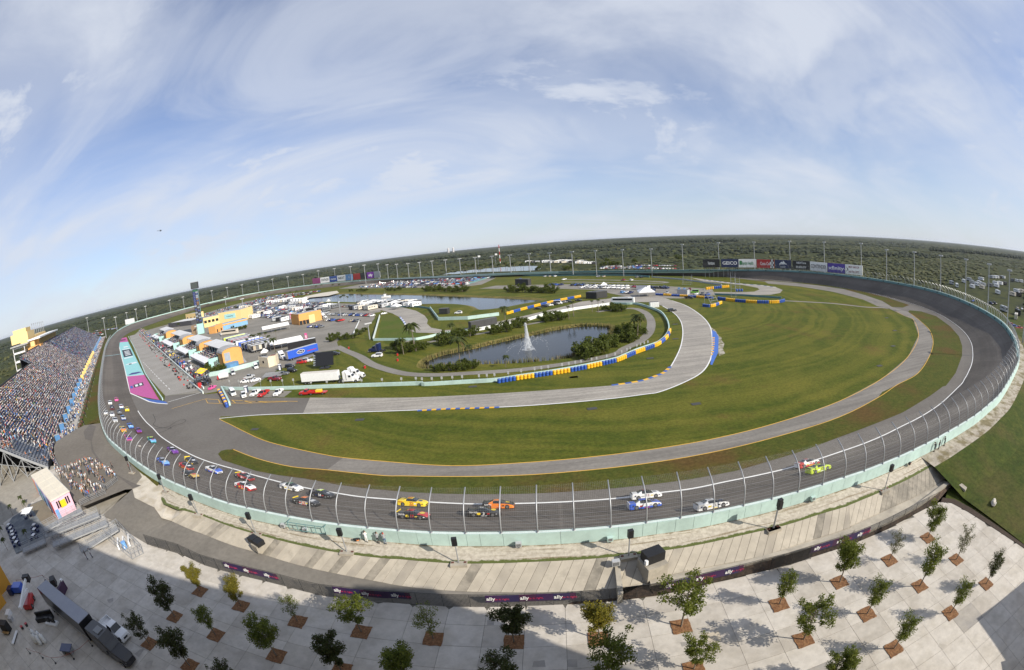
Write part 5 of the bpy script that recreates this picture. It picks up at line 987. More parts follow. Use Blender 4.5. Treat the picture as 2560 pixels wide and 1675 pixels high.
def person_mesh(shirt, legs, pose='stand', skin=0, hair=0, shorts=False, cap=None, tall=1.75):
    key = ('person', shirt, legs, pose, skin, hair, shorts, cap)
    if key in CACHE: return CACHE[key]
    m = MB(); S = tall / 1.75
    def ring(c, rx, ry, n=8): return [(c[0] + rx * math.cos(2 * pi * k / n), c[1] + ry * math.sin(2 * pi * k / n), c[2]) for k in range(n)]
    sit = pose == 'sit'; dz = -.45 if sit else 0.0; lean = .05 if pose == 'photo' else 0.0
    # torso in one skin from hips to neck to crown of the head
    m.loft([ring((0, 0, .82 + dz), .13, .17), ring((0, 0, .98 + dz), .125, .165), ring((lean, 0, 1.15 + dz), .115, .155), ring((lean, 0, 1.32 + dz), .125, .19), ring((lean * 1.5, 0, 1.42 + dz), .10, .19), ring((lean * 1.6, 0, 1.475 + dz), .06, .08), ring((lean * 1.7, 0, 1.53 + dz), .052, .055)], lambda i, j: 1 if i > 0 else 2)
    hx = lean * 2 + .02
    m.loft([ring((hx - .01, 0, 1.52 + dz), .055, .055), ring((hx + .01, 0, 1.57 + dz), .088, .068), ring((hx + .012, 0, 1.64 + dz), .10, .078), ring((hx, 0, 1.70 + dz), .098, .078), ring((hx - .01, 0, 1.75 + dz), .06, .05)], 0)
    m.add([(hx + .105, -.015, 1.63 + dz), (hx + .105, .015, 1.63 + dz), (hx + .125, 0, 1.615 + dz), (hx + .105, 0, 1.655 + dz)], [(0, 1, 3), (0, 2, 1), (0, 3, 2), (1, 2, 3)], 0)
    hm = 3 if cap is None else 4
    m.loft([ring((hx - .025, 0, 1.625 + dz), .092, .085), ring((hx - .012, 0, 1.70 + dz), .108, .088), ring((hx - .015, 0, 1.765 + dz), .06, .05)], hm)
    if cap: m.box((hx + .12, 0, 1.70 + dz), (.10, .13, .015), 0, 4)
    # legs
    for s in (-1, 1):
        y = s * .09
        if sit: pts = [(0, y, .86 + dz), (.2, y, .87 + dz), (.44, y, .85 + dz), (.46, y, .70 + dz), (.45, y, .46 + dz)]; rs = [.085, .085, .065, .06, .045]
        else:
            st = {'stand': 0.0, 'photo': .06, 'walk': .18}[pose] * s; pts = [(0, y, .88), (st * .4, y * 1.05, .66), (st * .8, y * 1.1, .47), (st * .9 - .02, y * 1.1, .28), (st - .02, y * 1.1, .06)]; rs = [.092, .08, .06, .056, .042]
        cut = 2
        m.tube(pts[:cut + 1], rs[:cut + 1], 6, 2); m.tube(pts[cut:], rs[cut:], 6, 0 if shorts else 2)
        f = pts[-1]; m.box((f[0] + .07, f[1], f[2] - .015), (.25, .09, .085), 0, 5, .8)
    # arms and five-fingered hands
    for s in (-1, 1):
        sh = (lean * 1.4, s * .165, 1.40 + dz)
        if pose == 'photo': pts = [sh, (.12, s * .27, 1.22), (.22, s * .20, 1.28), (.27, s * .07, 1.58)]
        elif sit: pts = [sh, (.03, s * .25, 1.18 + dz), (.12, s * .24, 1.06 + dz), (.32, s * .14, .98 + dz)]
        else:
            a = {'stand': .04, 'walk': -.14}[pose] * s; pts = [sh, (a * .3, s * .245, 1.22), (a * .6 + .01, s * .265, 1.10), (a + .06, s * .26, .86)]
        m.tube(pts[:2], [.066, .048], 8, 1); m.tube(pts[1:], [.046, .042, .03], 6, 0)
        h = Vector(pts[-1]); d = (h - Vector(pts[-2])).normalized(); u = d.orthogonal().normalized()
        m.beam(h - d * .01, h + d * .075, .07, .03, 0)
        for q in range(4): e = h + d * .07 + u * (q - 1.5) * .017; m.beam(e, e + d * (.062 + .012 * (1 - abs(q - 1.4))), .014, .014, 0)
        m.beam(h + u * .03 + d * .015, h + u * .055 + d * .055, .016, .016, 0)
    if pose == 'photo':
        m.box((.30, 0, 1.60), (.09, .14, .10), 0, 5); m.tube([(.33, 0, 1.60), (.52, 0, 1.60)], [.04, .055], 8, 5)
    m.v = [(x * S, y * S, z * S) for x, y, z in m.v]
    mm = [SKIN[skin], CLOTH[shirt], CLOTH[legs], HAIR[hair], CLOTH[cap or 'black'], CLOTH['black']]
    CACHE[key] = m.mesh('person', mm, True); return CACHE[key]
def person(p, rz, label, shirt, legs, pose='stand', group=None, **kw):
    return place('person', person_mesh(shirt, legs, pose, **kw), None, p, rz, label, 'person', group)

# ==== infield, grandstand side, vegetation, air (kept compact)
def line_wall(pts,h,w,m,name,label,cat='wall',seg_len=None,kind=None,z0=0.0):
 P=[Vector(xy(p))for p in pts];N_=normals2([(p.x,p.y)for p in P]);mb=MB()
 mb.loft([[(p.x-q.x*w/2,p.y-q.y*w/2,z0),(p.x-q.x*w/2,p.y-q.y*w/2,z0+h),(p.x+q.x*w/2,p.y+q.y*w/2,z0+h),(p.x+q.x*w/2,p.y+q.y*w/2,z0)]for p,q in zip(P,N_)])
 o=mb.build(name,m);tag(o,label,cat);return o
W1=[(-113.3,143.2,0),(-109.3,141.6,0),(-96.2,139.7,0),(-81.2,138.3,0),(-57,136.7,0),(-31.1,133.7,0),(-28.1,132.3,0),(-16.2,131.5,0),(-6.3,130.8,0),(1.8,132.5,0),(10.2,134.1,0),(19,136.4,0),(26.4,138.9,0),(33.3,141.8,0),(37.2,145.1,0),(43.5,150.8,0),(50.4,155.6,0),(54.7,159.3,0),(61,168.7,0),(66.4,180.1,0),(70.7,192.5,0),(74.3,205.7,0),(77.5,221.2,0),(77.8,234.6,0),(75.1,256.8,0),(69.5,260.9,0),(61.1,267.7,0)]
W1S=spline(W1,sub=4)
line_wall(W1S,1.15,0.5,M_TEAL,'infield_wall','long low pale teal wall curving round the pond side of the road course')
line_wall([(-138.7,164.4,0),(-132.2,166.9,0),(-118.4,182.4,0)],2.0,0.4,M_TEAL,'infield_wall','pale teal wall below the orange pit building, beside the parked vans')
line_wall([(-69,215.7,0),(-52,209.2,0),(-45.1,206.9,0),(-39.4,210.2,0),(-33.8,215.6,0),(-21.2,216.6,0)],1.2,0.4,M_TEAL,'infield_wall','pale teal wall along the foot of the bright green lawn')
line_wall([(-69.2,216.3,0),(-90.2,304.3,0)],1.6,0.4,mat('pale wall',(.62,.68,.65),.6),'infield_wall','pale wall running up the left edge of the bright green lawn')
line_wall([(-19,215.6,0),(-5.5,223.5,0),(7.3,231.3,0),(18,245.2,0),(37.7,256.5,0),(60,264.4,0)],1.5,0.4,mat('white wall paint',(.74,.76,.74),.6),'infield_wall','white wall beside the road course between palms and parked cars')
line_wall([(-56.2,318.1,0),(-42.1,262.2,0),(-24.2,255.3,0),(-6.4,259.7,0)],1.9,0.4,M_TEAL,'infield_wall','pale teal corner wall with fence in front of the camera truck')
line_wall([(-465.2,395,0),(-310.3,269.8,0),(-200.3,178.1,0),(-160.5,147.1,0),(-139.1,130.4,0)],1.0,0.5,M_TEAL,'pit_wall','pale teal pit wall along the painted grass')
line_wall([(-113.4,142.1,0),(-95.5,122.1,0)],1.5,0.7,M_TEAL,'barrier_wall','short pale teal wall behind the blue and yellow barrels at the pit exit')
line_wall([(134.6,273.5,0),(150.2,260,0),(167.4,239.2,0)],1.2,0.4,M_TEALD,'infield_wall','low dark teal wall in front of the hairpin')
line_wall([(138.5,420,0),(155.1,377,0),(165.4,321.5,0)],1.2,0.4,mat('grey wall',(.4,.42,.42),.7),'infield_wall','low grey wall with posts leading to the hairpin')
line_wall([(-44.2,508.3,0),(-15.9,608.8,0),(42.6,531.3,0),(113.3,463.7,0),(128.9,443.7,0),(136.7,421.4,0)],1.6,0.4,M_TEALD,'infield_wall','dark teal wall along the inside of the back straight')
line_wall([(-483.4,456,0),(-482.2,561.6,0),(-512.7,739.4,0),(-492,837,0),(-442,900,0)],0.9,0.4,mat('pale wall',(.62,.68,.65),.6),'infield_wall','thin pale wall inside the far turn')if False else None
line_wall([(-374.5,567.4,0),(-350.3,610.7,0),(-330.3,640.5,0)],1.6,0.4,mat('white wall paint',(.74,.76,.74),.6),'infield_wall','white wall at the far side of the crowded paddock')
line_wall([(-139.6,389.8,0),(-98.7,356.5,0),(-68.7,336.9,0),(-56.6,319.4,0)],1.2,0.4,M_TEALD,'infield_wall','dark teal wall in front of the motorhomes by the lake')
line_wall([(-144,156.3,0),(-120.4,137.5,0)],1.0,0.5,mat('pale wall',(.62,.68,.65),.6),'pit_wall','pale end of the pit lane wall beside the fuel stand')
line_wall([(-88.7,240.7,0),(-102.9,296.3,0)],.6,0.4,mat('white wall paint',(.74,.76,.74),.6),'kerb_wall','white kerb wall at the side of the access ramp')
ff=thing('infield_fence','wire fence with grey boxes on its posts above the long teal wall','fence')
bx=MB().box((0,0,0),(.55,.45,.75)).mesh('grey_box',mat('grey box',(.34,.34,.33),.6));po=MB().tube([(0,0,0),(0,0,3.0)],.06,5).mesh('post',M_STEEL)
FP=[(-68.5,133.6,2.2),(-63.9,133.7,2.2),(-59.1,133.3,2.2),(-55.3,132.9,2.2),(-51.5,132.8,2.2),(-47.7,132.3,2.2),(-43.9,132.1,2.2),(-40.3,131.5,2.2),(-36.8,131.3,2.2),(-33.2,131,2.2),(-29.7,130.6,2.2),(-26.2,130.3,2.2),(-22.7,129.9,2.2),(-19.1,129.4,2.2),(-15.6,129,2.2),(-12.2,128.5,2.2),(-8.7,128.3,2.2),(-5.4,128.2,2.2),(-1.3,129.1,2.2),(2.7,129.6,2.2),(5.8,130.7,2.2),(8.8,130.9,2.2),(11.8,131.7,2.2),(14.6,131.9,2.2),(17.3,132.5,2.2),(20.1,133.3,2.2),(22.7,133.8,2.2),(25.4,134.4,2.2),(27.9,135.1,2.2),(31.1,136.9,2.2),(33.9,139.8,2.2),(37,142.6,2.2),(39.9,144.6,2.2),(42.7,146.3,2.2),(44.9,147.9,2.2),(46.8,149.1,2.2),(48.6,150.6,2.2),(50.1,151.3,2.2)]
for p in FP:q=nearest_on(W1S,p);place('grey_box',bx,ff,(q[0],q[1]+.9,2.0));place('post',CACHE.setdefault('shortpost',MB().tube([(0,0,0),(0,0,2.2)],.06,5).mesh('post',M_STEEL)),ff,(q[0],q[1]+.9,0))
for p in[(-109,142,0),(-103.7,141.3,0),(-97.5,140.2,0),(-92.2,139.5,0),(-86.9,138.7,0),(-81.6,138.4,0),(-76.9,138.3,0)]:place('post',po,ff,(p[0],p[1]+.5,0));place('grey_box',bx,ff,(p[0],p[1]+.5,3.2))
def barrel_mesh(c):
 m=MB();m.tube([(0,0,0),(0,0,.12),(0,0,.5),(0,0,.95),(0,0,1.15)],[.44,.5,.47,.5,.42],10);return m.mesh('barrel',c)
PLB=mat('blue plastic',(0.025,0.085,0.36),.45,.1,1);PLY=mat('yellow plastic',(0.80,0.44,0.015),.45,.1,1)
BAR=[barrel_mesh(PLB),barrel_mesh(PLY)]
def barrels(pts,per,off,where,first=0,scale=1.0,step=1.02):
 P=resample(spline([(p[0],p[1],0)for p in pts],sub=5),step);N_=normals2(P);n=len(P)//per
 for b in range(n):
  k=(b+first)%2;base=P[b*per]
  t=thing('barrel_block','%s plastic barrels, %s block %s'%(('blue','yellow')[k],nth(b),where),'barrier',tuple(base),0,'%s barrel blocks %s'%(('blue','yellow')[k],where))
  for j in range(per):
   q=P[b*per+j]+Vector((*N_[b*per+j],0))*off;place('barrel',BAR[k],t,tuple(q-base),0,scale=scale)
barrels([(-5,129.2,0),(1.8,131,0),(10.1,132.5,0),(18.7,134.4,0),(26.1,137.1,0),(32.9,139.9,0),(36.7,143,0),(42.8,148.4,0),(49.7,153.3,0),(54,157.2,0),(60.3,166.2,0),(65.6,176.8,0),(67.6,182,0)],5,0,'along the curved wall round the pond',scale=1.12,step=1.15)
barrels([(-1.7,261.1,0),(7.2,272.3,0),(29.5,296.4,0),(53.9,315.3,0)],5,0,'beside the parked cars near the lake',1,1.3,1.35)
barrels([(98.8,292,0),(110.7,277.7,0),(126.2,256.5,0)],5,0,'behind the dark pickup by the white tent',0,1.2,1.3)
barrels([(127.7,253.2,0),(131.9,242,0),(140.9,230.6,0),(152.9,224.4,0),(162.7,228.2,0)],5,0,'at the edge of the big mown grass',0,1.5,1.45)
barrels([(107.2,232.2,0),(110.9,228.3,0),(122.4,238.3,0)],4,0,'in front of the small bleacher',0,1.35,1.35)
barrels([(142.9,303,0),(163.8,307.5,0)],4,0,'inside the hairpin',1,1.6,1.9)
barrels([(157.8,282.7,0),(163.4,281.3,0)],3,0,'below the tall bleacher at the hairpin',0,1.5,1.8)
barrels([(-112.1,138.1,0),(-106.4,132.3,0),(-95.7,120.4,0)],2,0,'at the pit exit',1,1.3,1.3)
def frame_of(a,b):
 a,b=Vector(xy(a)),Vector(xy(b));return a,math.atan2(b.y-a.y,b.x-a.x),(b-a).length
def block(t,name,m,x0,x1,y0,y1,z0,z1,roof=None):
 o=MB().box(((x0+x1)/2,(y0+y1)/2,(z0+z1)/2),(x1-x0,y1-y0,z1-z0)).build(name,m,t)
 if roof:
  MB().box(((x0+x1)/2,(y0+y1)/2,z1+.06),(x1-x0-.5,y1-y0-.5,.1)).build('roof',roof,t)
 return o
STUCCO_O=mat('orange stucco',(0.66,0.33,0.10),.85,.06,.5);STUCCO_Y=mat('yellow stucco',(0.74,0.55,0.25),.85,.05,.5);STUCCO_A=mat('aqua stucco',(0.36,0.60,0.56),.85,.05,.5)
ROOFW=mat('pale roof membrane',(0.58,0.58,0.57),.7,.1,.4);ROOFG=mat('grey roof',(0.33,0.33,0.33),.8,.12,.4)
crowd_rng=random.Random(3)
HEAD=MB()
def tiny_person(mb,x,y,z,c,h=1.0,d=(0,1)):
 """seated spectator a few pixels tall: body and head"""
 w=.22
 mb.box((x,y,z+.45*h),(w*1.3,w*1.9,.75*h),0,c,.8);mb.box((x,y,z+.97*h),(.2,.2,.26),0,c2(c))
def c2(c):return NC+(c*7%5)
CROWD_M=[CLOTH[k]for k in('white','grey','black','red','navy','blue','sky','orange','yellow','pink','khaki','denim','maroon','green','brown')];NC=len(CROWD_M)
CROWD_M+=[SKIN[0],SKIN[1],HAIR[0],HAIR[1],CLOTH['white']]
CW=(6,7,13,1.6,9,4,2.4,.4,.3,.7,2,8,1.6,.7,2.4)
pit_end=Vector(xy((-138.9,180.3,0)));far=Vector(xy((-410.2,388.8,0)));pdir=(far-pit_end).normalized();pang=math.atan2(pdir.y,pdir.x)
def pit_suite(s0,L,blk,label):
 o=pit_end+pdir*s0;t=thing('pit_suite',label,'building',(o.x,o.y,0),pang,'pit lane suite buildings')
 m=MB();n=9
 m.box((blk/2,-5.5,3.6),(blk,11,7.2));m.build('tower',STUCCO_O,t)
 rings=[]
 for k in range(n):a=pi*k/(n-1);y=-5.5+6.0*math.cos(a);z=7.2+2.2*math.sin(a);rings.append([(-.4,y,z),(blk+.4,y,z),(blk+.4,y*.999,z-.25),(-.4,y,z-.25)])
 MB().loft(rings).build('curved_roof',ROOFG,t)
 m=MB();
 for k in range(n-1):
  a,b=pi*k/(n-1),pi*(k+1)/(n-1)
  for x in(0.02,blk-.02):m.add([(x,-5.5+5.4*math.cos(a),7.2),(x,-5.5+5.4*math.cos(a),7.2+2.0*math.sin(a)),(x,-5.5+5.4*math.cos(b),7.2+2.0*math.sin(b)),(x,-5.5+5.4*math.cos(b),7.2)],[(0,1,2,3)])
 m.build('gable',STUCCO_O,t)
 block(t,'end_wall',STUCCO_A,blk,blk+.5,0,6.0,0,4.8);block(t,'end_wall',STUCCO_A,blk+L,blk+L+.5,-3,5,0,4.6)
 m=MB();m.add([(blk,-11,8.8),(blk+L,-11,8.8),(blk+L,-2.0,8.0),(blk,-2.0,8.0),(blk,-11,9.1),(blk+L,-11,9.1),(blk+L,-2.0,8.3),(blk,-2.0,8.3)],[(0,1,2,3),(7,6,5,4),(0,4,5,1),(1,5,6,2),(2,6,7,3),(3,7,4,0)]);m.build('terrace_roof',ROOFW,t)
 for k in range(7):MB().beam((blk+.5+k*(L-1)/6,-2.3,2),(blk+.5+k*(L-1)/6,-2.3,8),.25).build('column',STUCCO_A,t)
 m=MB()
 for k in range(8):m.box((blk+L/2,-8+k*1.5,5.9-k*.42-2),(L,1.5,4.0))
 m.build('terrace',mat('terrace concrete',(.16,.16,.16),.85),t)
 m=MB();m.add([(blk,4.2,4.3),(blk+L,4.2,4.3),(blk+L,8.4,3.4),(blk,8.4,3.4),(blk,4.2,4.45),(blk+L,4.2,4.45),(blk+L,8.4,3.55),(blk,8.4,3.55)],[(3,2,1,0),(4,5,6,7),(0,1,5,4),(1,2,6,5),(2,3,7,6),(3,0,4,7)]);m.build('awning',mat('white awning',(.74,.74,.74),.6),t)
 m=MB();put_text(m,'HOMESTEAD-MIAMI SPEEDWAY',1.2,(blk+L/2,8.46,3.1),(-1,0,0),(0,0,1),width=L*.8);m.build('lettering',P_('grey'),t)
 MB().box((blk+L/2,8.42,3.0),(L,.06,.9)).build('fascia',mat('white awning',(.74,.74,.74),.6),t)
 block(t,'garage_front',M_DARK,blk+.3,blk+L-.3,2.0,3.8,0,2.6)
 m=MB()
 for k in range(8):
  for i in range(int(L/.8)):
   if crowd_rng.random()<.8:tiny_person(m,blk+.5+i*.8,-8+k*1.5,5.9-k*.42,crowd_rng.choices(range(NC),CW)[0])
 m.build('seated_crowd',CROWD_M,t,kind='stuff')
 return t
ps=pit_suite(0,40,9,'nearest pit suite building, orange end tower with outside stair facing the camera')
MB().box((4,-9.5,3.4),(7,1.6,.25)).build('stair_landing',M_STEEL,ps)
m=MB();m.add([(-.2,-11.2,0),(-.2,-12.6,0),(9,-12.6,4),(9,-11.2,4),(-.2,-11.2,.3),(-.2,-12.6,.3),(9,-12.6,4.3),(9,-11.2,4.3)],[(0,1,2,3),(7,6,5,4),(0,4,5,1),(1,5,6,2),(2,6,7,3),(3,7,4,0)]);m.build('stair',M_STEEL,ps)
MB().cyl((-2.5,-3,0),4.2,2.2,14).build('drum_base',mat('blue plinth',(.10,.25,.45),.7),ps);MB().box((-.06,-2.6,5),(.1,3.2,4)).build('poster',mat('grey poster',(.3,.33,.36),.6),ps)
pit_suite(54,40,9,'second pit suite building along pit road, orange gable between two terraces')
pit_suite(112,55,14,'third pit suite building along pit road, wide orange gable')
pit_suite(200,50,14,'farthest pit suite building at the top of pit road')
pw0=Vector(xy((-125.6,144.5,0)));pw1=Vector(xy((-507.6,456.1,0)));r4=random.Random(21)
qd=(pw1-pw0).normalized();qn=Vector((qd.y,-qd.x));qn=qn if qn.dot(Vector((-1,-1)))>0 else-qn;qa=math.atan2(qd.y,qd.x);QL=(pw1-pw0).length
line_wall([pw0,pw1],.9,.5,mat('pale wall',(.62,.68,.65),.6),'pit_wall','low pale wall along the pit stalls')
cols=('black','grey','navy','red','black','silver','yellow','black','blue','white','maroon')
for i in range(40):
 s=6+i*(QL-12)/40;o=pw0+qd*s-qn*2.0;c=cols[(i*5)%len(cols)]
 t=thing('pit_cart','%s canopied tool cart along pit wall, %s from the near end'%(c,nth(i)),'pit cart',(o.x,o.y,0),qa,'tool carts along the pit wall')
 MB().box((0,0,1.0),(2.4,1.3,1.7)).build('cabinet',P_(c),t)
 for x in(-1.0,1.0):MB().beam((x,0,1.8),(x,0,4.0),.1).build('mast',M_DARK,t)
 MB().box((0,.4,4.0),(2.8,2.0,.10)).build('canopy',P_(c if i%3 else 'black'),t);MB().box((0,-.5,2.6),(2.2,.1,.9)).build('screen_panel',M_DARK,t);MB().box((0,1.0,2.1),(2.2,.7,.1)).build('platform',M_STEEL,t)
 if i%2==0:
  b=pw0+qd*(s+3)-qn*5;t=thing('pit_box','tall dark pit box behind the carts, %s from the near end'%nth(i//2),'pit box',(b.x,b.y,0),qa,'pit box stands behind the carts')
  MB().box((0,0,.9),(3.2,1.5,1.6)).build('base',P_(c),t);MB().box((0,0,2.5),(3.0,1.4,.08)).build('deck',M_STEEL,t);MB().box((0,0,3.2),(3.0,.06,.5)).build('rail',M_DARK,t)
  MB().box((0,0,4.3),(3.2,1.8,.08)).build('roof',P_('black' if i%4 else c),t)
  for x in(-1.4,1.4):MB().beam((x,.6,1.7),(x,.6,4.3),.08).build('mast',M_DARK,t)
crewmb=MB()
for i in range(520):
 s=r4.uniform(2,QL-4);off=r4.choice((r4.uniform(-7,-.8),r4.uniform(-7,-.8),r4.uniform(-3,-.6)));o=pw0+qd*s+qn*off
 c=r4.choices(range(NC),CW)[0];crewmb.box((o.x,o.y,.55),(.3,.35,1.1),0,r4.choice((2,4,11,1)),.8);crewmb.box((o.x,o.y,1.3),(.35,.42,.5),0,c,.8);crewmb.box((o.x,o.y,1.66),(.22,.22,.26),0,c2(c))
tag(crewmb.build('pit_crew_crowd',CROWD_M),'crowd of pit crews standing among the carts along pit road','crowd',kind='stuff')
hosemb=MB()
for i in range(260):
 s=r4.uniform(3,QL*.85);o=pw0+qd*s+qn*r4.uniform(.8,6.5);hosemb.box((o.x,o.y,.3+.07),(r4.uniform(.4,1.4),r4.uniform(.3,.7),r4.uniform(.3,.8)),r4.uniform(0,3),r4.choice((2,2,1,1,3)))
tag(hosemb.build('pit_equipment',CROWD_M),'tyres, hoses and signs lying in the pit stalls','equipment',kind='stuff')
o=Vector(xy((-130.1,149.7,0)));t=thing('fuel_stand','dark fuel stand under a yellow diamond sign at the end of pit lane','fuel stand',(o.x,o.y,0),qa)
for x,y in((-3,-3),(3,-3),(-3,3),(3,3)):MB().beam((x,y,0),(x,y,6),.3).build('column',M_DARK,t)
MB().box((0,0,6.1),(7,7,.4)).build('roof',M_DARK,t);MB().box((2,1,1.4),(3,3,2.8)).build('tank',P_('black'),t);MB().box((-1.5,2,1.0),(2,2,2)).build('cabinet',P_('red'),t)
m=MB();m.add([(-3.6,-3.2,6.9),(-3.6,0,5.6),(-3.6,3.2,6.9),(-3.6,0,8.2)],[(0,1,2,3)]);m.build('diamond_sign',P_('yellow'),t);m=MB();put_text(m,'SUNOCO',1.2,(-3.66,0,6.9),(0,-1,0),(0,0,1),width=5);m.build('lettering',P_('blue'),t)
px_,py_,_,ph=([(-274.61,329.52,0,46.48)])[0]
t=thing('scoring_pylon','tall scoring pylon with lit number panels and a video cube on top','pylon',(px_,py_,0),math.radians(33))
block(t,'base',STUCCO_A,-3.2,3.2,-3.2,3.2,0,9);block(t,'side_tower',mat('brown panel',(.22,.15,.09),.8),-9,-3.3,-3,3,0,8.5)
block(t,'shaft',mat('pylon aqua',(0.30,0.55,0.56),.7),-2.6,2.6,-2.0,2.6,9,ph-6.5)
def led(name,col,e):
 if name in MATS:return MATS[name]
 m,nt,b=node_mat(name);b.inputs['Base Color'].default_value=(*[c*.3 for c in col],1);b.inputs['Emission Color'].default_value=(*col,1);b.inputs['Emission Strength'].default_value=e;MATS[name]=m;return m
LEDS=[led('led blue',(.03,.07,.36),.16),led('led white',(.5,.55,.6),.3),led('led green',(.04,.25,.10),.2),led('led amber',(.4,.2,.07),.2)]
block(t,'panel_back',M_DARK,-2.75,2.75,-2.35,-2.05,9.2,ph-7)
r5=random.Random(4);nrow=20;hh=(ph-16.5)/nrow
for k in range(nrow):
 z=ph-8-k*hh
 if k==0:MB().box((0,-2.5,z),(4.6,.1,hh*.9)).build('number_panel',LEDS[2],t);continue
 if k==nrow-1:continue
 for x,mi in((-1.35,0 if k<9 else r5.choice((0,1,1))),(1.35,r5.choice((1,3,0))if k<9 else r5.choice((0,1)))):
  MB().box((x,-2.42,z),(2.3,.1,hh*.8)).build('number_panel',LEDS[mi]if k<9 or(k+(x>0))%2 else M_DARK,t)
  m=MB();put_text(m,r5.choice(('5','11','23','12','3','19','22','8','24','45')),hh*.8,(x,-2.52,z),(1,0,0),(0,0,1));m.build('number',LEDS[1],t)
block(t,'video_cube',M_DARK,-3.6,3.6,-3.6,3.6,ph-6.2,ph-.6);MB().box((0,-3.66,ph-3.4),(6.2,.08,4.6)).build('screen',led('led dim',(.08,.10,.09),.3),t);MB().box((0,0,ph-.3),(7.4,7.4,.3)).build('cap',M_STEEL,t)
def box_building(name,label,a,b,depth,h,m,roof=ROOFG,win=None,z0=0.0):
 o,ang,L=frame_of(a,b);t=thing(name,label,'building',(o.x,o.y,z0),ang);block(t,'wall',m,0,L,0,depth,0,h,roof)
 MB().box((L/2,.15,h+.25),(L,.3,.5)).build('parapet',m,t);MB().box((L-.15,depth/2,h+.25),(.3,depth-.6,.5)).build('parapet',m,t)
 if win:
  w=MB().box((0,0,0),(win[1],.12,win[2])).mesh('window',M_GLASS)
  for k in range(win[0]):place('window',w,t,((k+.5)*L/win[0],-.04,win[3]))
 return t
mc=box_building('media_centre','large yellow media centre with an aqua sign on its long wall',(-291,383.3,0),(-263.3,386.6,0),30,11,STUCCO_Y)
o,ang,L=frame_of((-291,383.3,0),(-263.3,386.6,0));MB().box((L*.51,-.1,6.8),(L*.5,.2,4.6)).build('sign_panel',mat('aqua sign',(.34,.60,.60),.6),mc)
m=MB();put_text(m,'Homestead-Miami',2.2,(L*.51,-.24,6.8),(1,0,0),(0,0,1),width=L*.3);m.build('lettering',P_('navy'),mc)
box_building('media_wing','orange and yellow two storey wing beside the scoring pylon',(-304.5,372.1,0),(-291,383.3,0),24,9,STUCCO_Y,win=(4,3.0,2.6,5.5))
box_building('entrance_building','low orange building with a door beside the white motorhome',(-247.1,317.3,0),(-247,329.4,0),8,6,STUCCO_O,win=(2,1.6,2.6,1.6))
t=box_building('long_low_building','long low building with a blue wall and orange band under a flat roof',(-249.1,331.9,0),(-234.3,353.5,0),14,5,mat('blue wall',(.20,.38,.58),.8));o,ang,L=frame_of((-249.1,331.9,0),(-234.3,353.5,0));MB().box((L/2,-.1,4.4),(L,.2,1.3)).build('band',STUCCO_O,t)
box_building('garage_block','distant yellow garage block left of the pylon',(-441.3,498.2,0),(-413,489.5,0),14,8,STUCCO_Y,win=(3,2.5,2.2,3.0))
t=box_building('ticket_building','orange ticket building with stepped walls and dark openings',(-166.5,314.8,0),(-154.8,305.9,0),20,7.5,STUCCO_O)
box_building('ticket_annex','orange front annex of the ticket building with three dark doorways',(-154.3,304.4,0),(-148.3,310,0),14,6,STUCCO_O,win=(3,2.4,3.0,1.6));box_building('ticket_store','pale yellow store at the right end of the orange ticket building',(-148.2,309.9,0),(-145.6,315.1,0),12,5.5,STUCCO_Y)
box_building('garage_canopy','flat white garage roof left of the scoring pylon',(-415.2,429.6,0),(-364,419.9,0),30,5,mat('dark garage',(.06,.06,.065),.8),ROOFW)
box_building('site_cabin','cream site cabin with a dark window beside the teal wall',(-115.8,178.4,0),(-108,174.2,0),3.5,4,mat('cream panel',(.66,.57,.42),.7),win=(1,1.2,1.0,2.3));box_building('site_cabin','cream site cabin with a brown roof beside the other cabin',(-109.1,176.8,0),(-105.6,177.9,0),6,4,mat('cream panel',(.66,.57,.42),.7),mat('brown roof',(.22,.10,.08),.8))
HA=Vector(xy((-141.4,211.9,0)));HB=Vector(xy((-129.3,225,0)));HC=Vector(xy((-191.6,253.8,0)));hd=(HB-HA);ha=math.atan2(hd.y,hd.x);LEN=min(16.5,hd.length)
for i in range(11):
 o=HA.lerp(HC,i/10.0);c=('black','grey','navy','black','royal','white','black','maroon','grey','black','lime')[i]
 t=thing('team_transporter',('nearest %s team transporter with a long picture side' if i==0 else '%s team transporter in the row of white roofed trailers, '+nth(i)+' from the near side')%c,'trailer',(o.x,o.y,0),ha,'row of team transporters')
 trailer(t,c,'white',0,LEN,stripe='silver');
 if i==0:
  for k,cc in enumerate(('tan','grey','cream','black','silver','tan','grey','yellow')):MB().box((1.2+k*(LEN-2)/8+.8,-1.3,2.6),(1.7,.04,2.4)).build('picture_panel',P_(cc),t)
def tent(name,label,a,b,depth,h,eave,m,ridge=False,z0=0):
 o,ang,L=frame_of(a,b);t=thing(name,label,'tent',(o.x,o.y,z0),ang);c=(L/2,depth/2)
 mm=MB();P4=[(0,0,eave),(L,0,eave),(L,depth,eave),(0,depth,eave)]
 if ridge:mm.add(P4+[(0,depth/2,h),(L,depth/2,h)],[(0,1,5,4),(2,3,4,5),(1,2,5),(3,0,4)])
 else:mm.add(P4+[(c[0],c[1],h)],[(0,1,4),(1,2,4),(2,3,4),(3,0,4)])
 for i in range(4):a_,b_=P4[i],P4[(i+1)%4];mm.add([a_,b_,(b_[0],b_[1],eave-.5),(a_[0],a_[1],eave-.5)],[(3,2,1,0)])
 mm.build('canopy',m,t)
 for x in[L*k/max(1,round(L/6))for k in range(max(1,round(L/6))+1)]:
  for y in(0.05,depth-.05):MB().beam((x,y,0),(x,y,eave),.12).build('leg',M_STEEL,t)
 return t
TW=mat('white canvas',(.80,.80,.79),.7,.04,.5)
tent('long_tent','long white arched tent beside the row of transporters',(-172.4,278.4,0),(-155.9,290.5,0),9,5,3.6,TW,True)
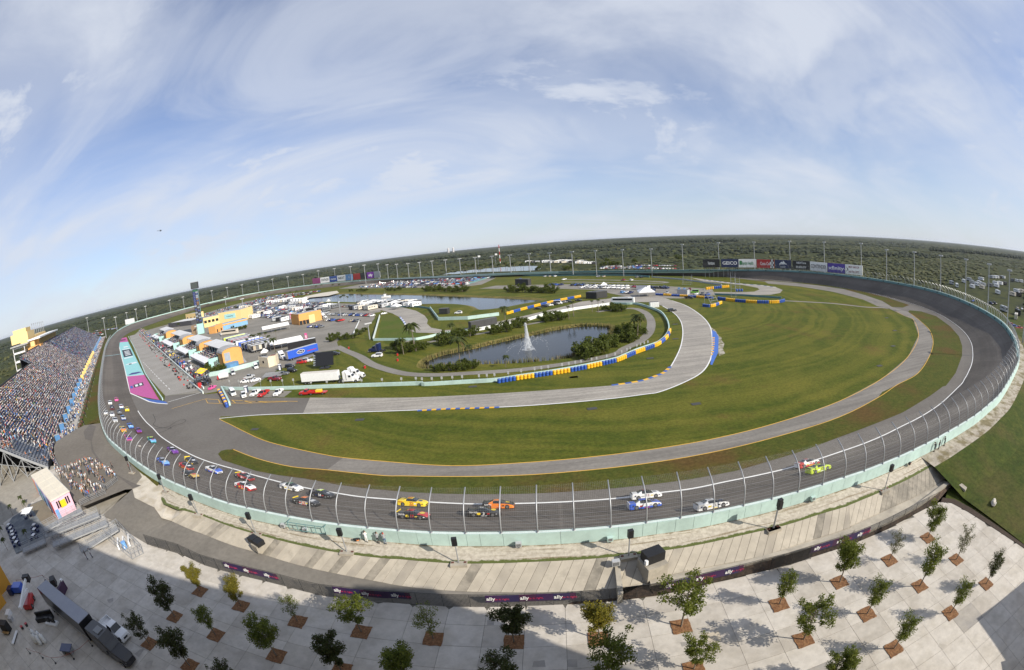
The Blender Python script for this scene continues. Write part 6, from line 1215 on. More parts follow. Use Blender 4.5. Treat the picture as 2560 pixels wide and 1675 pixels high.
tent('flat_tent','wide white flat canopy in front of the blue transporter',(-127.7,211.4,0),(-112.3,222.9,0),12,4.6,3.6,TW,True)
tent('small_tent','small white peaked tent by the tall palm trunks',(-126.3,197.9,0),(-122.9,199.2,0),4,4.2,2.6,TW)
tent('big_tent','big white peaked tent beside the white coach',(85.4,287.5,0),(96.3,285.9,0),11,6.2,3.3,TW);tent('lake_tent','small white peaked tent among the motorhomes by the lake',(-91,339,0),(-85.3,335,0),6,4.6,2.6,TW)
tent('far_tent','white peaked tent in the rows of white pickups',(73.1,354.2,0),(77.6,352.6,0),7,5,2.8,TW)
t,L=at_((-102.8,183.9,0),(-93.2,198.3,0),'blue_transporter','long royal blue transporter with an oval badge beside the white canopy','trailer')
trailer(t,'royal','silver',0,L,h=4.6);
m=MB();m.add([(L*.42+2.3*math.cos(k*pi/10),-1.33,3.0+.95*math.sin(k*pi/10))for k in range(20)],[tuple(range(20))]);m.build('oval_badge',P_('white'),t)
m=MB();m.add([(L*.42+2.1*math.cos(k*pi/10),-1.345,3.0+.8*math.sin(k*pi/10))for k in range(20)],[tuple(range(20))]);m.build('oval_badge',P_('navy'),t);m=MB();put_text(m,'Ford',1.3,(L*.42,-1.37,3.0),(1,0,0),(0,0,1));m.build('lettering',P_('white'),t);MB().box((L*.78,-1.32,2.4),(L*.3,.03,.3)).build('stripe',P_('red'),t)
t,L=at_((-110.6,191.2,0),(-104.1,185.3,0),'white_cab_truck','white truck cab at the end of the blue transporter','truck');tractor(t,'white',6.0)
t,L=at_((-114.3,207,0),(-100.9,214.8,0),'dark_transporter','dark transporter with a pale roof behind the royal blue one','trailer');trailer(t,'black','white',0,L,h=4.6)
a,ang,L=frame_of((-79.6,164.5,0),(-71.5,165,0));t=thing('big_screen','big dark video screen on a post on the grass behind the white trailer','screen',(a.x,a.y,0),ang)
m=MB();m.add([(0,0,1.2),(L,0,1.2),(L,2.2,6.3),(-.3,2.2,6.3),(0,.8,1.2),(L,.8,1.2),(L,3.0,6.3),(-.3,3.0,6.3)],[(0,1,2,3),(7,6,5,4),(0,4,5,1),(1,5,6,2),(2,6,7,3),(3,7,4,0)]);m.build('screen',led('led dark',(.02,.022,.026),.15),t);MB().beam((L/2,.6,0),(L/2,1.2,2.0),.6).build('post',M_DARK,t);MB().box((L/2,.8,.2),(L*.5,3,.4)).build('base',M_DARK,t)
for k in range(5):MB().box((-.15+.35*0,.25+k*.32,1.7+k*.9),(1.0,.05,.5)).build('picture_tile',led('led white',(.6,.65,.7),.3),t)
t,L=at_((-75.6,143.9,0),(-60.9,143.9,0),'box_trailer','long white box trailer on the grass behind the infield fence','trailer');trailer(t,'white','cream',0,L)
t,L=at_((-61.8,143.2,0),(-52.8,142.6,0),'semi_truck','white highway tractor in front of the long white trailer','truck');tractor(t,'white',L)
t,L=at_((-61.1,148.4,0),(-52.5,147.1,0),'semi_truck','second white highway tractor parked beyond the first','truck');tractor(t,'white',L)
t,L=at_((-51.9,186.1,0),(-63.2,189,0),'semi_truck','dark navy highway tractor on the grass by the palms','truck');tractor(t,'navy',L)
t,L=at_((-159.2,338.5,0),(-140.5,325.8,0),'semi_truck','white semi truck with long trailer beside the orange ticket building','truck');trailer(t,'silver','white',-4,L-8);tractor(t,'white',L)
def coach(a,b,label,color='white',h=3.6,dark=True,name='coach',cat='coach',win='long'):
 t,L=at_(a,b,name,label,cat);c=P_(color)
 m=MB();m.loft([[(x,-w,.45),(x,-w,2.2),(x,-w*.96,zz),(x,w*.96,zz),(x,w,2.2),(x,w,.45)]for x,w,zz in((0,1.2,h-.15),(.15,1.27,h),(L-.5,1.27,h),(L,1.18,h-.5))]);m.build('body',c,t)
 for s in(-1,1):MB().box((L*.5,s*1.27,h-1.05),(L*.86,.05,1.1)).build('side_window',M_GLASS,t)
 MB().box((L-.12,0,h-1.3),(.32,2.1,1.5)).build('windscreen',M_GLASS,t);MB().box((L*.5,0,h+.08),(L*.5,1.4,.2)).build('roof_unit',P_('silver'),t);add_wheels(t,(L*.2,L*.29,L*.82),1.08,.5,.3);return t
coach((74.9,263.2,0),(62.4,270.5,0),'white coach with dark windows parked by the palms')
coach((-210.5,300.4,0),(-228.2,300.6,0),'black and white motorhome beside the low orange building','cream',3.7)
road_vehicle('van','silver',(-129.2,171.9,0),(-118.3,160.1,0),'silver van with roof gear parked by the teal wall','van');road_vehicle('van','white',(-119.8,180.3,0),(-112.1,170.1,0),'white van beside the cream site cabin','van')
G1='safety vehicles parked at the pit exit'
road_vehicle('van','white',(-106.2,138.2,0),(-99,131.1,0),'white ambulance van nearest the barrels at the pit exit','ambulance',G1);road_vehicle('suv','white',(-97.7,134.7,0),(-92.9,128.5,0),'white SUV between the ambulance and a white pickup','suv',G1)
road_vehicle('pickup','white',(-91.2,136.5,0),(-91,130.4,0),'white safety pickup with a blue load in its bed','pickup truck',G1);road_vehicle('pickup','red',(-86.5,135.9,0),(-86.9,128.8,0),'red safety pickup with its door open beside a white one','pickup truck',G1)
road_vehicle('pickup','white',(-80.7,135.2,0),(-80.3,130,0),'white service pickup with a yellow roof load','pickup truck',G1);road_vehicle('pickup','red',(-65,130.6,0),(-70.9,130.9,0),'red wrecker truck on the grass by the road course','tow truck',G1)
t,L=at_((-60.7,130.7,0),(-64.7,130.8,0),'flat_trailer','red flat trailer with a yellow frame behind the red wrecker','trailer');MB().box((L/2,0,.7),(L,2,.25)).build('deck',P_('red'),t);MB().box((L*.7,0,1.2),(L*.5,1.4,.7)).build('load',P_('yellow'),t);add_wheels(t,(L*.3,),.9,.38,.25)
road_vehicle('pickup','maroon',(-95.7,151.8,0),(-88.8,151.1,0),'dark red pickup on the grass behind the fence','pickup truck');road_vehicle('suv','black',(-92.5,164.2,0),(-87.6,162.3,0),'black SUV nearest the porta cabin','suv');road_vehicle('suv','black',(-96.9,171.2,0),(-92.8,170.2,0),'black SUV behind the other black SUV','suv')
road_vehicle('sedan','grey',(-94.1,159.7,0),(-90.2,159.6,0),'dark grey sedan beside the metal ramps','car');road_vehicle('suv','red',(-93.6,177.6,0),(-90.6,177.8,0),'red SUV left of the big screen','suv');road_vehicle('suv','white',(-91.6,179.9,0),(-88.6,180,0),'white SUV beside the red one near the big screen','suv')
road_vehicle('sedan','white',(-108.5,150.6,0),(-104.6,150.8,0),'white car behind the pit exit fence','car');road_vehicle('sedan','white',(-103.3,151.3,0),(-101.4,153.3,0),'second white car behind the pit exit fence','car');road_vehicle('pickup','silver',(-108.6,154.5,0),(-107.8,158.3,0),'silver pickup behind the white cars at the pit exit fence','pickup truck')
road_vehicle('sedan','pink',(-120.4,142.6,0),(-120.4,146.2,0),'pink car parked at the end of pit lane','car');road_vehicle('suv','white',(-54.7,178.1,0),(-58.1,178.3,0),'white SUV on the service path near the pond','suv');road_vehicle('suv','black',(-81.8,188.9,0),(-78.4,189.2,0),'black SUV on the path above the big screen','suv')
road_vehicle('sedan','white',(-91.8,316.1,0),(-89.3,317.6,0),'white car at the top of the bright green lawn','car');road_vehicle('suv','black',(83.7,224.8,0),(86.4,225,0),'black track vehicle on the edge of the road course','suv');road_vehicle('pickup','black',(110.7,267.3,0),(114.1,264.4,0),'black pickup beside the row of barrels','pickup truck')
road_vehicle('suv','white',(-31.1,282.1,0),(-33.6,282.7,0),'white SUV beside the camera truck on the lake spit','suv')
for i,(a,b,c,k)in enumerate((((14.7,271,0),(18.8,269.9,0),'black','sedan'),((20.1,277.7,0),(23.8,277.4,0),'black','suv'),((23.1,280.8,0),(26.8,280.5,0),'white','suv'),((26.4,283.8,0),(30.1,282.5,0),'black','suv'),((28.7,286,0),(32.8,285,0),'white','van'),((33.5,288.3,0),(36.8,288.9,0),'grey','suv'),((36,290.6,0),(39.7,289.8,0),'black','suv'),((43.4,293,0),(47.3,292.3,0),'black','sedan'))):
 road_vehicle(k,c,a,b,'%s %s in the line below the far barrels, %s from the left'%(c,k,nth(i)),k,'cars parked below the far barrels')
def crate(a,b,depth,h,label,m,name='container',z0=0,cat='container'):
 o,ang,L=frame_of(a,b);t=thing(name,label,cat,(o.x,o.y,z0),ang);block(t,'body',m,0,L,0,depth,0,h);MB().box((L/2,depth/2,h+.05),(L-.3,depth-.3,.1)).build('lid',mat('crate lid',(.10,.10,.10),.6),t)
 for k in range(4):MB().box(((k+.5)*L/4,-.04,h/2),(L/4-.3,.06,h-.6)).build('panel',m,t)
 return t
crate((51.8,301.2,0),(58,295.4,0),6,4.4,'large black show container beside the lake road',mat('black board',(.03,.03,.03),.6));crate((58.6,296.8,0),(66.3,299.3,0),7,4.6,'black stage block next to the show container',mat('black board',(.03,.03,.03),.6))
crate((-19.7,220.2,0),(-6.9,228.9,0),2.6,4.0,'black board truck beside the road course above the shrubs',mat('board black',(.05,.05,.05),.6),'board_truck',cat='board')
crate((-45.3,287.1,0),(-39.6,285,0),3.5,3.6,'dark camera truck on the spit by the lake',mat('black board',(.03,.03,.03),.6),'camera_truck',cat='truck');crate((78.4,242.6,0),(83.6,242.1,0),3,2.9,'white box van body at the start of the curved wall',P_('white'),'white_hut',cat='hut')
crate((7.5,443.9,0),(19.5,430,0),4,6,'black video board in the far infield',mat('black board',(.03,.03,.03),.6),'video_board',cat='board')
m=MB();
crate((112.6,287.2,0),(118.2,282.2,0),5,3.2,'white box trailer in the media parking lot',P_('silver'),'white_trailer',cat='trailer');crate((95.5,328.4,0),(102.2,321.7,0),5,3.2,'white flat topped trailer behind the big tent',P_('white'),'white_trailer',cat='trailer')
road_vehicle('van','brightgreen',(130.3,287.3,0),(123.5,290.9,0),'lime green van in the media parking lot','van')
def bleacher(a,b,depth,h,label,rows=6):
 o,ang,L=frame_of(a,b);t=thing('bleacher',label,'bleacher',(o.x,o.y,0),ang)
 pl=MB().box((0,0,0),(L,.45,.08)).mesh('plank',M_STEEL)
 for k in range(rows):place('plank',pl,t,(L/2,depth*k/rows,1+(h-1)*k/rows))
 for x in(0.2,L-.2):MB().beam((x,0,.5),(x,depth,h),.12).build('stringer',M_STEEL,t);MB().beam((x,depth,0),(x,depth,h+1),.12).build('post',M_STEEL,t)
bleacher((112.9,233.8,0),(119.6,237.3,0),5,9,'small steel bleacher behind a block of barrels');bleacher((137.3,253.8,0),(140.4,252.3,0),8,15,'tall steel bleacher beside the hairpin');bleacher((136.3,336.2,0),(142.7,332.3,0),8,8,'wide pale bleacher far off above the media lot');bleacher((161.6,292,0),(165.1,290.3,0),6,8,'far steel bleacher inside the hairpin')
def board(a,b,h,z0,label,bg,lines,fg,extra=None):
 o,ang,L=frame_of(a,b);t=thing('billboard',label,'billboard',(o.x,o.y,z0),ang);MB().box((L/2,0,h/2),(L-.1,.5,h)).build('panel',bg if not isinstance(bg,str)else P_(bg),t)
 for k in range(4):MB().beam(((k+.5)*L/4,.6,-z0),((k+.5)*L/4,.6,h),.3).build('support',M_STEEL,t)
 n=len(lines)
 for i,(s,fr)in enumerate(lines):
  if not s:continue
  m=MB();put_text(m,s,h/n*(.62 if n>1 else.55),(L*.5,-.30,h*(n-i-.5)/n),(1,0,0),(0,0,1),width=L*fr,bold=True);m.build('lettering',P_(fg),t)
 if extra:extra(t,L,h)
 return t
def checks(t,L,h):
 m=MB()
 for i in range(3):
  for j in range(4):
   if(i+j)%2:m.box((L*(.80+i*.065),-.28,h*(j+.5)/4),(L*.065,.04,h/4))
   else:m.box((L*(.80+i*.065),-.27,h*(j+.5)/4),(L*.065,.03,h/4),0,1)
 m.build('chequer',[P_('black'),P_('white')],t)
def mount(t,L,h):
 m=MB();m.add([(L*.3,-.29,h*.55),(L*.4,-.29,h*.8),(L*.46,-.29,h*.7),(L*.52,-.29,h*.92),(L*.6,-.29,h*.7),(L*.7,-.29,h*.55)],[(0,1,2,3,4,5)][::1]);m.build('mountain_mark',P_('white'),t)
def tree_sq(t,L,h):MB().box((L*.12,-.29,h*.55),(L*.14,.04,h*.5)).build('green_mark',P_('green'),t)
def wing(t,L,h):
 m=MB();m.add([(L*.05,-.29,h*.2),(L*.2,-.29,h*.5),(L*.05,-.29,h*.8),(L*.12,-.29,h*.5)],[(0,1,2,3)]);m.build('arrow_mark',P_('black'),t)
BB=[(178.5,388.3,9.3),(192.2,379.3,9.3),(194,379.8,9.3),(208.3,371.4,9.3),(208.5,371.4,9.3),(223.1,362.6,9.3),(221.3,359,9.3),(234.2,347.8,9.3),(234.5,347.7,9.3),(246.1,336.8,9.3),(244.8,333.3,9.3),(255.4,320.2,9.3),(252.5,316.4,9.3),(256.9,297.6,9.3),(257.5,297.4,9.3),(264.3,281.8,9.3),(264.7,281.7,9.3),(270.8,265.7,9.3)]
def pushout(p):
 n=-inward(p);return(p[0]+n.x*4,p[1]+n.y*4)
SPEC=[('black billboard with small white lettering, leftmost in the long right hand row','black',(('Verizon',.4),),'white',None),('navy billboard with wide white capital letters beside the black one','navy',(('GEICO',.85),),'white',None),('white billboard with a green square mark and thin green lettering','white',(('Baptist Health',.66),),'green',tree_sq),('red billboard with white lettering and a chequered end','red',(('Coca-Cola',.62),),'white',checks),('navy billboard with white lettering under a white mountain shape','navy',(('',0),('BUSCH',.45),('LIGHT',.3)),'white',mount),('black billboard with two lines of white lettering between navy and white ones','black',(('NEXTera',.55),('ENERGY',.6)),'white',None),('white billboard with wide black capitals beside the violet one','white',(('CONTENDER',.9),),'black',None),('violet billboard with wide white lower case lettering',mat('violet board',(.075,.045,.30),.5),(('xfinity',.9),),'white',None),('white billboard with two lines of red lettering, last on the right','white',(('SMART GAINS ON',.62),('360 PALLETS',.62)),'maroon',wing)]
for i,s in enumerate(SPEC):board(pushout(BB[2*i]),pushout(BB[2*i+1]),7.6,9.3,*s)
BL=[(-396,864,8),(-369,843,8),(-369,843,8),(-346,836,8),(-346,836,8),(-324.3,822.9,8),(-324.3,822.9,8),(-302,810.7,8),(-302,810.7,8),(-282.9,795.3,8),(-281.1,795.2,8),(-263.5,784,8),(-263.5,784,8),(-246.8,771.6,8),(-246.8,771.6,8),(-232.5,767.3,8),(-232.5,767.3,8),(-217.4,754.3,8)]
SPL_=[('pink billboard at the left end of the far row','pink',(('',0),),'purple',None),('white billboard with black capitals beside the pink one in the far row','white',(('CONTENDER',.85),),'black',None),('indigo billboard with heavy white lettering in the far row','blue',(('onx',.7),),'white',None),('white billboard with slanted black capitals in the far row','white',(('NEXT',.75),),'black',None),('sky blue billboard with a white letter in the far row','sky',(('G',.2),),'white',None),('red billboard in the far row','red',(('',0),),'white',None),('plain black billboard in the far row','black',(('',0),),'silver',None),('purple billboard with white lettering in the far row','purple',(('ally',.6),),'white',None),('pale billboard with a dark figure at the right end of the far row','silver',(('',0),),'tan',None)]
for i,s in enumerate(SPL_):board(pushout(BL[2*i]),pushout(BL[2*i+1]),11,8.0,*s)
board((-680.2,575.8,4),(-653.4,578.7,4),9,4,'white sign board at the far end of the front straight','white',(('',0),),'grey')
F0=Vector((-126.0,57.0));SD=Vector((-.772,.636)).normalized();SN=Vector((-SD.y,SD.x));SN=SN if SN.x<0 and SN.y<0 else-SN
SA=math.atan2(SD.y,SD.x)
def SQ(s,u,z):p=F0+SD*s+SN*u;return Vector((p.x,p.y,z))
stand=thing('grandstand','long grandstand of steep seat rows packed with spectators along the front straight','grandstand')
M_SEAT=mat('blue grey seats',(0.07,0.09,0.13),.7,.2,.8,second=(0.14,0.145,0.16),sscale=.4);M_BENCH=mat('bare bench metal',(0.34,0.345,0.35),.5,.1,.6,metal=.2)
def row_z(k):return 4.0+.57*k
SECT=((0,150,31),(152,560,40))
for s0,s1,nr in SECT:
 for k in range(nr):
  z=row_z(k);m=MB()
  a,b,c,d=SQ(s0,k,z),SQ(s1,k,z),SQ(s1,k+1,z),SQ(s0,k+1,z);lo=Vector((0,0,-.57))
  m.add([a,b,c,d,a+lo,b+lo,c+lo,d+lo],[(0,3,2,1),(0,1,5,4),(2,3,7,6),(4,5,6,7),(1,2,6,5),(3,0,4,7)])
  o=m.build('seat_row',M_SEAT,stand)
 m=MB();nr_=nr;m.add([SQ(s0,nr_,2.5),SQ(s1,nr_,2.5),SQ(s1,nr_,row_z(nr_)+1.2),SQ(s0,nr_,row_z(nr_)+1.2),SQ(s0,nr_+.2,2.5),SQ(s1,nr_+.2,2.5),SQ(s1,nr_+.2,row_z(nr_)+1.2),SQ(s0,nr_+.2,row_z(nr_)+1.2)],[(0,1,2,3),(7,6,5,4),(3,2,6,7),(0,3,7,4),(1,5,6,2)]);m.build('back_wall',mat('dark stand wall',(.06,.06,.065),.8),stand)
 for q in range(int((s1-s0)/24)):
  s=s0+14+q*24;m=MB()
  for k in range(nr):p=SQ(s,k+.5,row_z(k)+.03);m.box((p.x,p.y,p.z),(1.3,.95,.05),SA)
  m.build('aisle_steps',M_BENCH,stand)
m=MB();m.add([SQ(2,-.05,2.6),SQ(560,-.05,2.6),SQ(560,-.05,4.0),SQ(2,-.05,4.0),SQ(2,.4,2.6),SQ(560,.4,2.6),SQ(560,.4,4.0),SQ(2,.4,4.0)],[(0,3,2,1),(4,5,6,7),(3,7,6,2)]);m.build('front_wall',mat('dark stand wall',(.06,.06,.065),.8),stand)
for u in(3,9,15,21,27):
 for s in(.3,6):
  MB().beam(SQ(s,u,2.9),SQ(s,u,row_z(u)-.6),.35).build('column',M_STEEL,stand)
for u in(3,9,15,21):
 MB().beam(SQ(.3,u,3.2),SQ(.3,u+6,row_z(u+6)-1),.16).build('brace',M_STEEL,stand);MB().beam(SQ(.3,u+6,3.2),SQ(.3,u,row_z(u)-1),.16).build('brace',M_STEEL,stand);MB().beam(SQ(.3,u,row_z(u)*.5+1.5),SQ(.3,u+6,row_z(u+6)*.5+1.5),.14).build('brace',M_STEEL,stand)
MB().beam(SQ(-.1,0,3.7),SQ(-.1,31,row_z(31)-.6),.3,.7).build('edge_beam',M_STEEL,stand)
for h in(.55,1.1):MB().beam(SQ(-.1,0,4+h),SQ(-.1,31,row_z(31)+h),.07).build('rail',M_STEEL,stand)
rp=MB().box((0,0,.55),(.07,.07,1.1)).mesh('rail_post',M_STEEL)
for u in range(0,32):place('rail_post',rp,stand,tuple(SQ(-.1,u,row_z(u))))
r6=random.Random(77);seats=[]
for s0,s1,nr in SECT:
 for k in range(nr):
  s=s0+.4
  while s<s1-.4:
   if not(abs(((s-s0-14)%24))<.8)and r6.random()<(.90 if s>22 or k>18 else.06 if s<14 and k<13 else.6):seats.append((s,k))
   s+=r6.uniform(.52,.78)
seats.sort(key=lambda q:q[0]+q[1]*.3)
TOPS=('white','grey','black','navy','black','blue','sky','white','red','maroon','grey','khaki','orange');LEGS=('denim','black','khaki','grey')
NSIT=110
for s,k in seats[:NSIT]:
 p=SQ(s,k+.55,row_z(k));c=r6.choice(TOPS)
 lg_=r6.choice(LEGS);person(tuple(p),math.atan2(-SN.y,-SN.x)+r6.uniform(-.3,.3),'spectator in %s top and %s trousers sitting at the near end of the grandstand'%(c,lg_),c,lg_,'sit','spectators at the near end of the grandstand',skin=r6.choice((0,0,1)),hair=r6.choice((0,1,2)),cap=r6.choice((None,None,'black','white')))
V=[];Fc=[];Mi=[]
QUADS=((0,1,5,4),(1,2,6,5),(2,3,7,6),(3,0,4,7),(4,5,6,7))
ca,sa=math.cos(SA),math.sin(SA)
for s,k in seats[NSIT:]:
 p=SQ(s,k+.5,row_z(k));c=r6.choices(range(NC),CW)[0];far_=s>260
 for(hw,hd_,z0,z1,mi)in((.22,.16,.05,.82,c),(.11,.11,.84,1.08,c2(c)))if not far_ else((.25,.2,.05,.95,c),):
  o=len(V)
  for z in(z0,z1):
   for a,b in((-hw,-hd_),(hw,-hd_),(hw,hd_),(-hw,hd_)):V.append((p.x+a*ca-b*sa,p.y+a*sa+b*ca,p.z+z))
  for f in QUADS:Fc.append(tuple(o+i for i in f));Mi.append(mi)
me=bpy.data.meshes.new('seated_crowd');me.from_pydata(V,[],Fc)
for m_ in CROWD_M:me.materials.append(m_)
me.polygons.foreach_set('material_index',Mi);me.update();place('seated_crowd',me,None,label='dense crowd of spectators filling the grandstand rows',cat='crowd',kind='stuff')
def sstrip(name,s0,s1,u0,u1,z,m,**kw):return sheet(name,[xy(SQ(s0,u0,0)),xy(SQ(s1,u0,0)),xy(SQ(s1,u1,0)),xy(SQ(s0,u1,0))],z,m,**kw)
sstrip('stand_ground',-60,600,12,80,2.6,mat('gravel lot',(.30,.275,.23),.9,.15,.4));sstrip('concourse',14,570,-9,.5,3.2,mat('concourse concrete',(.40,.375,.335),.85,.1,.5))
FWL=[wall_off(i%len(WALL_S),.4)for i in range(0,int(6.6*SUB))]
strip('front_grass',[(p[0],p[1],2.9)for p in FWL],[tuple(SQ(max(16,(V2(p)-F0).dot(SD)),-9,3.0))for p in FWL],M_GRASS2,sub=2)
hb=MB();r8=random.Random(8)
for i in range(520):p=SQ(18+i*1.02,-9.4+r8.uniform(-.3,.3),3.4);hb.blob((p.x,p.y,p.z),(.8,.8,.6),i,r8.choice((0,0,1)))
tag(hb.build('hedge',[mat('hedge green',(.045,.055,.02),.9,.3,2),mat('hedge red',(.12,.05,.03),.9,.3,2)]),'long low hedge between the concourse and the grass strip','hedge')
for i in range(34):
 s=24+i*15.5;p=SQ(s,-1.6,3.2);c='blue wing' if i<9 or i>19 else 'yellow wing';mm=mat('blue wing',(.07,.19,.38),.7)if c=='blue wing' else mat('yellow wing',(.72,.50,.16),.7)
 t=thing('entrance_wing','%s wall panel beside a stand entrance, %s from the near end'%(c.split()[0],nth(i)),'wall panel',tuple(p),SA,'coloured wall panels along the stand front');MB().box((0,0,1.6),(.5,2.2,3.2)).build('panel',mm,t);MB().box((0,0,3.3),(.7,2.4,.2)).build('cap',M_BENCH,t);MB().box((1.6,1.2,1.2),(2.4,1.5,2.4)).build('doorway',M_DARK,t)
cm=MB()
for i in range(900):
 s=r8.uniform(26,540);p=SQ(s,-r8.uniform(1,8.2),3.2);c=r8.choices(range(NC),CW)[0];cm.box((p.x,p.y,p.z+.45),(.28,.35,.9),SA,r8.choice((2,4,11,10)));cm.box((p.x,p.y,p.z+1.15),(.3,.45,.55),SA,c,.85);cm.box((p.x,p.y,p.z+1.55),(.2,.2,.26),SA,c2(c))
tag(cm.build('concourse_crowd',CROWD_M),'people walking on the concourse in front of the stand','crowd',kind='stuff')
for i in range(9):
 s=40+i*14;p=SQ(s,-11.5,2.95);t=thing('field_speaker','small black speaker in the front grass strip, %s from the near end'%nth(i),'speaker',tuple(p),SA,'speakers in the front grass strip');MB().box((0,0,1.5),(.5,.5,.8)).build('cabinet',M_BLACK,t);MB().beam((0,0,0),(0,0,1.2),.08).build('post',M_STEEL,t)
for i in range(18):
 s=22+i*7;p=SQ(s,-7.9,3.2);t=thing('steel_bench','grey steel bench along the concourse edge, %s from the near end'%nth(i),'bench',tuple(p),SA,'benches along the concourse');MB().box((0,0,.45),(3,.4,.08)).build('seat',M_BENCH,t);MB().box((0,-.3,.8),(3,.08,.3)).build('backrest',M_BENCH,t)
 for x in(-1.2,1.2):MB().beam((x,0,0),(x,0,.45),.08).build('leg',M_STEEL,t)
o=SQ(238,41.5,0);t=thing('suite_building','tall yellow suite building with dark glass balconies and white roof behind the grandstand','building',(o.x,o.y,0),SA)
sg=-1 if(Vector((-math.sin(SA),math.cos(SA))).dot(SN))<0 else 1
def blk(name,m,x0,x1,y0,y1,z0,z1):x0*=.73;x1*=.73;return MB().box(((x0+x1)/2,sg*(y0+y1)/2,(z0+z1)/2),(x1-x0,y1-y0,z1-z0)).build(name,m,t)
blk('wall',STUCCO_Y,0,158,4,18,2.5,32.5);blk('balcony_deck',STUCCO_Y,10,158,0,4.5,21.2,22.2);blk('balcony_deck',STUCCO_Y,10,158,0,4.5,26.4,27.4);blk('roof_overhang',mat('white roof edge',(.78,.78,.77),.6),-2,160,-2.5,10,32.2,33.2)
for z in(24.3,29.8):
 for k in range(14):blk('balcony_glass',M_GLASS,10.6+k*10.5,20.6+k*10.5,2.6,3.9,z-2.0,z+2.2)
for k in range(15):blk('pier',STUCCO_Y,9.9+k*10.5,10.5+k*10.5,.6,4,22.2,32.2)
blk('blue_banner',P_('blue'),62,76,.3,.6,25.5,27.6);blk('end_tower',STUCCO_O,-8,10,-3,10,2.5,28);blk('end_band',mat('grey band',(.4,.38,.4),.7),-8.2,10.2,-3.2,10.2,22,24)
blk('stair_tower',mat('white stair frame',(.66,.66,.66),.7),-12,-8.2,10,24,29.5,30.5)
for z in(8,14,20,26):blk('stair_landing',mat('white stair frame',(.66,.66,.66),.7),-14,-1,12,24,z,z+1.1)
for y in(12,23.5):blk('stair_post',mat('white stair frame',(.66,.66,.66),.7),-14,-13,y,y+.6,2.5,31)
blk('stair_roof',ROOFG,-16,6,8,26,31,31.8);blk('penthouse',STUCCO_Y,14,60,12,30,32.5,39.5);blk('penthouse_top',STUCCO_Y,20,50,14,28,39.5,42.5);blk('roof_terrace',STUCCO_Y,64,150,12,20,32.5,35)
for k in range(7):p=((62+k*15)*.73,sg*14,33);MB().tube([p,(p[0],p[1],44)],.25,5).build('roof_mast',M_STEEL,t);MB().box((p[0],p[1],44),(3,.6,.5)).build('lamp_bar',M_STEEL,t)
tag(line_wall([(-89,44.7,4),(-87.6,47.3,4),(-85.3,51.4,4),(-85.1,52,4)],1.95,.5,mat('dark concrete',(.10,.09,.08),.9),'deck_wall','dark wall under the end of the viewing deck',z0=2.9),'dark wall under the end of the viewing deck','wall');tag(line_wall([(-90.7,53.9,4),(-86.3,53,4),(-87,57.5,4)],1.95,.5,mat('dark concrete',(.10,.09,.08),.9),'deck_wall','dark wall below the right end of the viewing deck',z0=2.9),'dark wall below the right end of the viewing deck','wall')
def railing(pts,label,z=0.0,h=1.15,name='railing',gap=.16,parent=None,dz=(0,0)):
 P=[Vector(p)for p in pts]
 t=parent or thing(name,label,'railing',tuple(P[0]));b=P[0]if not parent else Vector((0,0,0))
 for a_,b_ in zip(P,P[1:]):
  for q in(h,h*.72,h*.45,h*.18):MB().beam(a_-b+Vector((0,0,q)),b_-b+Vector((0,0,q)),.055).build('rail',M_STEEL,t)
  n=max(1,int((b_-a_).length/1.8))
  for k in range(n+1):p=a_.lerp(b_,k/n)-b;MB().beam(p,p+Vector((0,0,h)),.07).build('rail_post',M_STEEL,t)
 return t
railing([(-86.8,43.9,4.85),(-85.8,46.5,4.85),(-83.6,50.4,4.85)],'steel railing at the near edge of the crowded viewing deck');railing([(-88.9,52.9,4.85),(-85.1,52,4.85),(-85.4,56.5,4.85)],'steel railing at the right corner of the crowded viewing deck')
railing([(-131.9,63.1,4.85),(-123.8,59.6,4.85),(-115.7,56.2,4.85),(-110.8,54.7,4.85)],'dark railing along the left side of the lane')
def ramp(a,b,w,label):
 a,b=Vector(a),Vector(b);d=V2(b-a).normalized();n=Vector((-d.y,d.x,0))*w/2;t=thing('metal_ramp',label,'ramp',tuple(a));zero=Vector((0,0,0))
 q=[zero-n,zero+n,b-a+n,b-a-n];m=MB();m.add(q+[p-Vector((0,0,.25))for p in q],[(0,3,2,1)[::-1],(4,5,6,7),(0,1,5,4),(1,2,6,5),(2,3,7,6),(3,0,4,7)]);m.build('deck',M_BENCH,t)
 for s in(-1,1):railing([zero+n*s,b-a+n*s],'',parent=t)
 for k in range(5):p=zero.lerp(b-a,(k+.5)/5);MB().beam(p-Vector((0,0,.2)),Vector((p.x,p.y,3.0-a.z)),.2).build('support',M_STEEL,t)
ramp((-85,42.6,4.9),(-88,31.9,5.2),2.2,'uppermost grey steel ramp in front of the pink building');ramp((-87.2,31.3,4.5),(-79.5,43.8,4.3),2.2,'second grey steel ramp below the pink building');ramp((-75.02,42.42,4),(-82.41,30.29,4.2),2.4,'long grey steel ramp nearest the plaza');ramp((-70.21,41.52,4.2),(-75.08,33.17,3.1),2.0,'short grey steel stair flight down to the plaza')
ramp((-89.9,24.7,3.9),(-86.6,30.6,3.9),2.0,'grey steel walkway at the edge of the lounge deck')
TP=[Vector(p)for p in([(-115.9,45.5,7.3),(-112,50.2,7.3),(-89.7,43.8,7.3),(-92.5,38.8,7.3)])];base=TP[3];ax=(TP[0]-TP[3]);L=ax.length;ang=math.atan2(ax.y,ax.x);Wd=(TP[2]-TP[3]).length
t=thing('pink_building','pink mural building with cream roof beside the steel ramps','building',(base.x,base.y,3.0),ang);sgn=1 if Vector((-math.sin(ang),math.cos(ang))).dot(V2(TP[2]-TP[3]))>0 else-1
PINKW=mat('pink wall',(.78,.46,.56),.75,.04,.6)
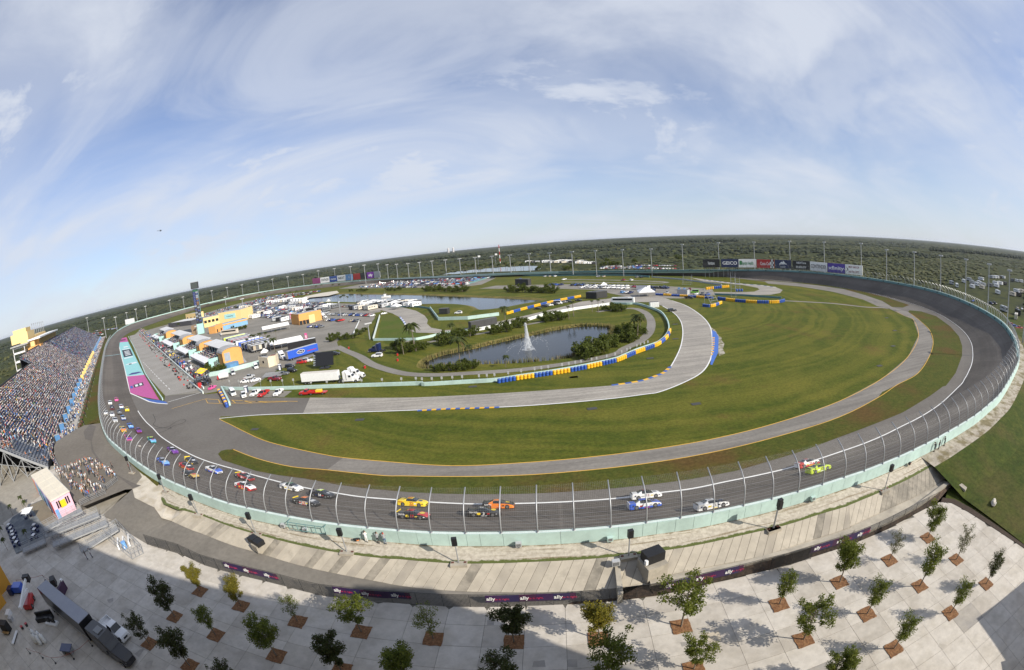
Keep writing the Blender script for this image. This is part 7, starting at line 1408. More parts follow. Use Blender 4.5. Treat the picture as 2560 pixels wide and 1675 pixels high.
MB().box((L/2,sgn*Wd/2,2.1),(L,Wd,4.2)).build('wall',PINKW,t);MB().box((L/2,sgn*Wd/2,4.3),(L+.3,Wd+.3,.2)).build('roof_edge',mat('pale edge',(.6,.58,.52),.7),t)
for i in range(5):
 for j in range(2):MB().box((L*(i+.5)/5,sgn*Wd*(.25+.5*j),4.42),(L/5-.12,Wd/2-.15,.06)).build('roof_panel',mat('cream roof',(.68,.62,.50),.75,.06,.6),t)
for y in(.30,.78):
 for dy in(-.32,.32):MB().box((-.05,sgn*(Wd*y+dy),2.9),(.08,.42,1.5)).build('window',M_GLASS,t)
MB().box((-.05,sgn*Wd*.52,2.7),(.06,1.7,1.5)).build('yellow_patch',P_('yellow'),t);MB().box((-.05,sgn*Wd*.1,1.2),(.06,1.0,2.0)).build('blue_patch',P_('sky'),t)
for i,c in enumerate(('red','blue','sky','blue','teal','sky','orange')):MB().box((L*(i+.5)/7,-sgn*.05,1.9),(L/7-.05,.06,3.2)).build('mural_panel',P_(c),t)
for i in range(3):MB().box((L*(.25+.22*i),-sgn*.1,1.1),(1.2,.08,2.2)).build('doorway',M_DARK,t)
sheet('lounge_deck',[xy(p)for p in([(-108.4,27.9,3.1),(-111.2,32.3,3.1),(-110.3,36.1,3.1),(-110.2,38.1,3.1),(-111,39.4,3.1),(-108.8,43,3.1),(-93.6,38.9,3.1),(-94,34.5,3.1),(-89.3,31.9,3.1),(-91.9,25.2,3.1),(-92.8,23.3,3.1)])],3.12,mat('blue grey decking',(.12,.135,.15),.8,.12,.8,second=(.20,.21,.21),sscale=.5))
sheet('brown_deck',[xy(p)for p in([(-110.6,39.1,3.1),(-108.2,43.2,3.1),(-92.8,38.6,3.1),(-94.3,34.7,3.1)])],3.14,mat('brown decking',(.20,.165,.115),.8,.15,.8))
for i,p in enumerate([(-106.8,28.8,3.12),(-104.4,28.2,3.12),(-102.1,27.6,3.12),(-100.4,26.9,3.12),(-98.3,26.3,3.12),(-95.8,25.7,3.12),(-97.2,33.1,3.12),(-95.1,31.9,3.12),(-92.9,30.2,3.12),(-108.5,35.7,3.12),(-104.8,35.2,3.12)]):
 t=thing('lounge_table','white square table with navy seats on the lounge deck, %s in the set'%nth(i),'table',p,r8.uniform(.2,.9),'white tables on the lounge deck');MB().box((0,0,.75),(1.0,1.0,.06)).build('tabletop',P_('white'),t);MB().cyl((0,0,0),.06,.75,6).build('leg',M_STEEL,t)
 for a in(0,2.1,4.2):MB().box((1.0*math.cos(a),1.0*math.sin(a),.25),(.7,.7,.5),a).build('seat',P_('navy'),t)
t=thing('white_umbrella','big white square umbrella among the potted palms','umbrella',(-101.3,34.3,3.12),.6);m=MB();m.add([(-1.6,-1.6,2.6),(1.6,-1.6,2.6),(1.6,1.6,2.6),(-1.6,1.6,2.6),(0,0,3.2)],[(0,1,4),(1,2,4),(2,3,4),(3,0,4)]);m.build('canopy',TW,t);MB().cyl((0,0,0),.05,3.1,6).build('pole',M_STEEL,t)
cg=[Vector(p)for p in([(-71.26,38.64,3.02),(-60.95,35.94,3.02),(-59.79,38.2,3.02),(-71.4,42.74,3.02)])];t=thing('fenced_cage','wire fence cage round white pipework at the foot of the ramps','cage',tuple(cg[0]));b0=cg[0]
for i in range(4):
 a_,b_=cg[i]-b0,cg[(i+1)%4]-b0
 for q in(.1,1.1,2.1):MB().beam(a_+Vector((0,0,q)),b_+Vector((0,0,q)),.06).build('rail',M_STEEL,t)
 for k in range(3):p=a_.lerp(b_,k/3);MB().beam(p,p+Vector((0,0,2.2)),.08).build('post',M_STEEL,t)
 m=MB();m.uv=[(0,0),((b_-a_).length*5,0),((b_-a_).length*5,11),(0,11)];m.v=[tuple(a_),tuple(b_),tuple(b_+Vector((0,0,2.1))),tuple(a_+Vector((0,0,2.1)))];m.f=[(0,1,2,3)];m.m=[0];m.build('wire_panel',M_WIRE,t)
ctr=sum((c for c in cg),Vector((0,0,0)))/4;t=thing('pump_unit','white valve pipework standing inside the wire cage','pipework',tuple(ctr),.8)
for x in(-1.2,0,1.2):MB().tube([(x,-1.5,.2),(x,-1.3,1.0),(x,1.3,1.0),(x,1.5,.2)],.16,8).build('pipe',P_('white'),t)
MB().cyl((0,-1.0,0),.5,1.2,10).build('valve_body',P_('sky'),t)
FL2=resample(FENCE_LINE,3.0);t=thing('plaza_fence','black wire fence with purple banners between footpath and plaza','fence');pf=MB().tube([(0,0,0),(0,0,2.05)],.04,5).mesh('post',mat('black steel',(.03,.03,.03),.5))
m=MB();m.uv=[];s=0
for i,p in enumerate(FL2):
 place('post',pf,t,(p.x,p.y,3.02))
 if i:s+=(p-FL2[i-1]).length
 for z in(0.05,2.0):m.v.append((p.x,p.y,3.02+z));m.uv.append((s*7,z*7))
for i in range(len(FL2)-1):m.f.append((2*i,2*i+2,2*i+3,2*i+1));m.m.append(0)
def wire_dark():
 m=M_WIRE.copy();m.name='dark woven wire';m.node_tree.nodes['Principled BSDF'].inputs['Base Color'].default_value=(.02,.02,.02,1)
 for n in m.node_tree.nodes:
  if n.type=='MATH' and n.operation=='LESS_THAN':n.inputs[1].default_value=.11
 return m
m.build('wire_mesh',wire_dark(),t)
MB().tube([(p.x,p.y,5.05)for p in FL2],.03,4).build('top_rail',mat('black steel',(.03,.03,.03),.5),t)
M_ALLY=[mat('purple banner',(.034,.011,.060),.6,.05,.6),mat('indigo banner',(.020,.013,.062),.6,.05,.6),mat('plum banner',(.045,.011,.042),.6,.05,.6)]
def banner(a,b,label,n=3):
 ia,ib=(min(range(len(FLd)),key=lambda i:(FLd[i].x-p[0])**2+(FLd[i].y-p[1])**2)for p in(a,b));ia,ib=min(ia,ib),max(ia,ib);P=FLd[ia:ib+1];N_=normals2(P);sgn=[-1 if q.y>0 else 1 for q in N_]
 t=thing('banner',label,'banner',(P[0].x,P[0].y,3.02));o=Vector((P[0].x,P[0].y,0));m=MB()
 for p,q,g in zip(P,N_,sgn):k=Vector((p.x,p.y,0))+Vector((q.x,q.y,0))*g*.07-o;m.v+=[(k.x,k.y,.85),(k.x,k.y,1.95)]
 for i in range(len(P)-1):m.f.append((2*i,2*i+2,2*i+3,2*i+1));m.m.append(int(i*2*n/len(P))%3)
 m.build('cloth',M_ALLY,t)
 for k in range(n):
  i=int((k+.5)*len(P)/n);p,q,g=P[i],N_[i],sgn[i];d=Vector((-q.y,q.x,0))*(1 if-q.y>0 else-1);c=Vector((p.x,p.y,0))-o+Vector((q.x,q.y,0))*g*.11;W_=arclen([tuple(x)for x in P])/n
  mm=MB();put_text(mm,'ally',.72,tuple(c-d*W_*.2+Vector((0,0,1.38))),d,(0,0,1),bold=True);mm.build('lettering',P_('white'),t)
  mm=MB();put_text(mm,'do it right.',.40,tuple(c+d*W_*.17+Vector((0,0,1.33))),d,(0,0,1));mm.build('slogan',mat('slogan red',(.42,.03,.10),.6),t)
FLd=resample(FENCE_LINE,.6)
banner((-41.24,38.78,4),(-31.78,38.22,4),'purple banner with white and pink lettering, leftmost on the black fence');banner((-23.43,36.8,4),(-13.77,36.58,4),'purple banner on the black fence, second from the left, tree before it');banner((-5.37,36.19,4),(4.55,35.43,4),'purple banner in the middle of the black fence with nothing before it')
banner((14.08,34.89,4),(23.58,33.97,4),'purple banner on the fence just right of the big speaker block');banner((32.84,33.66,4),(42.91,32.75,4),'purple banner with white and pink lettering, rightmost on the fence')
def clear_wall(p,d):
 i=min(range(len(WALL_S)),key=lambda i:(WALL_S[i][0]-p[0])**2+(WALL_S[i][1]-p[1])**2);w=WALL_S[i];n=WN[i];k=(p[0]-w[0])*n.x+(p[1]-w[1])*n.y
 return tuple(p)if k>d else(p[0]+n.x*(d-k),p[1]+n.y*(d-k),w[2]-1.9 if d<2 else p[2])
for i,(p,lab)in enumerate(zip([(-84.29,60.97,4.85,3.65),(-67.01,55.25,4.85,3.53),(-53.42,49.53,4.85,3.62),(-39.18,46.47,4.8,3.53),(-23.39,44.03,4.8,3.68),(-8.56,42.03,4.8,3.78),(11.14,40.27,4.8,3.78),(30.24,39.02,4.8,3.9),(30.17,39.06,4.8,4.3),(51.39,38.33,4.8,3.98)],('farthest left, by two dark figures','over the left tip of the sand strip','at the left end of the slope','above the pair of black boxes','left of the photographers','in the middle below the number 3 car','beside the tan block with a black speaker','over the right half of the slope','above the last pale panel','farthest right, near the end of the slope'))):
 x,y,z,h=p;h=max(3.4,min(4.6,h));t=thing('speaker_pole','black loudspeaker on a leaning grey pole, '+lab,'speaker pole',(x,y,z),.0)
 MB().tube([(0,0,0),(0,0,h)],[.09,.07],6).build('pole',M_STEEL,t);MB().box((0,-.25,h-.1),(.62,.5,1.05),.1).build('speaker',M_BLACK,t)
 c=MB().box((0,-.1,-.10),(2.0,.9,.55)).build('plinth',M_CEMENT,t)
 for s in(-.75,.75):MB().box((s,.05,.19),(.32,.3,.06)).build('vent',mat('rust',(.12,.045,.03),.9),t)
t=thing('box_pair','two black equipment boxes side by side on a block on the slope','speaker box',(-37.79,44.15,4.4),-.45)
for x in(-.75,.75):MB().box((x,0,1.0),(1.35,1.3,.75)).build('cabinet',M_BLACK,t)
MB().box((.3,-.3,.2),(1.6,1.2,1.0)).build('plinth',M_CEMENT,t)
t=thing('speaker_block','tan concrete block carrying a big black speaker at the step in the slope','speaker box',(13.62,36.95,3.6),.25);MB().box((0,.9,.9),(2.6,2.6,2.2)).build('plinth',M_CEMENT,t);MB().box((.1,1.2,2.6),(2.3,1.6,1.3)).build('cabinet',M_BLACK,t);MB().box((-1.2,.4,2.6),(.3,.4,.6)).build('control_box',P_('white'),t)
t=thing('switch_box','pale grey switch box on top of the concrete end wall','box',(9.39,39.21,4.6),0);MB().box((0,0,.5),(.9,.6,.7)).build('case',P_('silver'),t);MB().box((0,-.32,.5),(.7,.04,.5)).build('door',P_('grey'),t)
tag(MB().prism([xy(p)for p in([(9.44,40.29,4.2),(10.07,40.23,4.2),(9.29,34.5,4.2),(8.66,34.3,4.2)])],2.9,4.5).build('end_wall',M_CEMENT),'narrow concrete wall dividing the slope beside the switch box','wall')
for(p,lab)in(((-1.24,45.68,5.2),'grey control box with loose cables on the wall near the middle'),((9.53,43.8,5.4),'pale teal utility box on a short post against the wall'),((38.22,41.93,5.4),'small teal utility box against the wall on the right'),((-34.63,49.1,5.2),'white cable reel box at the foot of the wall'),((-30.61,48.3,5.2),'grey equipment case with black lid near the gate frame')):
 t=thing('utility_box',lab,'box',clear_wall(p,.95),0);MB().box((0,0,.55),(.7,.5,.6)).build('case',P_('silver')if 'teal' not in lab else M_TEAL,t);MB().box((0,-.26,.55),(.5,.03,.4)).build('door',P_('grey'),t);MB().box((0,0,.12),(.2,.2,.25)).build('foot',M_DARK,t)
for p,lab in(((-22.32,47.16,5.2),'black bag with an orange flash left of the photographers'),((60.3,41.64,5.4),'dark round equipment bag at the foot of the wall on the right')):
 t=thing('equipment_bag',lab,'bag',clear_wall(p,1.1),.4);m=MB();m.blob((0,0,.3),(.6,.35,.32),4);m.build('bag_body',CLOTH['black'],t,True);MB().box((.1,-.28,.35),(.3,.06,.2)).build('flash',CLOTH['orange'],t)
a_,b_=Vector((-33.12,48.6,7)),Vector((-26.96,47.94,7));t=thing('camera_platform','teal steel frame platform hung on the outer wall','frame',tuple(a_));d=b_-a_;n=Vector((d.y,-d.x,0)).normalized()*1.3
for o_ in(Vector((0,0,0)),n):
 for z in(0,-1.2):MB().beam(o_+Vector((0,0,z)),d+o_+Vector((0,0,z)),.08).build('rail',M_TEALD,t)
 for k in range(5):p=d*(k/4)+o_;MB().beam(p,p-Vector((0,0,1.25)),.07).build('bar',M_TEALD,t)
for k in(0,1):MB().beam(d*k,d*k+n,.08).build('bar',M_TEALD,t)
for(p,rz,lab,sh,lg,po,kw)in(((-20.9,47.23,5.05),1.9,'photographer in white trousers with camera raised, leftmost of three at the wall','white','white','photo',{}),((-19.23,46.99,5.05),1.8,'photographer in grey shirt and black trousers, middle of three at the wall','grey','black','photo',{}),((-18.25,46.82,5.05),2.0,'photographer in grey shirt and jeans with a red cap, right of three','grey','denim','photo',dict(cap='red')),((68.74,41.73,5.4),1.6,'photographer in black nearest the speaker pole at the right bend','black','black','photo',{}),((70.4,41.94,5.4),1.6,'dark figure with a bag beside two others at the right bend','black','navy','stand',{}),((72.67,42.06,5.4),1.5,'dark figure stretching an arm toward the fence, rightmost of three','black','black','photo',{}),((-93.6,61.7,4.83),.9,'person in black walking on the lane by the railing crowd','black','black','walk',{}),((-86.7,62.3,4.83),.9,'person in black and red beside the speaker pole near the lane','maroon','black','stand',{}),((-71.19,31.85,3.05),1.2,'security man in black on the plaza, nearer of two by the stair','black','navy','stand',{}),((-70.57,32.79,3.05),1.2,'security man in white and navy on the plaza by the stair','white','navy','stand',{})):
 person(clear_wall(p,1.0),rz,lab,sh,lg,po,**kw)
DK=[(-131,61.6,4.84),(-127.7,60.2,4.84),(-124.3,59,4.84),(-120.7,57.6,4.84),(-117,56.1,4.84),(-113.7,54.6,4.84),(-111,53.4,4.84),(-108.6,52.1,4.84),(-110.8,54.1,4.84),(-107.7,52.9,4.84),(-105.3,52.1,4.84),(-103,51.3,4.84),(-101.2,50.6,4.84),(-99.3,50,4.84),(-97.3,49.4,4.84),(-96.2,49.6,4.84),(-94.5,49.4,4.84),(-92.2,48.7,4.84),(-90.7,48.4,4.84),(-110.7,55.9,4.84),(-109.1,55.9,4.84),(-109.7,57.5,4.84),(-108,57.5,4.84),(-107.4,58.5,4.84),(-108,60.2,4.84),(-106.8,60.5,4.84),(-107,61.8,4.84),(-106.2,62.4,4.84),(-105,62.7,4.84),(-102.8,61.8,4.84),(-101.2,61.7,4.84),(-99.1,60.9,4.84),(-97.4,60.4,4.84),(-96,60.3,4.84),(-94.1,59.5,4.84),(-92.2,58.7,4.84),(-90.9,58.7,4.84),(-89.2,58.3,4.84),(-86.9,57.1,4.84),(-104,54.3,4.84),(-100.9,54.3,4.84),(-98.4,53.8,4.84),(-97.2,54,4.84),(-94.1,52.1,4.84),(-92.9,52.2,4.84),(-91.4,51.8,4.84),(-88.8,51,4.84),(-88.2,51.6,4.84),(-86.5,51,4.84),(-103,58.7,4.84),(-100.2,57.7,4.84),(-98.4,57.4,4.84),(-95.8,56.4,4.84),(-94.5,56.2,4.84),(-92.8,55.9,4.84),(-90.6,54.9,4.84),(-89.5,54.5,4.84),(-94.3,50.9,4.84),(-92.2,50.1,4.84),(-87,49.5,4.84),(-85.2,48.8,4.84),(-91.2,48.2,4.84),(-88.5,47.7,4.84),(-87.5,47.6,4.84),(-103.6,56.6,4.84),(-100.9,59.8,4.84),(-96.8,58.7,4.84),(-90.1,57.5,4.84),(-88.7,57.3,4.84),(-102.1,52,4.84)]
n_=0
for i,p in enumerate(DK):
 for j in range(2):
  c=r8.choice(('white','white','white','black','grey','navy','sky','blue','khaki')+(TOPS if i%3==0 else('white','black')));lg_=r8.choice(LEGS);po_=r8.choice(('stand','stand','photo','walk'));sh_=r8.random()<.3;q=(p[0]+r8.uniform(-.75,.75)*(j>0),p[1]+r8.uniform(-.75,.75)*(j>0),p[2])
  person(q,r8.uniform(.2,1.6),'fan in %s top and %s %s %s the viewing deck'%(c,lg_,'shorts' if sh_ else 'trousers',dict(stand='standing on',photo='raising a camera on',walk='walking across')[po_]),c,lg_,po_,'fans on the viewing deck',skin=r8.choice((0,0,1)),hair=r8.choice((0,1,2)),shorts=sh_,cap=r8.choice((None,None,'black','white','red')));n_+=1
a_,b_=Vector((-67.98,18.7,7.1)),Vector((-53.11,17.59,7.1));L=V2(b_-a_).length;t=thing('toterhome_rig','black motor coach truck with a long grey roofed trailer on the plaza','truck',(a_.x,a_.y,3.02),math.atan2(b_.y-a_.y,b_.x-a_.x))
trailer(t,'black',mat('grey trailer roof',(.27,.285,.33),.6,.06,.6),0,L,2.6,4.0,'silver')
m=MB();m.loft([[(L+x,-w,.5),(L+x,-w,h*.8),(L+x,-w*.92,h),(L+x,w*.92,h),(L+x,w,h*.8),(L+x,w,.5)]for x,w,h in((1.0,1.2,3.7),(4.6,1.25,3.7),(5.2,1.22,3.0),(5.9,1.15,2.1),(7.9,1.05,1.75),(8.3,.8,1.3))]);m.build('cab',P_('black'),t)
m=MB();m.add([(L+5.22,-1.05,2.95),(L+5.22,1.05,2.95),(L+5.92,1.0,2.15),(L+5.92,-1.0,2.15)],[(0,3,2,1)]);m.build('windscreen',M_GLASS,t)
MB().box((L+3.4,0,3.75),(1.3,1.2,.12)).build('roof_hatch',P_('grey'),t);MB().box((L+8.2,0,.8),(.3,1.6,.4)).build('bumper',M_DARK,t);add_wheels(t,(L+1.8,L+2.9,L+7.0),1.0,.5,.3)
for s in(-1,1):MB().box((L+8.1,s*.7,1.15),(.2,.35,.2)).build('headlight',M_LAMP,t);MB().box((L+5.7,s*1.45,2.2),(.12,.3,.5)).build('mirror',M_DARK,t)
road_vehicle('pickup','white',(-54.22,20.92,3),(-48.58,20.2,3),'white crew cab pickup with a black bed cover beside the black truck','pickup truck',zz=0.02)
t=thing('kiosk','mustard yellow kiosk with white roof edges at the lower left corner','kiosk',(-79.98,11.54,3),math.atan2(*(Vector((-80.63,15.26,3))-Vector((-80.07,10.92,3))).yx));MUST=mat('mustard stucco',(.60,.30,.04),.85,.06,.5)
for x0,x1,y0,y1,h in((-7,.5,.3,8,5.2),(.5,5,3.5,9,6.0)):
 MB().box(((x0+x1)/2,(y0+y1)/2,h/2),(x1-x0,y1-y0,h)).build('wall',MUST,t);MB().box(((x0+x1)/2,(y0+y1)/2,h+.1),(x1-x0+.2,y1-y0+.2,.2)).build('roof_edge',P_('white'),t);MB().box(((x0+x1)/2,(y0+y1)/2,h+.22),(x1-x0-.5,y1-y0-.5,.06)).build('roof',mat('grey kiosk roof',(.22,.22,.25),.8),t)
for x in(-5,-2):MB().box((x,.27,3.2),(.8,.08,.9)).build('window',M_GLASS,t)
def clutter(name,label,cat,p,parts,rz=0,group=None):
 t=thing(name,label,cat,p,rz,group)
 for nm,c,d,m in parts:MB().box(c,d).build(nm,m,t)
 return t
t=thing('boom_lift','white folded boom lift on a red base beside the trailer','lift',(-73.74,15.55,3),-.85);MB().box((0,0,.7),(3.4,1.9,.9)).build('base',P_('red'),t);MB().beam((-2,0,1.6),(4.2,0,2.2),.5).build('boom',P_('white'),t);MB().beam((4.2,.1,2.2),(-2.8,.5,3.0),.4).build('boom',P_('white'),t);MB().box((-3.2,.5,2.9),(1.0,1.6,1.0)).build('basket',M_DARK,t);add_wheels(t,(-1.1,1.1),.9,.4,.3)
clutter('black_sofa','long black sofa unit between the trailer and the boom lift','sofa',(-67.1,15.08,3),(('seat',(0,0,.35),(3.8,1.1,.7),M_BLACK),('backrest',(0,.5,.8),(3.8,.25,.9),M_BLACK)),.75)
clutter('motorbike_display','white and black display stand with dark bikes beside the trailer','display',(-64.97,15.28,3),(('plinth',(0,0,.15),(2.8,1.2,.3),P_('white')),('bike',(-.7,0,.7),(.9,.3,.8),M_BLACK),('bike',(.5,.1,.7),(.9,.3,.8),M_BLACK)),.35)
for i,(x,y,z)in enumerate(((0,0,.5),(.9,.3,.5),(.5,1.0,.45),(1.3,1.1,.5),(-.8,.6,.3))):
 p=Vector((-64.86,10.27,3))+Vector((x*1.3,y,0));t=thing('white_sack','white tall sack in the cluster beside the trailer, %s of five'%nth(i),'sack',tuple(p),i,'white sacks on the plaza');m=MB();m.tube([(0,0,0),(0,0,.3),(0,0,1.1),(.1,.1,1.5)],[.45,.5,.42,.2],8);m.build('bag_body',CLOTH['white'],t,True);MB().cyl((.1,.1,1.48),.12,.12,6).build('neck',CLOTH['grey'],t)
clutter('blue_table','small dark blue folding table by the red rope','table',(-57,12.79,3),(('tabletop',(0,0,.9),(2.2,1.6,.08),P_('navy')),('leg',(-.9,0,.45),(.08,1.2,.9),M_STEEL),('leg',(.9,0,.45),(.08,1.2,.9),M_STEEL)),.5)
clutter('blue_bins','blue covered carts beside the mustard kiosk','cart',(-80.04,16.32,3),(('cover',(0,0,.7),(2.4,1.8,1.1),P_('royal')),('base',(0,0,.1),(2.5,1.9,.2),M_DARK),('cover',(-1.8,-.8,.7),(1.2,1.4,1.2),P_('navy'))),.6)
clutter('red_stool','small red and black stool, left of a pair','stool',(-70.26,10.31,3),(('seat',(0,0,.5),(.5,.5,.1),P_('red')),('leg',(0,0,.22),(.4,.4,.44),M_DARK)),.3);clutter('red_stool','small red and black stool, right of a pair','stool',(-69.91,11.43,3),(('seat',(0,0,.5),(.5,.5,.1),P_('red')),('leg',(0,0,.22),(.4,.4,.44),M_DARK)),.3)
clutter('black_cooler','black cooler cabinet with a tan shelf at the left edge','cabinet',(-73.29,7.58,3),(('body',(0,0,.8),(1.9,1.4,1.6),M_BLACK),('shelf',(.2,-.9,.4),(1.8,.5,.1),mat('tan wood',(.4,.24,.10),.7))),.5)
clutter('white_sign','white banner board lying beside the black cooler','sign',(-69.89,7.64,3),(('board',(0,0,.3),(3.2,.5,.12),P_('white')),('stand',(0,0,.12),(2.6,.3,.2),M_DARK)),-1.0);clutter('white_crates','two white crates on the plaza left of the boom lift','crate',(-76.21,10.34,3),(('body',(0,0,.4),(1.0,1.6,.8),P_('white')),('body',(.9,-1.2,.3),(1.0,.9,.6),P_('silver'))),.6)
clutter('planter_display','dark purple display rack standing beyond the trailer','rack',(-68.54,22.27,3),(('frame',(0,0,.8),(2.6,.5,1.6),mat('plum rack',(.05,.02,.05),.7)),('top',(-1.0,0,1.75),(.5,.4,.3),P_('white'))),-1.1);clutter('black_case','black equipment case beyond the rear of the trailer','case',(-72.73,22.63,3),(('body',(0,0,.6),(1.6,1.1,1.2),M_BLACK),('lid',(0,0,1.23),(1.6,1.1,.08),M_DARK)),-.6)
prev=None;rope_m=mat('red rope',(.30,.03,.02),.8)
for i,p in enumerate([(-81.87,17.33,3),(-79.78,19.5,3),(-76.32,22.23,3),(-71.39,22.39,3)]+[(-53.94,16.23,3),(-55.28,12.33,3),(-57.89,9.57,3),(-61,8.7,3),(-64.21,7.6,3)]):
 t=thing('rope_post','black stanchion with red rope round the truck display, %s along the rope'%nth(i),'post',p,0,'rope stanchions around the truck display');MB().cyl((0,0,0),.2,.06,8).build('base',M_BLACK,t);MB().cyl((0,0,.05),.035,1.0,6).build('pole',M_BLACK,t)
 if prev is not None and i!=4:q=Vector(prev)-Vector(p);MB().tube([Vector((0,0,1)),q*.5+Vector((0,0,.8)),q+Vector((0,0,1))],.025,4).build('rope',rope_m,t)
 prev=p
t=thing('orange_blue_tower','orange and blue striped tower at the right edge of the plaza','building',(61.5,-1.2,3.0),-.15)
for k in range(4):MB().box((7,-5,1.4+k*2.8),(14,10,2.75)).build('storey',MUST if k%2 else mat('deep blue wall',(.03,.09,.24),.8),t)
MB().box((7,-5,11.3),(14.4,10.4,.3)).build('roof',ROOFG,t)
t=thing('white_roof_hut','dark hut with a white flat roof at the lower right corner','hut',(47.2,-2.6,3.0),-.55);MB().box((3,1.2,1.4),(6,2.4,2.8)).build('wall',mat('dark navy wall',(.015,.02,.035),.7),t);MB().box((3,1.2,2.9),(6.2,2.6,.2)).build('roof',P_('white'),t)
t=thing('suite_tower','tall pale suite tower beneath the viewpoint, its shadow lying across the plaza','building',(0,-6.0,3.0))
MB().box((-30.5,-9,20.75),(159,18,41.5)).build('wall',STUCCO_Y,t);MB().box((44,-6.5,44.3),(9.5,12,5.2)).build('roof_room',STUCCO_O,t);MB().box((-30.5,-9,41.6),(159.4,18.4,.2)).build('roof',ROOFG,t)
wm=MB().box((0,0,0),(6.5,.2,2.6)).mesh('window',M_GLASS)
for k in range(18):
 for z in(6,12,18,24,30,36):place('window',wm,t,(-105+k*8.2,.0,z))
def leaf_mat(name,a,b):
 m,nt,bs=node_mat(name);N=nt.nodes;L=nt.links;bs.inputs['Roughness'].default_value=.6;bs.inputs['Specular IOR Level'].default_value=.25
 g=N.new('ShaderNodeNewGeometry');n=N.new('ShaderNodeTexNoise');n.inputs['Scale'].default_value=1.4;n.inputs['Detail'].default_value=3;L.new(g.outputs['Position'],n.inputs['Vector'])
 mx=N.new('ShaderNodeMix');mx.data_type='RGBA';r=N.new('ShaderNodeMapRange');r.inputs['From Min'].default_value=.35;r.inputs['From Max'].default_value=.65;L.new(n.outputs[0],r.inputs['Value']);L.new(r.outputs[0],mx.inputs['Factor'])
 mx.inputs['A'].default_value=(*a,1);mx.inputs['B'].default_value=(*b,1);L.new(mx.outputs['Result'],bs.inputs['Base Color'])
 tr=N.new('ShaderNodeBsdfTranslucent');L.new(mx.outputs['Result'],tr.inputs['Color']);ms=N.new('ShaderNodeMixShader');ms.inputs[0].default_value=.5;out=nt.nodes['Material Output']
 L.new(bs.outputs[0],ms.inputs[1]);L.new(tr.outputs[0],ms.inputs[2]);L.new(ms.outputs[0],out.inputs['Surface']);return m
LF=dict(oak=[leaf_mat('oak leaf',(.10,.135,.018),(.19,.21,.032)),leaf_mat('oak leaf dark',(.075,.10,.016),(.13,.15,.026))],yellow=[leaf_mat('yellow leaf',(.26,.21,.022),(.18,.17,.026)),leaf_mat('olive leaf',(.12,.12,.02),(.20,.17,.025))],dark=[leaf_mat('dark leaf',(.045,.062,.017),(.08,.095,.026)),leaf_mat('bronze leaf',(.07,.055,.02),(.045,.055,.015))],pale=[leaf_mat('pale leaf',(.12,.125,.055),(.16,.155,.06)),leaf_mat('grey leaf',(.10,.10,.05),(.075,.085,.03))],palm=[leaf_mat('palm leaf',(.05,.075,.018),(.09,.105,.03)),leaf_mat('dry palm leaf',(.16,.12,.045),(.10,.09,.03))],shrub=[leaf_mat('shrub leaf',(.075,.105,.018),(.14,.16,.028)),leaf_mat('shrub dark',(.050,.072,.014),(.09,.105,.02))])
M_BARK=mat('grey bark',(.17,.14,.11),.9,.2,4);M_MULCH=mat('red brown mulch',(.17,.078,.032),.95,.45,5,second=(.24,.125,.055),sscale=3.5,bump=1.0,bscale=14)
def leaves(mb,cs,n,size,r,flat=1.0):
 """leaf-sized quads scattered through lumpy clumps: cs = (centre, radius) list"""
 wts=[c[1]**2 for c in cs]
 for c,R in r.choices(cs,wts,k=n):
  while True:
   v=Vector((r.uniform(-1,1),r.uniform(-1,1),r.uniform(-1,1)))
   if.05<v.length<1:break
  v=v*(.55+.45*r.random());p=Vector(c)+Vector((v.x*R,v.y*R,v.z*R*flat));a=Vector((r.gauss(0,1),r.gauss(0,1),r.gauss(0,.6))).normalized();b=a.cross(Vector((r.gauss(0,1),r.gauss(0,1),r.gauss(0,1)))).normalized();s=size*r.uniform(.6,1.3)
  mb.add([p-a*s,p-b*s*.5,p+a*s,p+b*s*.5],[(0,1,2,3)],r.choice((0,0,1)))
def tree_meshes(seed,w,h,n,size,open_=0.5):
 """unit tree 6 m tall: trunk with limbs, crown of clumps"""
 r=random.Random(seed);t=MB();lean=Vector((r.uniform(-.25,.25),r.uniform(-.25,.25),0));top=Vector((0,0,4.6))+lean;t.tube([(0,0,0),(lean.x*.2,lean.y*.2,1.4),tuple(top*.65),tuple(top)],[.10,.08,.055,.02],6);cs=[]
 for k in range(13):
  a=k*2.4+r.uniform(-.4,.4);z=1.9+3.4*(k/13.0)**.9;base=Vector((lean.x*z/5,lean.y*z/5,z-.5));prof=math.sin(pi*min(1,max(0,(z-1.2)/5.0)))**.7
  rad=w*prof*r.uniform(.45,1.0);tip=base+Vector((math.cos(a)*rad,math.sin(a)*rad,.6+rad*.45));t.tube([base,base.lerp(tip,.55)+Vector((0,0,.12)),tip],[.045,.03,.012],4);cs.append((tip,r.uniform(.55,1.0)*(1.0 if open_<.5 else.85)));cs.append((base.lerp(tip,.6),r.uniform(.5,.85)))
 cs.append((top+Vector((0,0,.5)),.55));m=MB();leaves(m,cs,n,size,r);return t,m
PROTO={}
for kind,seeds,w,n,size,op in(('oak',(1,2,3),1.9,4600,.125,.4),('open',(4,5,6),2.2,3000,.125,.7),('slim',(7,8),1.4,2800,.115,.4),('round',(9,),1.7,5200,.125,.2),('wispy',(10,11),1.75,1700,.10,.8)):
 for s in seeds:t_,m_=tree_meshes(s,w,6,n,size,op);PROTO[(kind,s)]=(t_,m_)
_cache={}
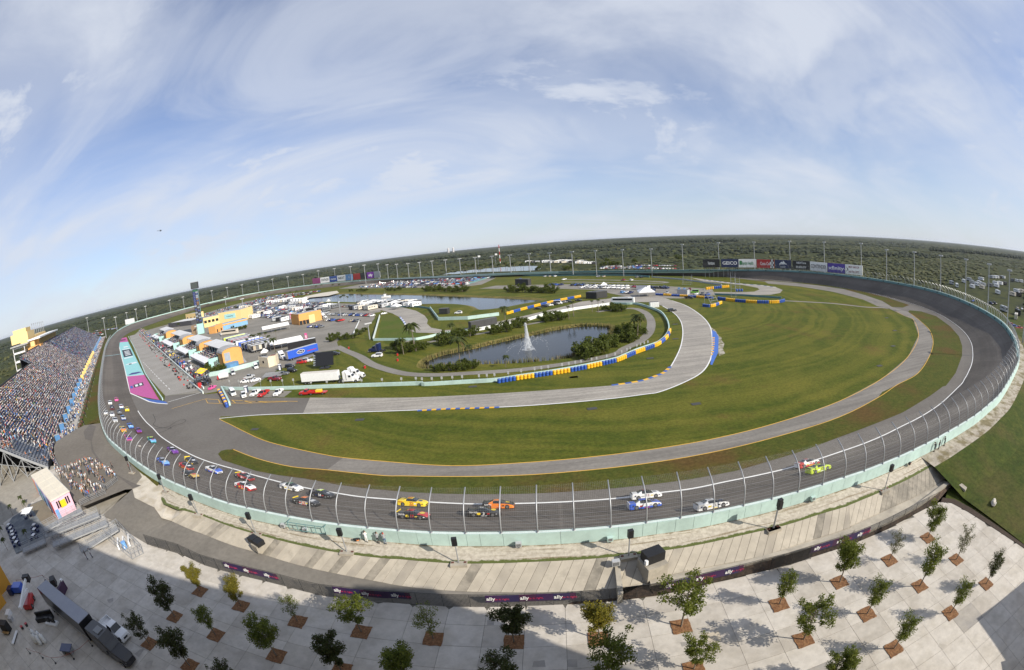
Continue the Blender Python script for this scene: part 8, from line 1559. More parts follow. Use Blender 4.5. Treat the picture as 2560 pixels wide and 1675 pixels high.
def plaza_tree(p,h,kind,tint,label,blabel,bed=True):
 seeds=[k for k in PROTO if k[0]==kind];k=seeds[int(abs(p[0]*7+p[1]*3))%len(seeds)]
 if(k,tint)not in _cache:_cache[(k,tint)]=(PROTO[k][0].mesh('trunk',M_BARK),PROTO[k][1].mesh('crown',LF[tint]))
 tm,cm_=_cache[(k,tint)];s=h/5.9;t=thing('young_tree',label,'tree',(p[0],p[1],PZ+.03),p[0]*1.3,'young trees in the plaza',s);place('trunk',tm,t);place('crown',cm_,t)
 if bed:
  b=MB();rr=random.Random(int(p[0]*10));pts=[]
  for i in range(4):
   for j in range(5):q0,q1=((-1,-1),(1,-1),(1,1),(-1,1),(-1,-1))[i:i+2];f=j/5;pts.append(((q0[0]+(q1[0]-q0[0])*f)*1.0+rr.uniform(-.06,.06),(q0[1]+(q1[1]-q0[1])*f)*1.0+rr.uniform(-.06,.06)))
  b.prism(pts,-.02,.07);b.v=[(x,y,z)for x,y,z in b.v];o=b.build('mulch_bed',M_MULCH);o.location=(p[0],p[1],PZ+.0);o.rotation_euler=(0,0,rot);tag(o,blabel,'mulch bed','square mulch beds')
TREES=[('A',[(-43.31,33.57,3,3.65),(-35.56,32.73,3,4.53),(-26.83,31.91,3,4.32),(-18.74,31.55,3,5.7),(-10.69,31.1,3,5.03),(-2.48,30.37,3,5.52),(5.85,29.55,3,5.62),(14.3,29.02,3,6.93),(25.59,27.87,3,4.85),(34.21,27.38,3,6.2),(42.91,26.82,3,4.38),(51.53,26.64,3,5.05)],(('oak','yellow'),('oak','yellow'),('wispy','oak'),('open','oak'),('wispy','oak'),('round','dark'),('oak','yellow'),('open','oak'),('slim','oak'),('oak','oak'),('wispy','pale'),('oak','oak'))),('B',[(-44.3,27.49,3,5.55),(-36.51,26.68,3,4.85),(-27.38,25.97,3,5.72),(-19.52,25.56,3,5.45),(5.91,24.07,3,6.48),(13.83,22.96,3,5),(25.64,21.8,3,6.1),(34.21,20.97,3,5.25),(43.38,20.29,3,6.48),(52.02,20.16,3,5.08)],(('oak','dark'),('slim','oak'),('oak','oak'),('round','dark'),('open','oak'),('open','oak'),('open','oak'),('slim','oak'),('slim','oak'),('wispy','pale'))),('C',[(-45.12,21.39,3,4.73),(-37.38,20.65,3,5.55),(-12.5,25.04,3,5.75),(-3.53,24.34,3,5.48),(25.69,15.56,3,4.5),(34.06,14.65,3,5.05),(43.89,13.77,3,4.93),(52.35,13.34,3,4.9)],(('open','dark'),('oak','dark'),('oak','oak'),('open','dark'),('open','oak'),('slim','oak'),('slim','oak'),('slim','dark'))),('D',[(-30.3,19.92,3,3.3),(26.23,14.87,3,4.48)],(('open','dark'),('slim','oak')))]
ORD=('first','second','third','fourth','fifth','sixth','seventh','eighth','ninth','tenth','eleventh','twelfth')
LOOK=dict(slim='slim upright',oak='full crowned',wispy='thin wispy',open='open branched',round='dense round');TINT=dict(yellow='yellow-green',oak='green',dark='dark green',pale='pale sparse')
for row,L_,kinds in TREES:
 rw=dict(A='the row nearest the fence',B='the second row from the fence',C='the third row from the fence',D='the front row')[row]
 for i,(p,(k,ti))in enumerate(zip(L_,kinds)):
  w='%s %s tree, %s from the left in %s'%(LOOK[k],TINT[ti],ORD[i],rw);plaza_tree(p,max(4.2,min(7.6,p[3])),k,ti,w,'brown mulch square under the %s tree in %s'%(ORD[i],rw))
def palm_meshes(seed,h,fronds,flen,droop,thick):
 r=random.Random(seed);t=MB();b=Vector((r.uniform(-.5,.5),r.uniform(-.5,.5),0));t.tube([(0,0,0),(b.x*.3,b.y*.3,h*.3),(b.x*.7,b.y*.7,h*.65),(b.x,b.y,h)],[thick*1.3,thick,thick*.85,thick*.8],7);m=MB();top=Vector((b.x,b.y,h))
 for k in range(fronds):
  a=k*2.399+r.uniform(-.2,.2);up=r.uniform(-.25,1.1);L=flen*r.uniform(.8,1.1);d=Vector((math.cos(a),math.sin(a),0));side=Vector((-math.sin(a),math.cos(a),0));prev=None
  for j in range(7):
   f=j/6;c=top+d*(L*f*(1-.12*f))+Vector((0,0,L*(up*f*.55-droop*f*f)));w=.42*flen*.35*(math.sin(pi*min(1,.12+f*.88))**.7);cur=(c+side*w+Vector((0,0,-w*.55)),c,c-side*w+Vector((0,0,-w*.55)))
   if prev:m.add([*prev,*cur],[(0,1,4,3),(1,2,5,4)],1 if(up<-.05 and k%3==0)else 0)
   prev=cur
 return t.mesh('trunk',M_BARK),m.mesh('crown',LF['palm'])
PALM={'coco':[palm_meshes(s,8.5,20,3.6,.75,.17)for s in(1,2,3)],'sabal':[palm_meshes(s,8.8,22,1.9,.55,.20)for s in(4,5)]}
def palm(p,kind,label,group=None,i=0):
 t_,c_=PALM[kind][i%len(PALM[kind])];t=thing('palm_tree',label,'palm tree',p[:3],i*1.7,group,p[3]/9.6);place('trunk',t_,t);place('crown',c_,t)
for i,(p,lab)in enumerate(zip([(-41.39,185.1,0,12.85),(-44.97,178.62,0,7.45),(-19,153.45,0,11.4),(-16.45,163.37,0,5.55),(-27.83,206,0,7.15),(-2.9,232.67,0,9.52),(-2.97,145.82,0,4.62),(50.16,173.5,0,10.1),(51.65,183.13,0,6.05),(53.36,179.97,0,7.28)],('tall coconut palm left of the pond above the navy truck','coconut palm beside dense bushes by the navy truck','tall leaning coconut palm at the near left end of the pond','short coconut palm at the left end of the pond','coconut palm in front of the bushes below the lawn','coconut palm behind the black board truck','low coconut palm on the near bank below the fountain','tallest palm in the clump at the right end of the pond','left palm in the clump at the right end of the pond','right palm in the clump at the right end of the pond'))):palm(p,'coco',lab,None,i)
for i,(p,lab)in enumerate(zip([(29.62,227.46,0,7.45),(33.14,234.39,0,8.62),(45.05,244.01,0,6.72),(47.54,239.86,0,7.78),(52.54,250.29,0,4.8),(47.38,239.94,0,3.65)],('shorter of two cabbage palms left of the white wall bend','taller of two cabbage palms left of the white wall bend','cabbage palm in front of the coach, left of three','tallest cabbage palm in front of the coach','cabbage palm in front of the coach, right of three','small cabbage palm under the tallest one by the coach'))):palm(p,'sabal',lab,None,i)
for i,p in enumerate([(-144.49,214.68,0,8.3),(-142.62,216.17,0,10.2),(-142.11,218.1,0,9.73),(-139.29,219.83,0,10.1),(-138.89,227.09,0,9.3),(-130.92,217.03,0,8.62),(-144.51,248.8,0,6.4),(-126.54,204.91,0,7.7),(-114.65,194.53,0,3.7)]):palm(p,'sabal','slender palm beside the team transporters, %s from the left'%nth(i),'palms beside the team transporters',i)
for i,p in enumerate([(-179,462.32,0,6.43),(-173.78,457.91,0,8.3),(-167.97,453.01,0,6.12)]):palm(p,'coco',('left','middle','right')[i]+' of three palms on the sandy tip in the far lake',None,i)
for i in range(22):
 pts=[(-77.2,824.1,0),(44,657.7,0)];a=Vector(pts[0]).lerp(Vector(pts[1]),(i+.3*math.sin(i*3))/21.0);palm((a.x,a.y,0,13+2*math.sin(i*2.1)),'coco','palm between the back straight and outer lake, %s from the left'%nth(i),'palms along the outer lake',i)
for i,p in enumerate([(-558,842,0),(-538,837,0),(-503,821,0),(-492,825,0),(-485,830,0),(-493,872,0),(-405,852,0),(-393,842,0),(-347.6,776.3,0),(-346.8,800.7,0),(-297.9,738,0),(-279.5,722.1,0),(-576,794,0),(-570,806,0),(-353.9,384.1,0),(-311.9,393.4,0),(-122.6,207.3,0),(-360.8,516.9,0),(-300.6,495.9,0),(-357.2,685.2,0),(-346.9,690.1,0)]):palm((*p[:2],0,8.5),'coco','small palm along the inside of the far turn, %s from the right'%nth(i),'palms inside the far turn',i)
for i,(p,lab)in enumerate(zip([(-111.9,32.9,3.1),(-97,22.6,3.1),(-103.8,24.9,3.1),(-93.6,28.3,3.1),(-112.7,37.5,3.1),(-108.3,36.9,3.1),(-109.4,26.7,3.1),(-102.1,35.5,3.1)],('at the far corner of the lounge deck','nearest the plaza corner','at the left edge of the lounge deck','in the middle of the lounge deck','behind the pale strip of deck','beside the table row','at the picture edge of the deck','next to the white umbrella'))):
 palm((*p,2.9),'coco','small potted palm '+lab,None,i)
SHR=[]
for s in range(4):
 r=random.Random(40+s);m=MB();leaves(m,[(Vector((r.uniform(-1.3,1.3),r.uniform(-1.3,1.3),r.uniform(.7,1.9))),r.uniform(.6,1.1))for _ in range(9)],620,.24,r,.9);SHR.append(m.mesh('foliage',LF['shrub']))
STM=MB();[STM.tube([(0,0,0),(math.cos(a)*.5,math.sin(a)*.5,1.3)],[.08,.03],4)for a in(0,2.1,4.2)];STM=STM.mesh('stem',M_BARK)
def shrub(p,s,label,group,i=0):s*=.85;t=thing('shrub',label,'shrub',(p[0],p[1],0),i*1.9,group,s);place('foliage',SHR[i%4],t);place('stem',STM,t)
SH=[('bush in the dense clump at the near right of the pond','bushes near right of the pond',[(22.9,151,0),(24.8,148.8,0),(27.3,150.1,0),(29.7,152.3,0),(32.3,155.3,0),(35.2,161.1,0),(37.5,165.7,0),(25.2,155.7,0),(28.2,157,0),(31.8,160.7,0)],2.3),('bush in the thicket by the navy truck','bushes by the navy truck',[(-48.2,181.6,0),(-44.6,182.3,0),(-43,183.7,0),(-50.8,190.6,0),(-45.9,193,0),(-39.3,186.3,0),(-37.6,187.8,0),(-40.5,182.8,0)],1.7),('bush below the foot of the bright lawn','bushes below the bright lawn',[(-31.9,194.1,0),(-29,190.8,0),(-26.8,192.1,0),(-30.8,200.5,0),(-28.8,204.4,0),(-25.1,202.8,0),(-22.2,204,0),(-19.2,204,0),(-16.9,206.7,0),(-24.5,212.7,0),(-25.3,195.9,0)],2.0),('bush in the line below the black board truck','bushes below the board truck',[(-9.9,208.7,0),(-7.3,206.3,0),(-4.8,207.7,0),(-2.3,207.9,0),(-0.2,213.7,0),(2.4,216.7,0),(5.2,219.8,0),(7.5,224.8,0),(4.3,224.8,0),(-8,216,0),(-3.3,216.6,0)],1.8),('bush on the slope left of the two cabbage palms','bushes left of the cabbage palms',[(15.9,226.9,0),(18.5,225.6,0),(21.3,225.8,0),(24,226,0),(26.8,226.2,0),(19.6,236.9,0),(23.4,240.4,0),(25.9,237.1,0)],1.8),('bush in the hedge on the near bank of the pond','near bank hedge',[(-27.6,149.3,0),(-25.5,148.4,0),(-23.6,148.1,0),(-21.7,147.3,0),(-19.8,147.3,0),(-18,147.1,0),(-16.1,147.3,0),(-14.3,147.4,0),(-13.1,148.4,0),(-16.2,152.9,0),(-18,152,0)],1.25),('bush at the right end of the pond under the palms','bushes right of the pond',[(43.7,168,0),(45.1,166.4,0),(46.9,166.6,0),(46.7,173.9,0),(49.7,174.8,0),(52.5,178,0),(47.8,184.9,0),(50.7,188.5,0),(44.5,179.4,0),(39.9,168.6,0)],1.8),('bush beside the coach and palms','bushes by the coach',[(54.5,245,0),(56.2,242,0),(57.5,237.2,0),(60.1,237.8,0),(62.1,240.8,0),(59.1,251,0),(61.6,249.6,0),(52.8,245.9,0),(26.4,229.8,0),(28.4,232.2,0)],1.6),('bush on the far lake bank below the parked cars','bushes on the far lake bank',[(-88,476.2,0),(-81,469.3,0),(-73.7,458.9,0),(-66.7,449,0),(-60.5,443,0),(-54.2,435.1,0),(-48.1,427.5,0),(-42.7,424.4,0),(-38.7,425.7,0),(-87.8,495.9,0),(-74.3,478.6,0),(-59.2,458.9,0),(-46.9,447,0)],2.6),('bush on the far lake bank at the right','bushes on the far lake bank at the right',[(-0.4,386.7,0),(4.2,382.9,0),(8.5,374.9,0),(13.7,370.6,0),(18.7,366.5,0),(23.7,362.5,0),(27.6,357,0),(31.6,353.8,0),(36.1,348.7,0),(2.7,407.8,0),(12,396.5,0),(20.8,385.2,0),(35.4,374.8,0)],2.6),('bush on the far lake bank at the left','bushes on the far lake bank at the left',[(-147.3,541.5,0),(-138.9,530.1,0),(-131.6,522.7,0),(-127.4,524.6,0),(-201.8,589.4,0),(-192.2,579.3,0),(-184.9,575.7,0),(-214.7,598.8,0)],2.2),('bush in front of the orange pit building','bushes by the pit building',[(-142.8,172.6,0),(-138.6,170.8,0),(-136.9,172.4,0),(-136,174.2,0),(-143.6,178.6,0),(-148.9,178.7,0)],1.5),('bush beside the access ramp','bushes by the access ramp',[(-96.9,223.8,0),(-95,227.2,0),(-91,226.9,0),(-87.8,227,0),(-84.5,228.5,0),(-84.8,238.9,0),(-83.1,246,0),(-100,236.5,0),(-95.3,233,0)],1.5),('bush under the long white arched tent row','bushes by the motorhome',[(-225.6,320.3,0),(-221.9,319.8,0),(-219.6,321.3,0),(-218.3,323.4,0),(-241.6,336.6,0)],1.4)]
for lab,grp,P,s in SH:
 for i,p in enumerate(P):shrub(p,s*(1+.18*math.sin(i*2.7)),lab+', '+nth(i)+' of the clump',grp,i)
rm=MB();r9=random.Random(5)
for i in range(2600):
 k=r9.randrange(len(RIM_N));a,b=Vector(LAKE_NEAR[k]),Vector(RIM_N[k]);c2_=Vector(LAKE_NEAR[(k+1)%len(LAKE_NEAR)]);q=a.lerp(b,r9.uniform(.0,.8)).lerp(c2_,r9.random()*.8);h=r9.uniform(.4,1.4);d=r9.uniform(0,3.1);w=.12
 rm.add([(q.x-w*math.cos(d),q.y-w*math.sin(d),-1),(q.x+w*math.cos(d),q.y+w*math.sin(d),-1),(q.x+r9.uniform(-.3,.3),q.y+r9.uniform(-.3,.3),h)],[(0,1,2)],r9.choice((0,1)))
tag(rm.build('reeds',[mat('straw reed',(.22,.17,.06),.8,.2,1),mat('green reed',(.10,.11,.03),.8,.2,1)]),'straw coloured reeds along the edge of the pond','reeds',kind='stuff')
fx=(5.9,173.6,-1);_,_,_,fh=([(6.07,173.5,-1,9.98)])[0];t=thing('fountain','white fountain jet with arching side sprays in the pond','fountain',fx)
def spray_mat():
 m,nt,b=node_mat('white spray');b.inputs['Base Color'].default_value=(.85,.88,.9,1);b.inputs['Roughness'].default_value=.5;b.inputs['Alpha'].default_value=.34;return m
SPR=spray_mat();m=MB();r3=random.Random(1)
for i in range(1500):
 f=r3.random()**.8;wd=.35+1.3*(1-f)**1.5*r3.uniform(.6,1.5);a=r3.uniform(0,2*pi);rr=wd*math.sqrt(r3.random());z=fh*f;s=r3.uniform(.05,.16);x,y=rr*math.cos(a)-.10*z*.4,rr*math.sin(a);m.add([(x-s,y,z),(x+s,y,z),(x,y,z+s*5)],[(0,1,2)]);m.add([(x,y-s,z),(x,y+s,z),(x,y,z+s*5)],[(0,1,2)])
m.build('main_jet',SPR,t,kind='stuff')
for k in range(8):
 m=MB();a=k*pi/4+.3
 for i in range(45):
  f=r3.random();rr=9*f;z=7.5*(f-f*f)*2.2*(1 if k in(0,1,7)else.55);s=r3.uniform(.03,.09);x,y=rr*math.cos(a)+r3.uniform(-.3,.3)*f,rr*math.sin(a)+r3.uniform(-.3,.3)*f;m.add([(x-s,y,z),(x+s,y,z),(x,y,z+s*4)],[(0,1,2)])
 m.build('side_jet',SPR,t,kind='stuff')
MB().cyl((0,0,-.1),.6,.25,10).build('float',M_DARK,t);m=MB();m.add([(2.4*math.cos(a*pi/8)*(1+.2*(a%2)),2.4*math.sin(a*pi/8)*(1+.2*(a%2)),.03)for a in range(16)],[tuple(range(16))]);m.build('foam',SPR,t)
PM_=MB().tube([(0,0,0),(0,0,1)],[1.0,.62],7).mesh('mast',M_STEEL);HB=MB().box((0,0,0),(4.4,.35,.25)).mesh('crossbar',M_STEEL);LB=MB().box((0,0,0),(.75,.7,.6)).mesh('lamp',mat('lamp housing',(.50,.50,.50),.5))
def light_pole(x,y,ztop,label,group):
 t=thing('light_pole',label,'light pole',(x,y,0),0,group);g=math.atan2(y-300,x+150)+pi/2;t.rotation_euler=(0,0,g);far_=math.hypot(x,y)>500;o=place('mast',PM_,t);o.scale=(.42 if not far_ else.6,)*2+(ztop,);place('crossbar',HB,t,(0,0,ztop-.3),scale=1.35 if far_ else 1)
 for k in range(5):place('lamp',LB,t,((k-2)*(.85 if not far_ else 1.1),-.2,ztop+.1),scale=1.4 if far_ else 1)
for grp,lab,L_ in(('light poles behind the right hand turn','tall grey light pole behind the wall of the right hand turn',[(250.81,342.4,8,25.48),(277.93,322.22,8,25.4),(277.02,269.97,8,26.12),(277.18,239.38,8,22.83),(274.3,206.44,8,23.15),(264.01,173.1,8,23.1),(251.3,142.99,8,23.22),(236.21,116.68,8,23.05),(221.15,95.02,8,22.33),(187.56,70.52,8,22.2)]),('light poles behind the billboards and back straight','tall grey light pole behind the back straight',[(73.98,504.22,6,20.78),(95.53,477.82,6,21.02),(118.73,452.26,6,21.02),(144.53,436.38,6,20.88),(172.98,421.37,6,24.5),(203.64,400.32,6,25.5),(233.39,379.87,6,26.05),(-267.95,837.55,5,26.55),(-232.92,811.54,5,26),(-209.49,789.13,5,22.6),(-184.61,758.99,5,22),(-158.13,728.73,5,21.4),(-134.91,708.09,5,21.7),(-110.35,680.26,5,22.08),(-86.96,658.91,5,21.95),(-64.29,640.97,5,21.88),(-41.23,622.47,5,21.95),(-17.45,600.74,5,22.02),(5.77,580.31,5,21.8),(29.05,560.51,5,21.75),(52.44,539.28,5,21.48)]),('light poles round the far turn','grey light pole behind the wall of the far turn',[(-634.09,670.35,8,21.02),(-642.81,725.41,8,21.22),(-612.3,793.29,8,21.72),(-591.71,826.33,8,22),(-557.9,838.91,8,21.85),(-537.49,876.86,8,22.42),(-513.06,903.05,8,22.22),(-457.81,874.84,8,22.4),(-420.23,875.82,8,21.98),(-382.48,873.95,8,24.95),(-332.68,841.97,8,24.78),(-280.71,792.19,8,24.78),(-242.94,758.7,8,24.6),(-762.79,534.91,6,26.83),(-560.98,427.53,6,22.45),(-579.92,468.98,6,18.58),(-737.55,631.7,6,17.5),(-674.75,605.49,6,20.85),(-665.72,626.57,6,21.85)])):
 for i,p in enumerate(L_):light_pole(p[0],p[1],p[2]+p[3],'%s, %s from the %s'%(lab,nth(i),'right' if 'far turn' in lab and i>13 else 'left'),grp)
for i,p in enumerate([(-120.7,306.6,0,13.32),(-186,243.64,0,8.2),(-72.49,220.64,0,8.15),(-273.48,321.49,0,7.65),(-345.4,515.21,0,15.55),(-509.15,700.2,0,14.73)]):light_pole(p[0],p[1],p[3],'single light pole standing in the infield paddock, %s of seven'%nth(i),'light poles in the paddock')
def lot_mesh(kind,color):
 k=('lot',kind,color)
 if k in CACHE:return CACHE[k]
 m=MB()
 if kind=='rv':
  m.box((0,0,1.95),(9.5,2.5,2.9));m.box((0,0,3.45),(8.5,2.1,.12));m.box((0,0,.35),(8.8,2.2,.5),0,2)
  for s in(-1,1):
   for x in(-3,-.8,1.6):m.box((x,s*1.26,2.3),(1.3,.04,.7),0,1)
  m.box((4.76,0,2.3),(.06,2.0,.9),0,1);m.box((1.5,0,3.6),(1.2,1.0,.35))
 else:
  S=road_shell(kind)
  for n_,b in S.items():m.add(b.v,b.f,0 if n_=='body' else 1)
  if kind=='pickup':m.box((-1.75,0,.9),(2.4,1.9,.5))
  for x in(-1.5,1.5):
   for s in(-1,1):m.box((x,s*.85,.32),(.64,.24,.64),0,2)
 CACHE[k]=m.mesh({'rv':'motorhome'}.get(kind,'parked_car'),[P_(color),M_GLASS,M_TYRE]);CACHE[('lotmb',)+k[1:]]=m;return CACHE[k]
r0=random.Random(99);LOT=[]
CC=('white','white','white','black','black','silver','silver','grey','grey','red','blue','navy','maroon','sky','tan');WHITES=('white',)*8+('silver',)
def lot_row(a,b,step,place_name,cols=CC,kinds=('sedan','suv','suv','pickup'),skip=.08,face=None):
 a,b=Vector(a),Vector(b);L=(b-a).length;d=(b-a).normalized();n=max(1,int(L/step));g=math.atan2(d.y,d.x)+(pi/2 if face is None else face)
 for i in range(n):
  if r0.random()<skip:continue
  p=a+d*(L*(i+.5)/n);LOT.append((p.length,p.x+r0.uniform(-.3,.3),p.y+r0.uniform(-.5,.5),g+r0.uniform(-.06,.06)+(pi if r0.random()<.4 else 0),r0.choice(kinds),r0.choice(cols),place_name))
for L_,step,nm,kw in(([(-455.6,601.8,0),(-277.3,469.8,0),(-457.6,624.2,0),(-313.6,529.8,0),(-440.5,633.7,0),(-337.1,587.1,0),(-425.9,646.8,0),(-352.3,625,0),(-437.8,683.8,0),(-330.5,644.8,0),(-451.2,725.1,0),(-309.5,667.2,0),(-455.1,765.3,0),(-309.5,703.7,0),(-255.2,428.9,0),(-154.3,360.8,0),(-256.8,444.5,0),(-172,390.1,0),(-287.7,490.6,0),(-204.2,435.8,0),(-287.5,514,0),(-166,418.2,0),(-288.9,532.2,0),(-205.5,469,0),(-307,457.9,0),(-219.4,389.2,0),(-271.3,419.3,0),(-192.8,357.3,0),(-239.9,402.5,0),(-183.5,354.4,0),(-422.7,563.5,0),(-267.8,450.7,0),(-448,627.5,0),(-290.4,495.5,0),(-428,635.9,0),(-308.9,546.7,0),(-423.9,658.2,0),(-313.6,596.4,0),(-257.6,438,0),(-165.7,375.3,0),(-268.5,462.6,0),(-179.6,402.5,0),(-274,489.3,0),(-189.2,430.7,0),(-278.4,515.5,0),(-179.6,437.7,0),(-278,432.3,0),(-245,411.3,0)],3.1,'crowded paddock lot',{}),([(-445.7,552.2,0),(-377.6,524.2,0),(-422.8,520.5,0),(-359.8,493.7,0)],3.0,'lot behind the media centre',{}),([(-149.3,351,0),(-96.7,310.3,0),(-154,401.6,0),(-112.5,367.3,0)],3.1,'row above the access ramp',{}),([(-137.5,315.4,0),(-117.9,301.3,0),(-110.1,296,0),(-101.2,290.9,0),(-139.8,289.8,0),(-124.2,279.4,0)],3.4,'corner by the orange ticket building',{}),([(-229.2,682.5,0),(-109.7,538.6,0),(-215.4,696.6,0),(-55.8,501.7,0),(-206.3,716.3,0),(-44,505.2,0),(-190.5,726.7,0),(-45.8,527.4,0),(-171.6,725.3,0),(-35.5,547.1,0),(-153.3,724.8,0),(-35.5,569.4,0),(-139.6,728.7,0),(-16.4,567.6,0)],3.3,'far infield lot',{}),([(59.8,371.7,0),(92.3,337.8,0),(65.5,382.8,0),(96.4,352.5,0)],4.2,'row of white pickups',dict(cols=WHITES,kinds=('pickup',),skip=.02)),([(55.7,399.4,0),(66.4,388.2,0),(37.7,416.4,0),(49.3,405,0)],3.2,'row of blue cars',dict(cols=('royal','blue','navy'))),([(95.8,350.2,0),(119.8,322.4,0),(55.7,395.1,0),(82.5,367.4,0)],3.0,'row of dark cars',dict(cols=('black','black','navy','maroon'))),([(102.8,315.9,0),(106.4,311.5,0),(121.9,311.8,0),(133.6,308.1,0),(106.3,299.5,0),(112.1,295.4,0),(80.1,317.3,0),(87.5,309,0),(122.8,281.6,0),(131,272.9,0),(114.8,335.6,0),(121.6,329.6,0)],3.6,'media parking lot',{}),([(122.3,587.7,0),(200.1,498.4,0),(128.1,607.8,0),(184.5,536,0),(137.4,622.3,0),(175.8,572.1,0),(175.3,600.6,0),(216.2,549.3,0)],4.0,'lot beyond the back straight',{}),([(329.2,161.3,0),(337.8,157.4,0),(342.3,139.8,0),(346.1,132,0),(259.4,109.2,0),(254,98.2,0),(321.4,176.7,0),(323.5,168.7,0)],3.6,'field outside the right hand turn',{}),([(-883,599,0),(-734,545,0),(-864,625,0),(-713,576,0),(-791,542,0),(-663.6,500.1,0)],4.0,'lot at the far end of the front straight',{}),([(91.6,465.2,0),(101.7,458.7,0),(102.9,409.2,0),(115.7,399.1,0),(123.5,429.2,0),(130.5,419.4,0),(40.6,522.7,0),(56.5,508.3,0),(91.2,465.6,0),(101.7,455.6,0),(14.2,515.4,0),(16.6,515.9,0),(54.5,462.8,0),(61,453.5,0)],6,'grass inside the back straight',{})):
 for i in range(0,len(L_),2):lot_row(L_[i],L_[i+1],step,nm,**kw)
RVC=('white','white','cream','silver','black','grey','white')
for L_,step,nm,sc in(([(386.6,251.9,0),(402.6,233.8,0),(408.9,261.8,0),(422.3,251.5,0),(453.2,266.6,0),(481.4,247.2,0),(487.8,278.3,0),(499.2,272.2,0),(525.9,279.4,0),(544.1,275.8,0),(594.5,293.2,0),(644.1,287.1,0),(412.4,232,0),(437.1,218.2,0),(447,243.6,0),(484.4,222,0),(407.6,196.2,0),(419,187.5,0),(454.4,195.9,0),(482.3,185.3,0),(422.4,180.5,0),(440.7,172.2,0),(508.8,243.7,0),(537.9,235.9,0),(611.3,262.2,0),(635.8,244.9,0),(287,121.9,0),(290.7,110.1,0),(307.6,137.7,0),(310.6,136,0),(306.9,128,0),(314.7,119.6,0)],9.5,'campers in the field outside the right hand turn',1.0),([(44,960,0),(66.5,895.6,0),(72,929,0),(117.1,803,0),(72.8,882.7,0),(104.4,801.9,0),(119.3,762,0),(139.6,701,0),(106.1,888.6,0),(119.9,823.1,0),(128.2,818.3,0),(135.5,775.7,0)],7,'white campers beyond the outer lake',1.15),([(-133.6,391,0),(-121.9,380.1,0),(-119.7,376.5,0),(-98.2,358,0),(-99.1,365.2,0),(-69.4,341.1,0),(-140.1,410.9,0),(-105.2,381.5,0),(-104.7,383.2,0),(-71.9,356.2,0)],5.2,'motorhomes by the far lake',1.0),([(-282.3,519.6,0),(-234.9,490.5,0),(-185.3,421.4,0),(-158,397.4,0),(-135.6,374.3,0),(-107.8,351.4,0),(-299.2,441.1,0),(-249.2,395.1,0),(-352.3,596.7,0),(-260.6,542,0),(-196,404.4,0),(-160.2,377.9,0),(-283.2,445.7,0),(-247.4,417.8,0),(-205.6,355.3,0),(-182.6,339.6,0),(-219.5,424,0),(-200.9,412.1,0),(-402.7,578.5,0),(-334,533.8,0),(-256.7,463,0),(-230.6,446,0)],7,'motorhomes in the paddock',.9)):
 for i in range(0,len(L_),2):lot_row(L_[i],L_[i+1],step,nm,RVC,('rv',),.12)
LOT.sort(key=lambda q:q[0]);CAR={'sedan':'car','suv':'SUV','pickup':'pickup truck','rv':'motorhome'};lotmb={};count={}
for d_,x,y,g,k,c,nm in LOT:
 kk='rv' if k=='rv' else 'car';count[kk]=count.get(kk,0)+1;me=lot_mesh(k,c)
 if count[kk]<=300:
  o=place('motorhome' if k=='rv' else 'parked_car',me,None,(x,y,.06),g);tag(o,'%s %s parked in the %s'%(c,CAR[k],nm),'motorhome' if k=='rv' else 'car',nm)
 else:lotmb.setdefault(kk,[]).append((x,y,g,k,c))
for kk,L_ in lotmb.items():
 cols_=sorted({c for*_,c in L_});m=MB();nm=len(cols_)
 for x,y,g,k,c in L_:
  b=CACHE[('lotmb',k,c)];ca_,sa_=math.cos(g),math.sin(g);o=len(m.v);m.v.extend([(x+vx*ca_-vy*sa_,y+vx*sa_+vy*ca_,vz+.06)for vx,vy,vz in b.v]);m.f.extend([tuple(i+o for i in f)for f in b.f]);m.m.extend([cols_.index(c)if q==0 else nm+q-1 for q in b.m])
 tag(m.build('distant_cars',[P_(c)for c in cols_]+[M_GLASS,M_TYRE]),'mass of cars too far off to tell apart in the distant lots','cars',kind='stuff')
OV=[wall_off(i,26)for i in range(0,len(WALL_S),4)];STB=[xy(SQ(-40,-5,0)),xy(SQ(600,-5,0)),xy(SQ(600,85,0)),xy(SQ(-40,85,0))]
CLR=[OV,STB,[xy(p)for p in offset(LAKE_OUT,6)],[xy(p)for p in([(366.4,245.7,0),(477.1,284.3,0),(634.6,310.9,0),(813.1,313.6,0),(290.7,110.1,0),(248.4,107.7,0),(308.5,172.9,0)])],[xy(p)for p in([(104.2,584.1,0),(144.3,683,0),(229.7,555.9,0),(217,476.1,0)])],[xy(p)for p in([(37,1042,0),(166.5,730.4,0),(149.7,657.7,0),(31.3,893,0)])],[xy(p)for p in([(-904,603,0),(-734,599,0),(-599.7,501.3,0),(-584.4,436.6,0)])],PLAZA]
rb=random.Random(12);bv=[];bf=[];bm=[];IV,IF=ICO[1]
from mathutils import noise as mnoise
def blob_(x,y,z,rx,ry,rz_,mi):
 o=len(bv);g=rb.uniform(0,6)
 for v in IV:k=rb.uniform(.65,1.25);bv.append((x+v[0]*rx*k,y+v[1]*ry*k,z+v[2]*rz_*k))
 bf.extend([(a+o,b+o,c+o)for a,b,c in IF]);bm.extend([mi]*len(IF))
tries=0;nb=0
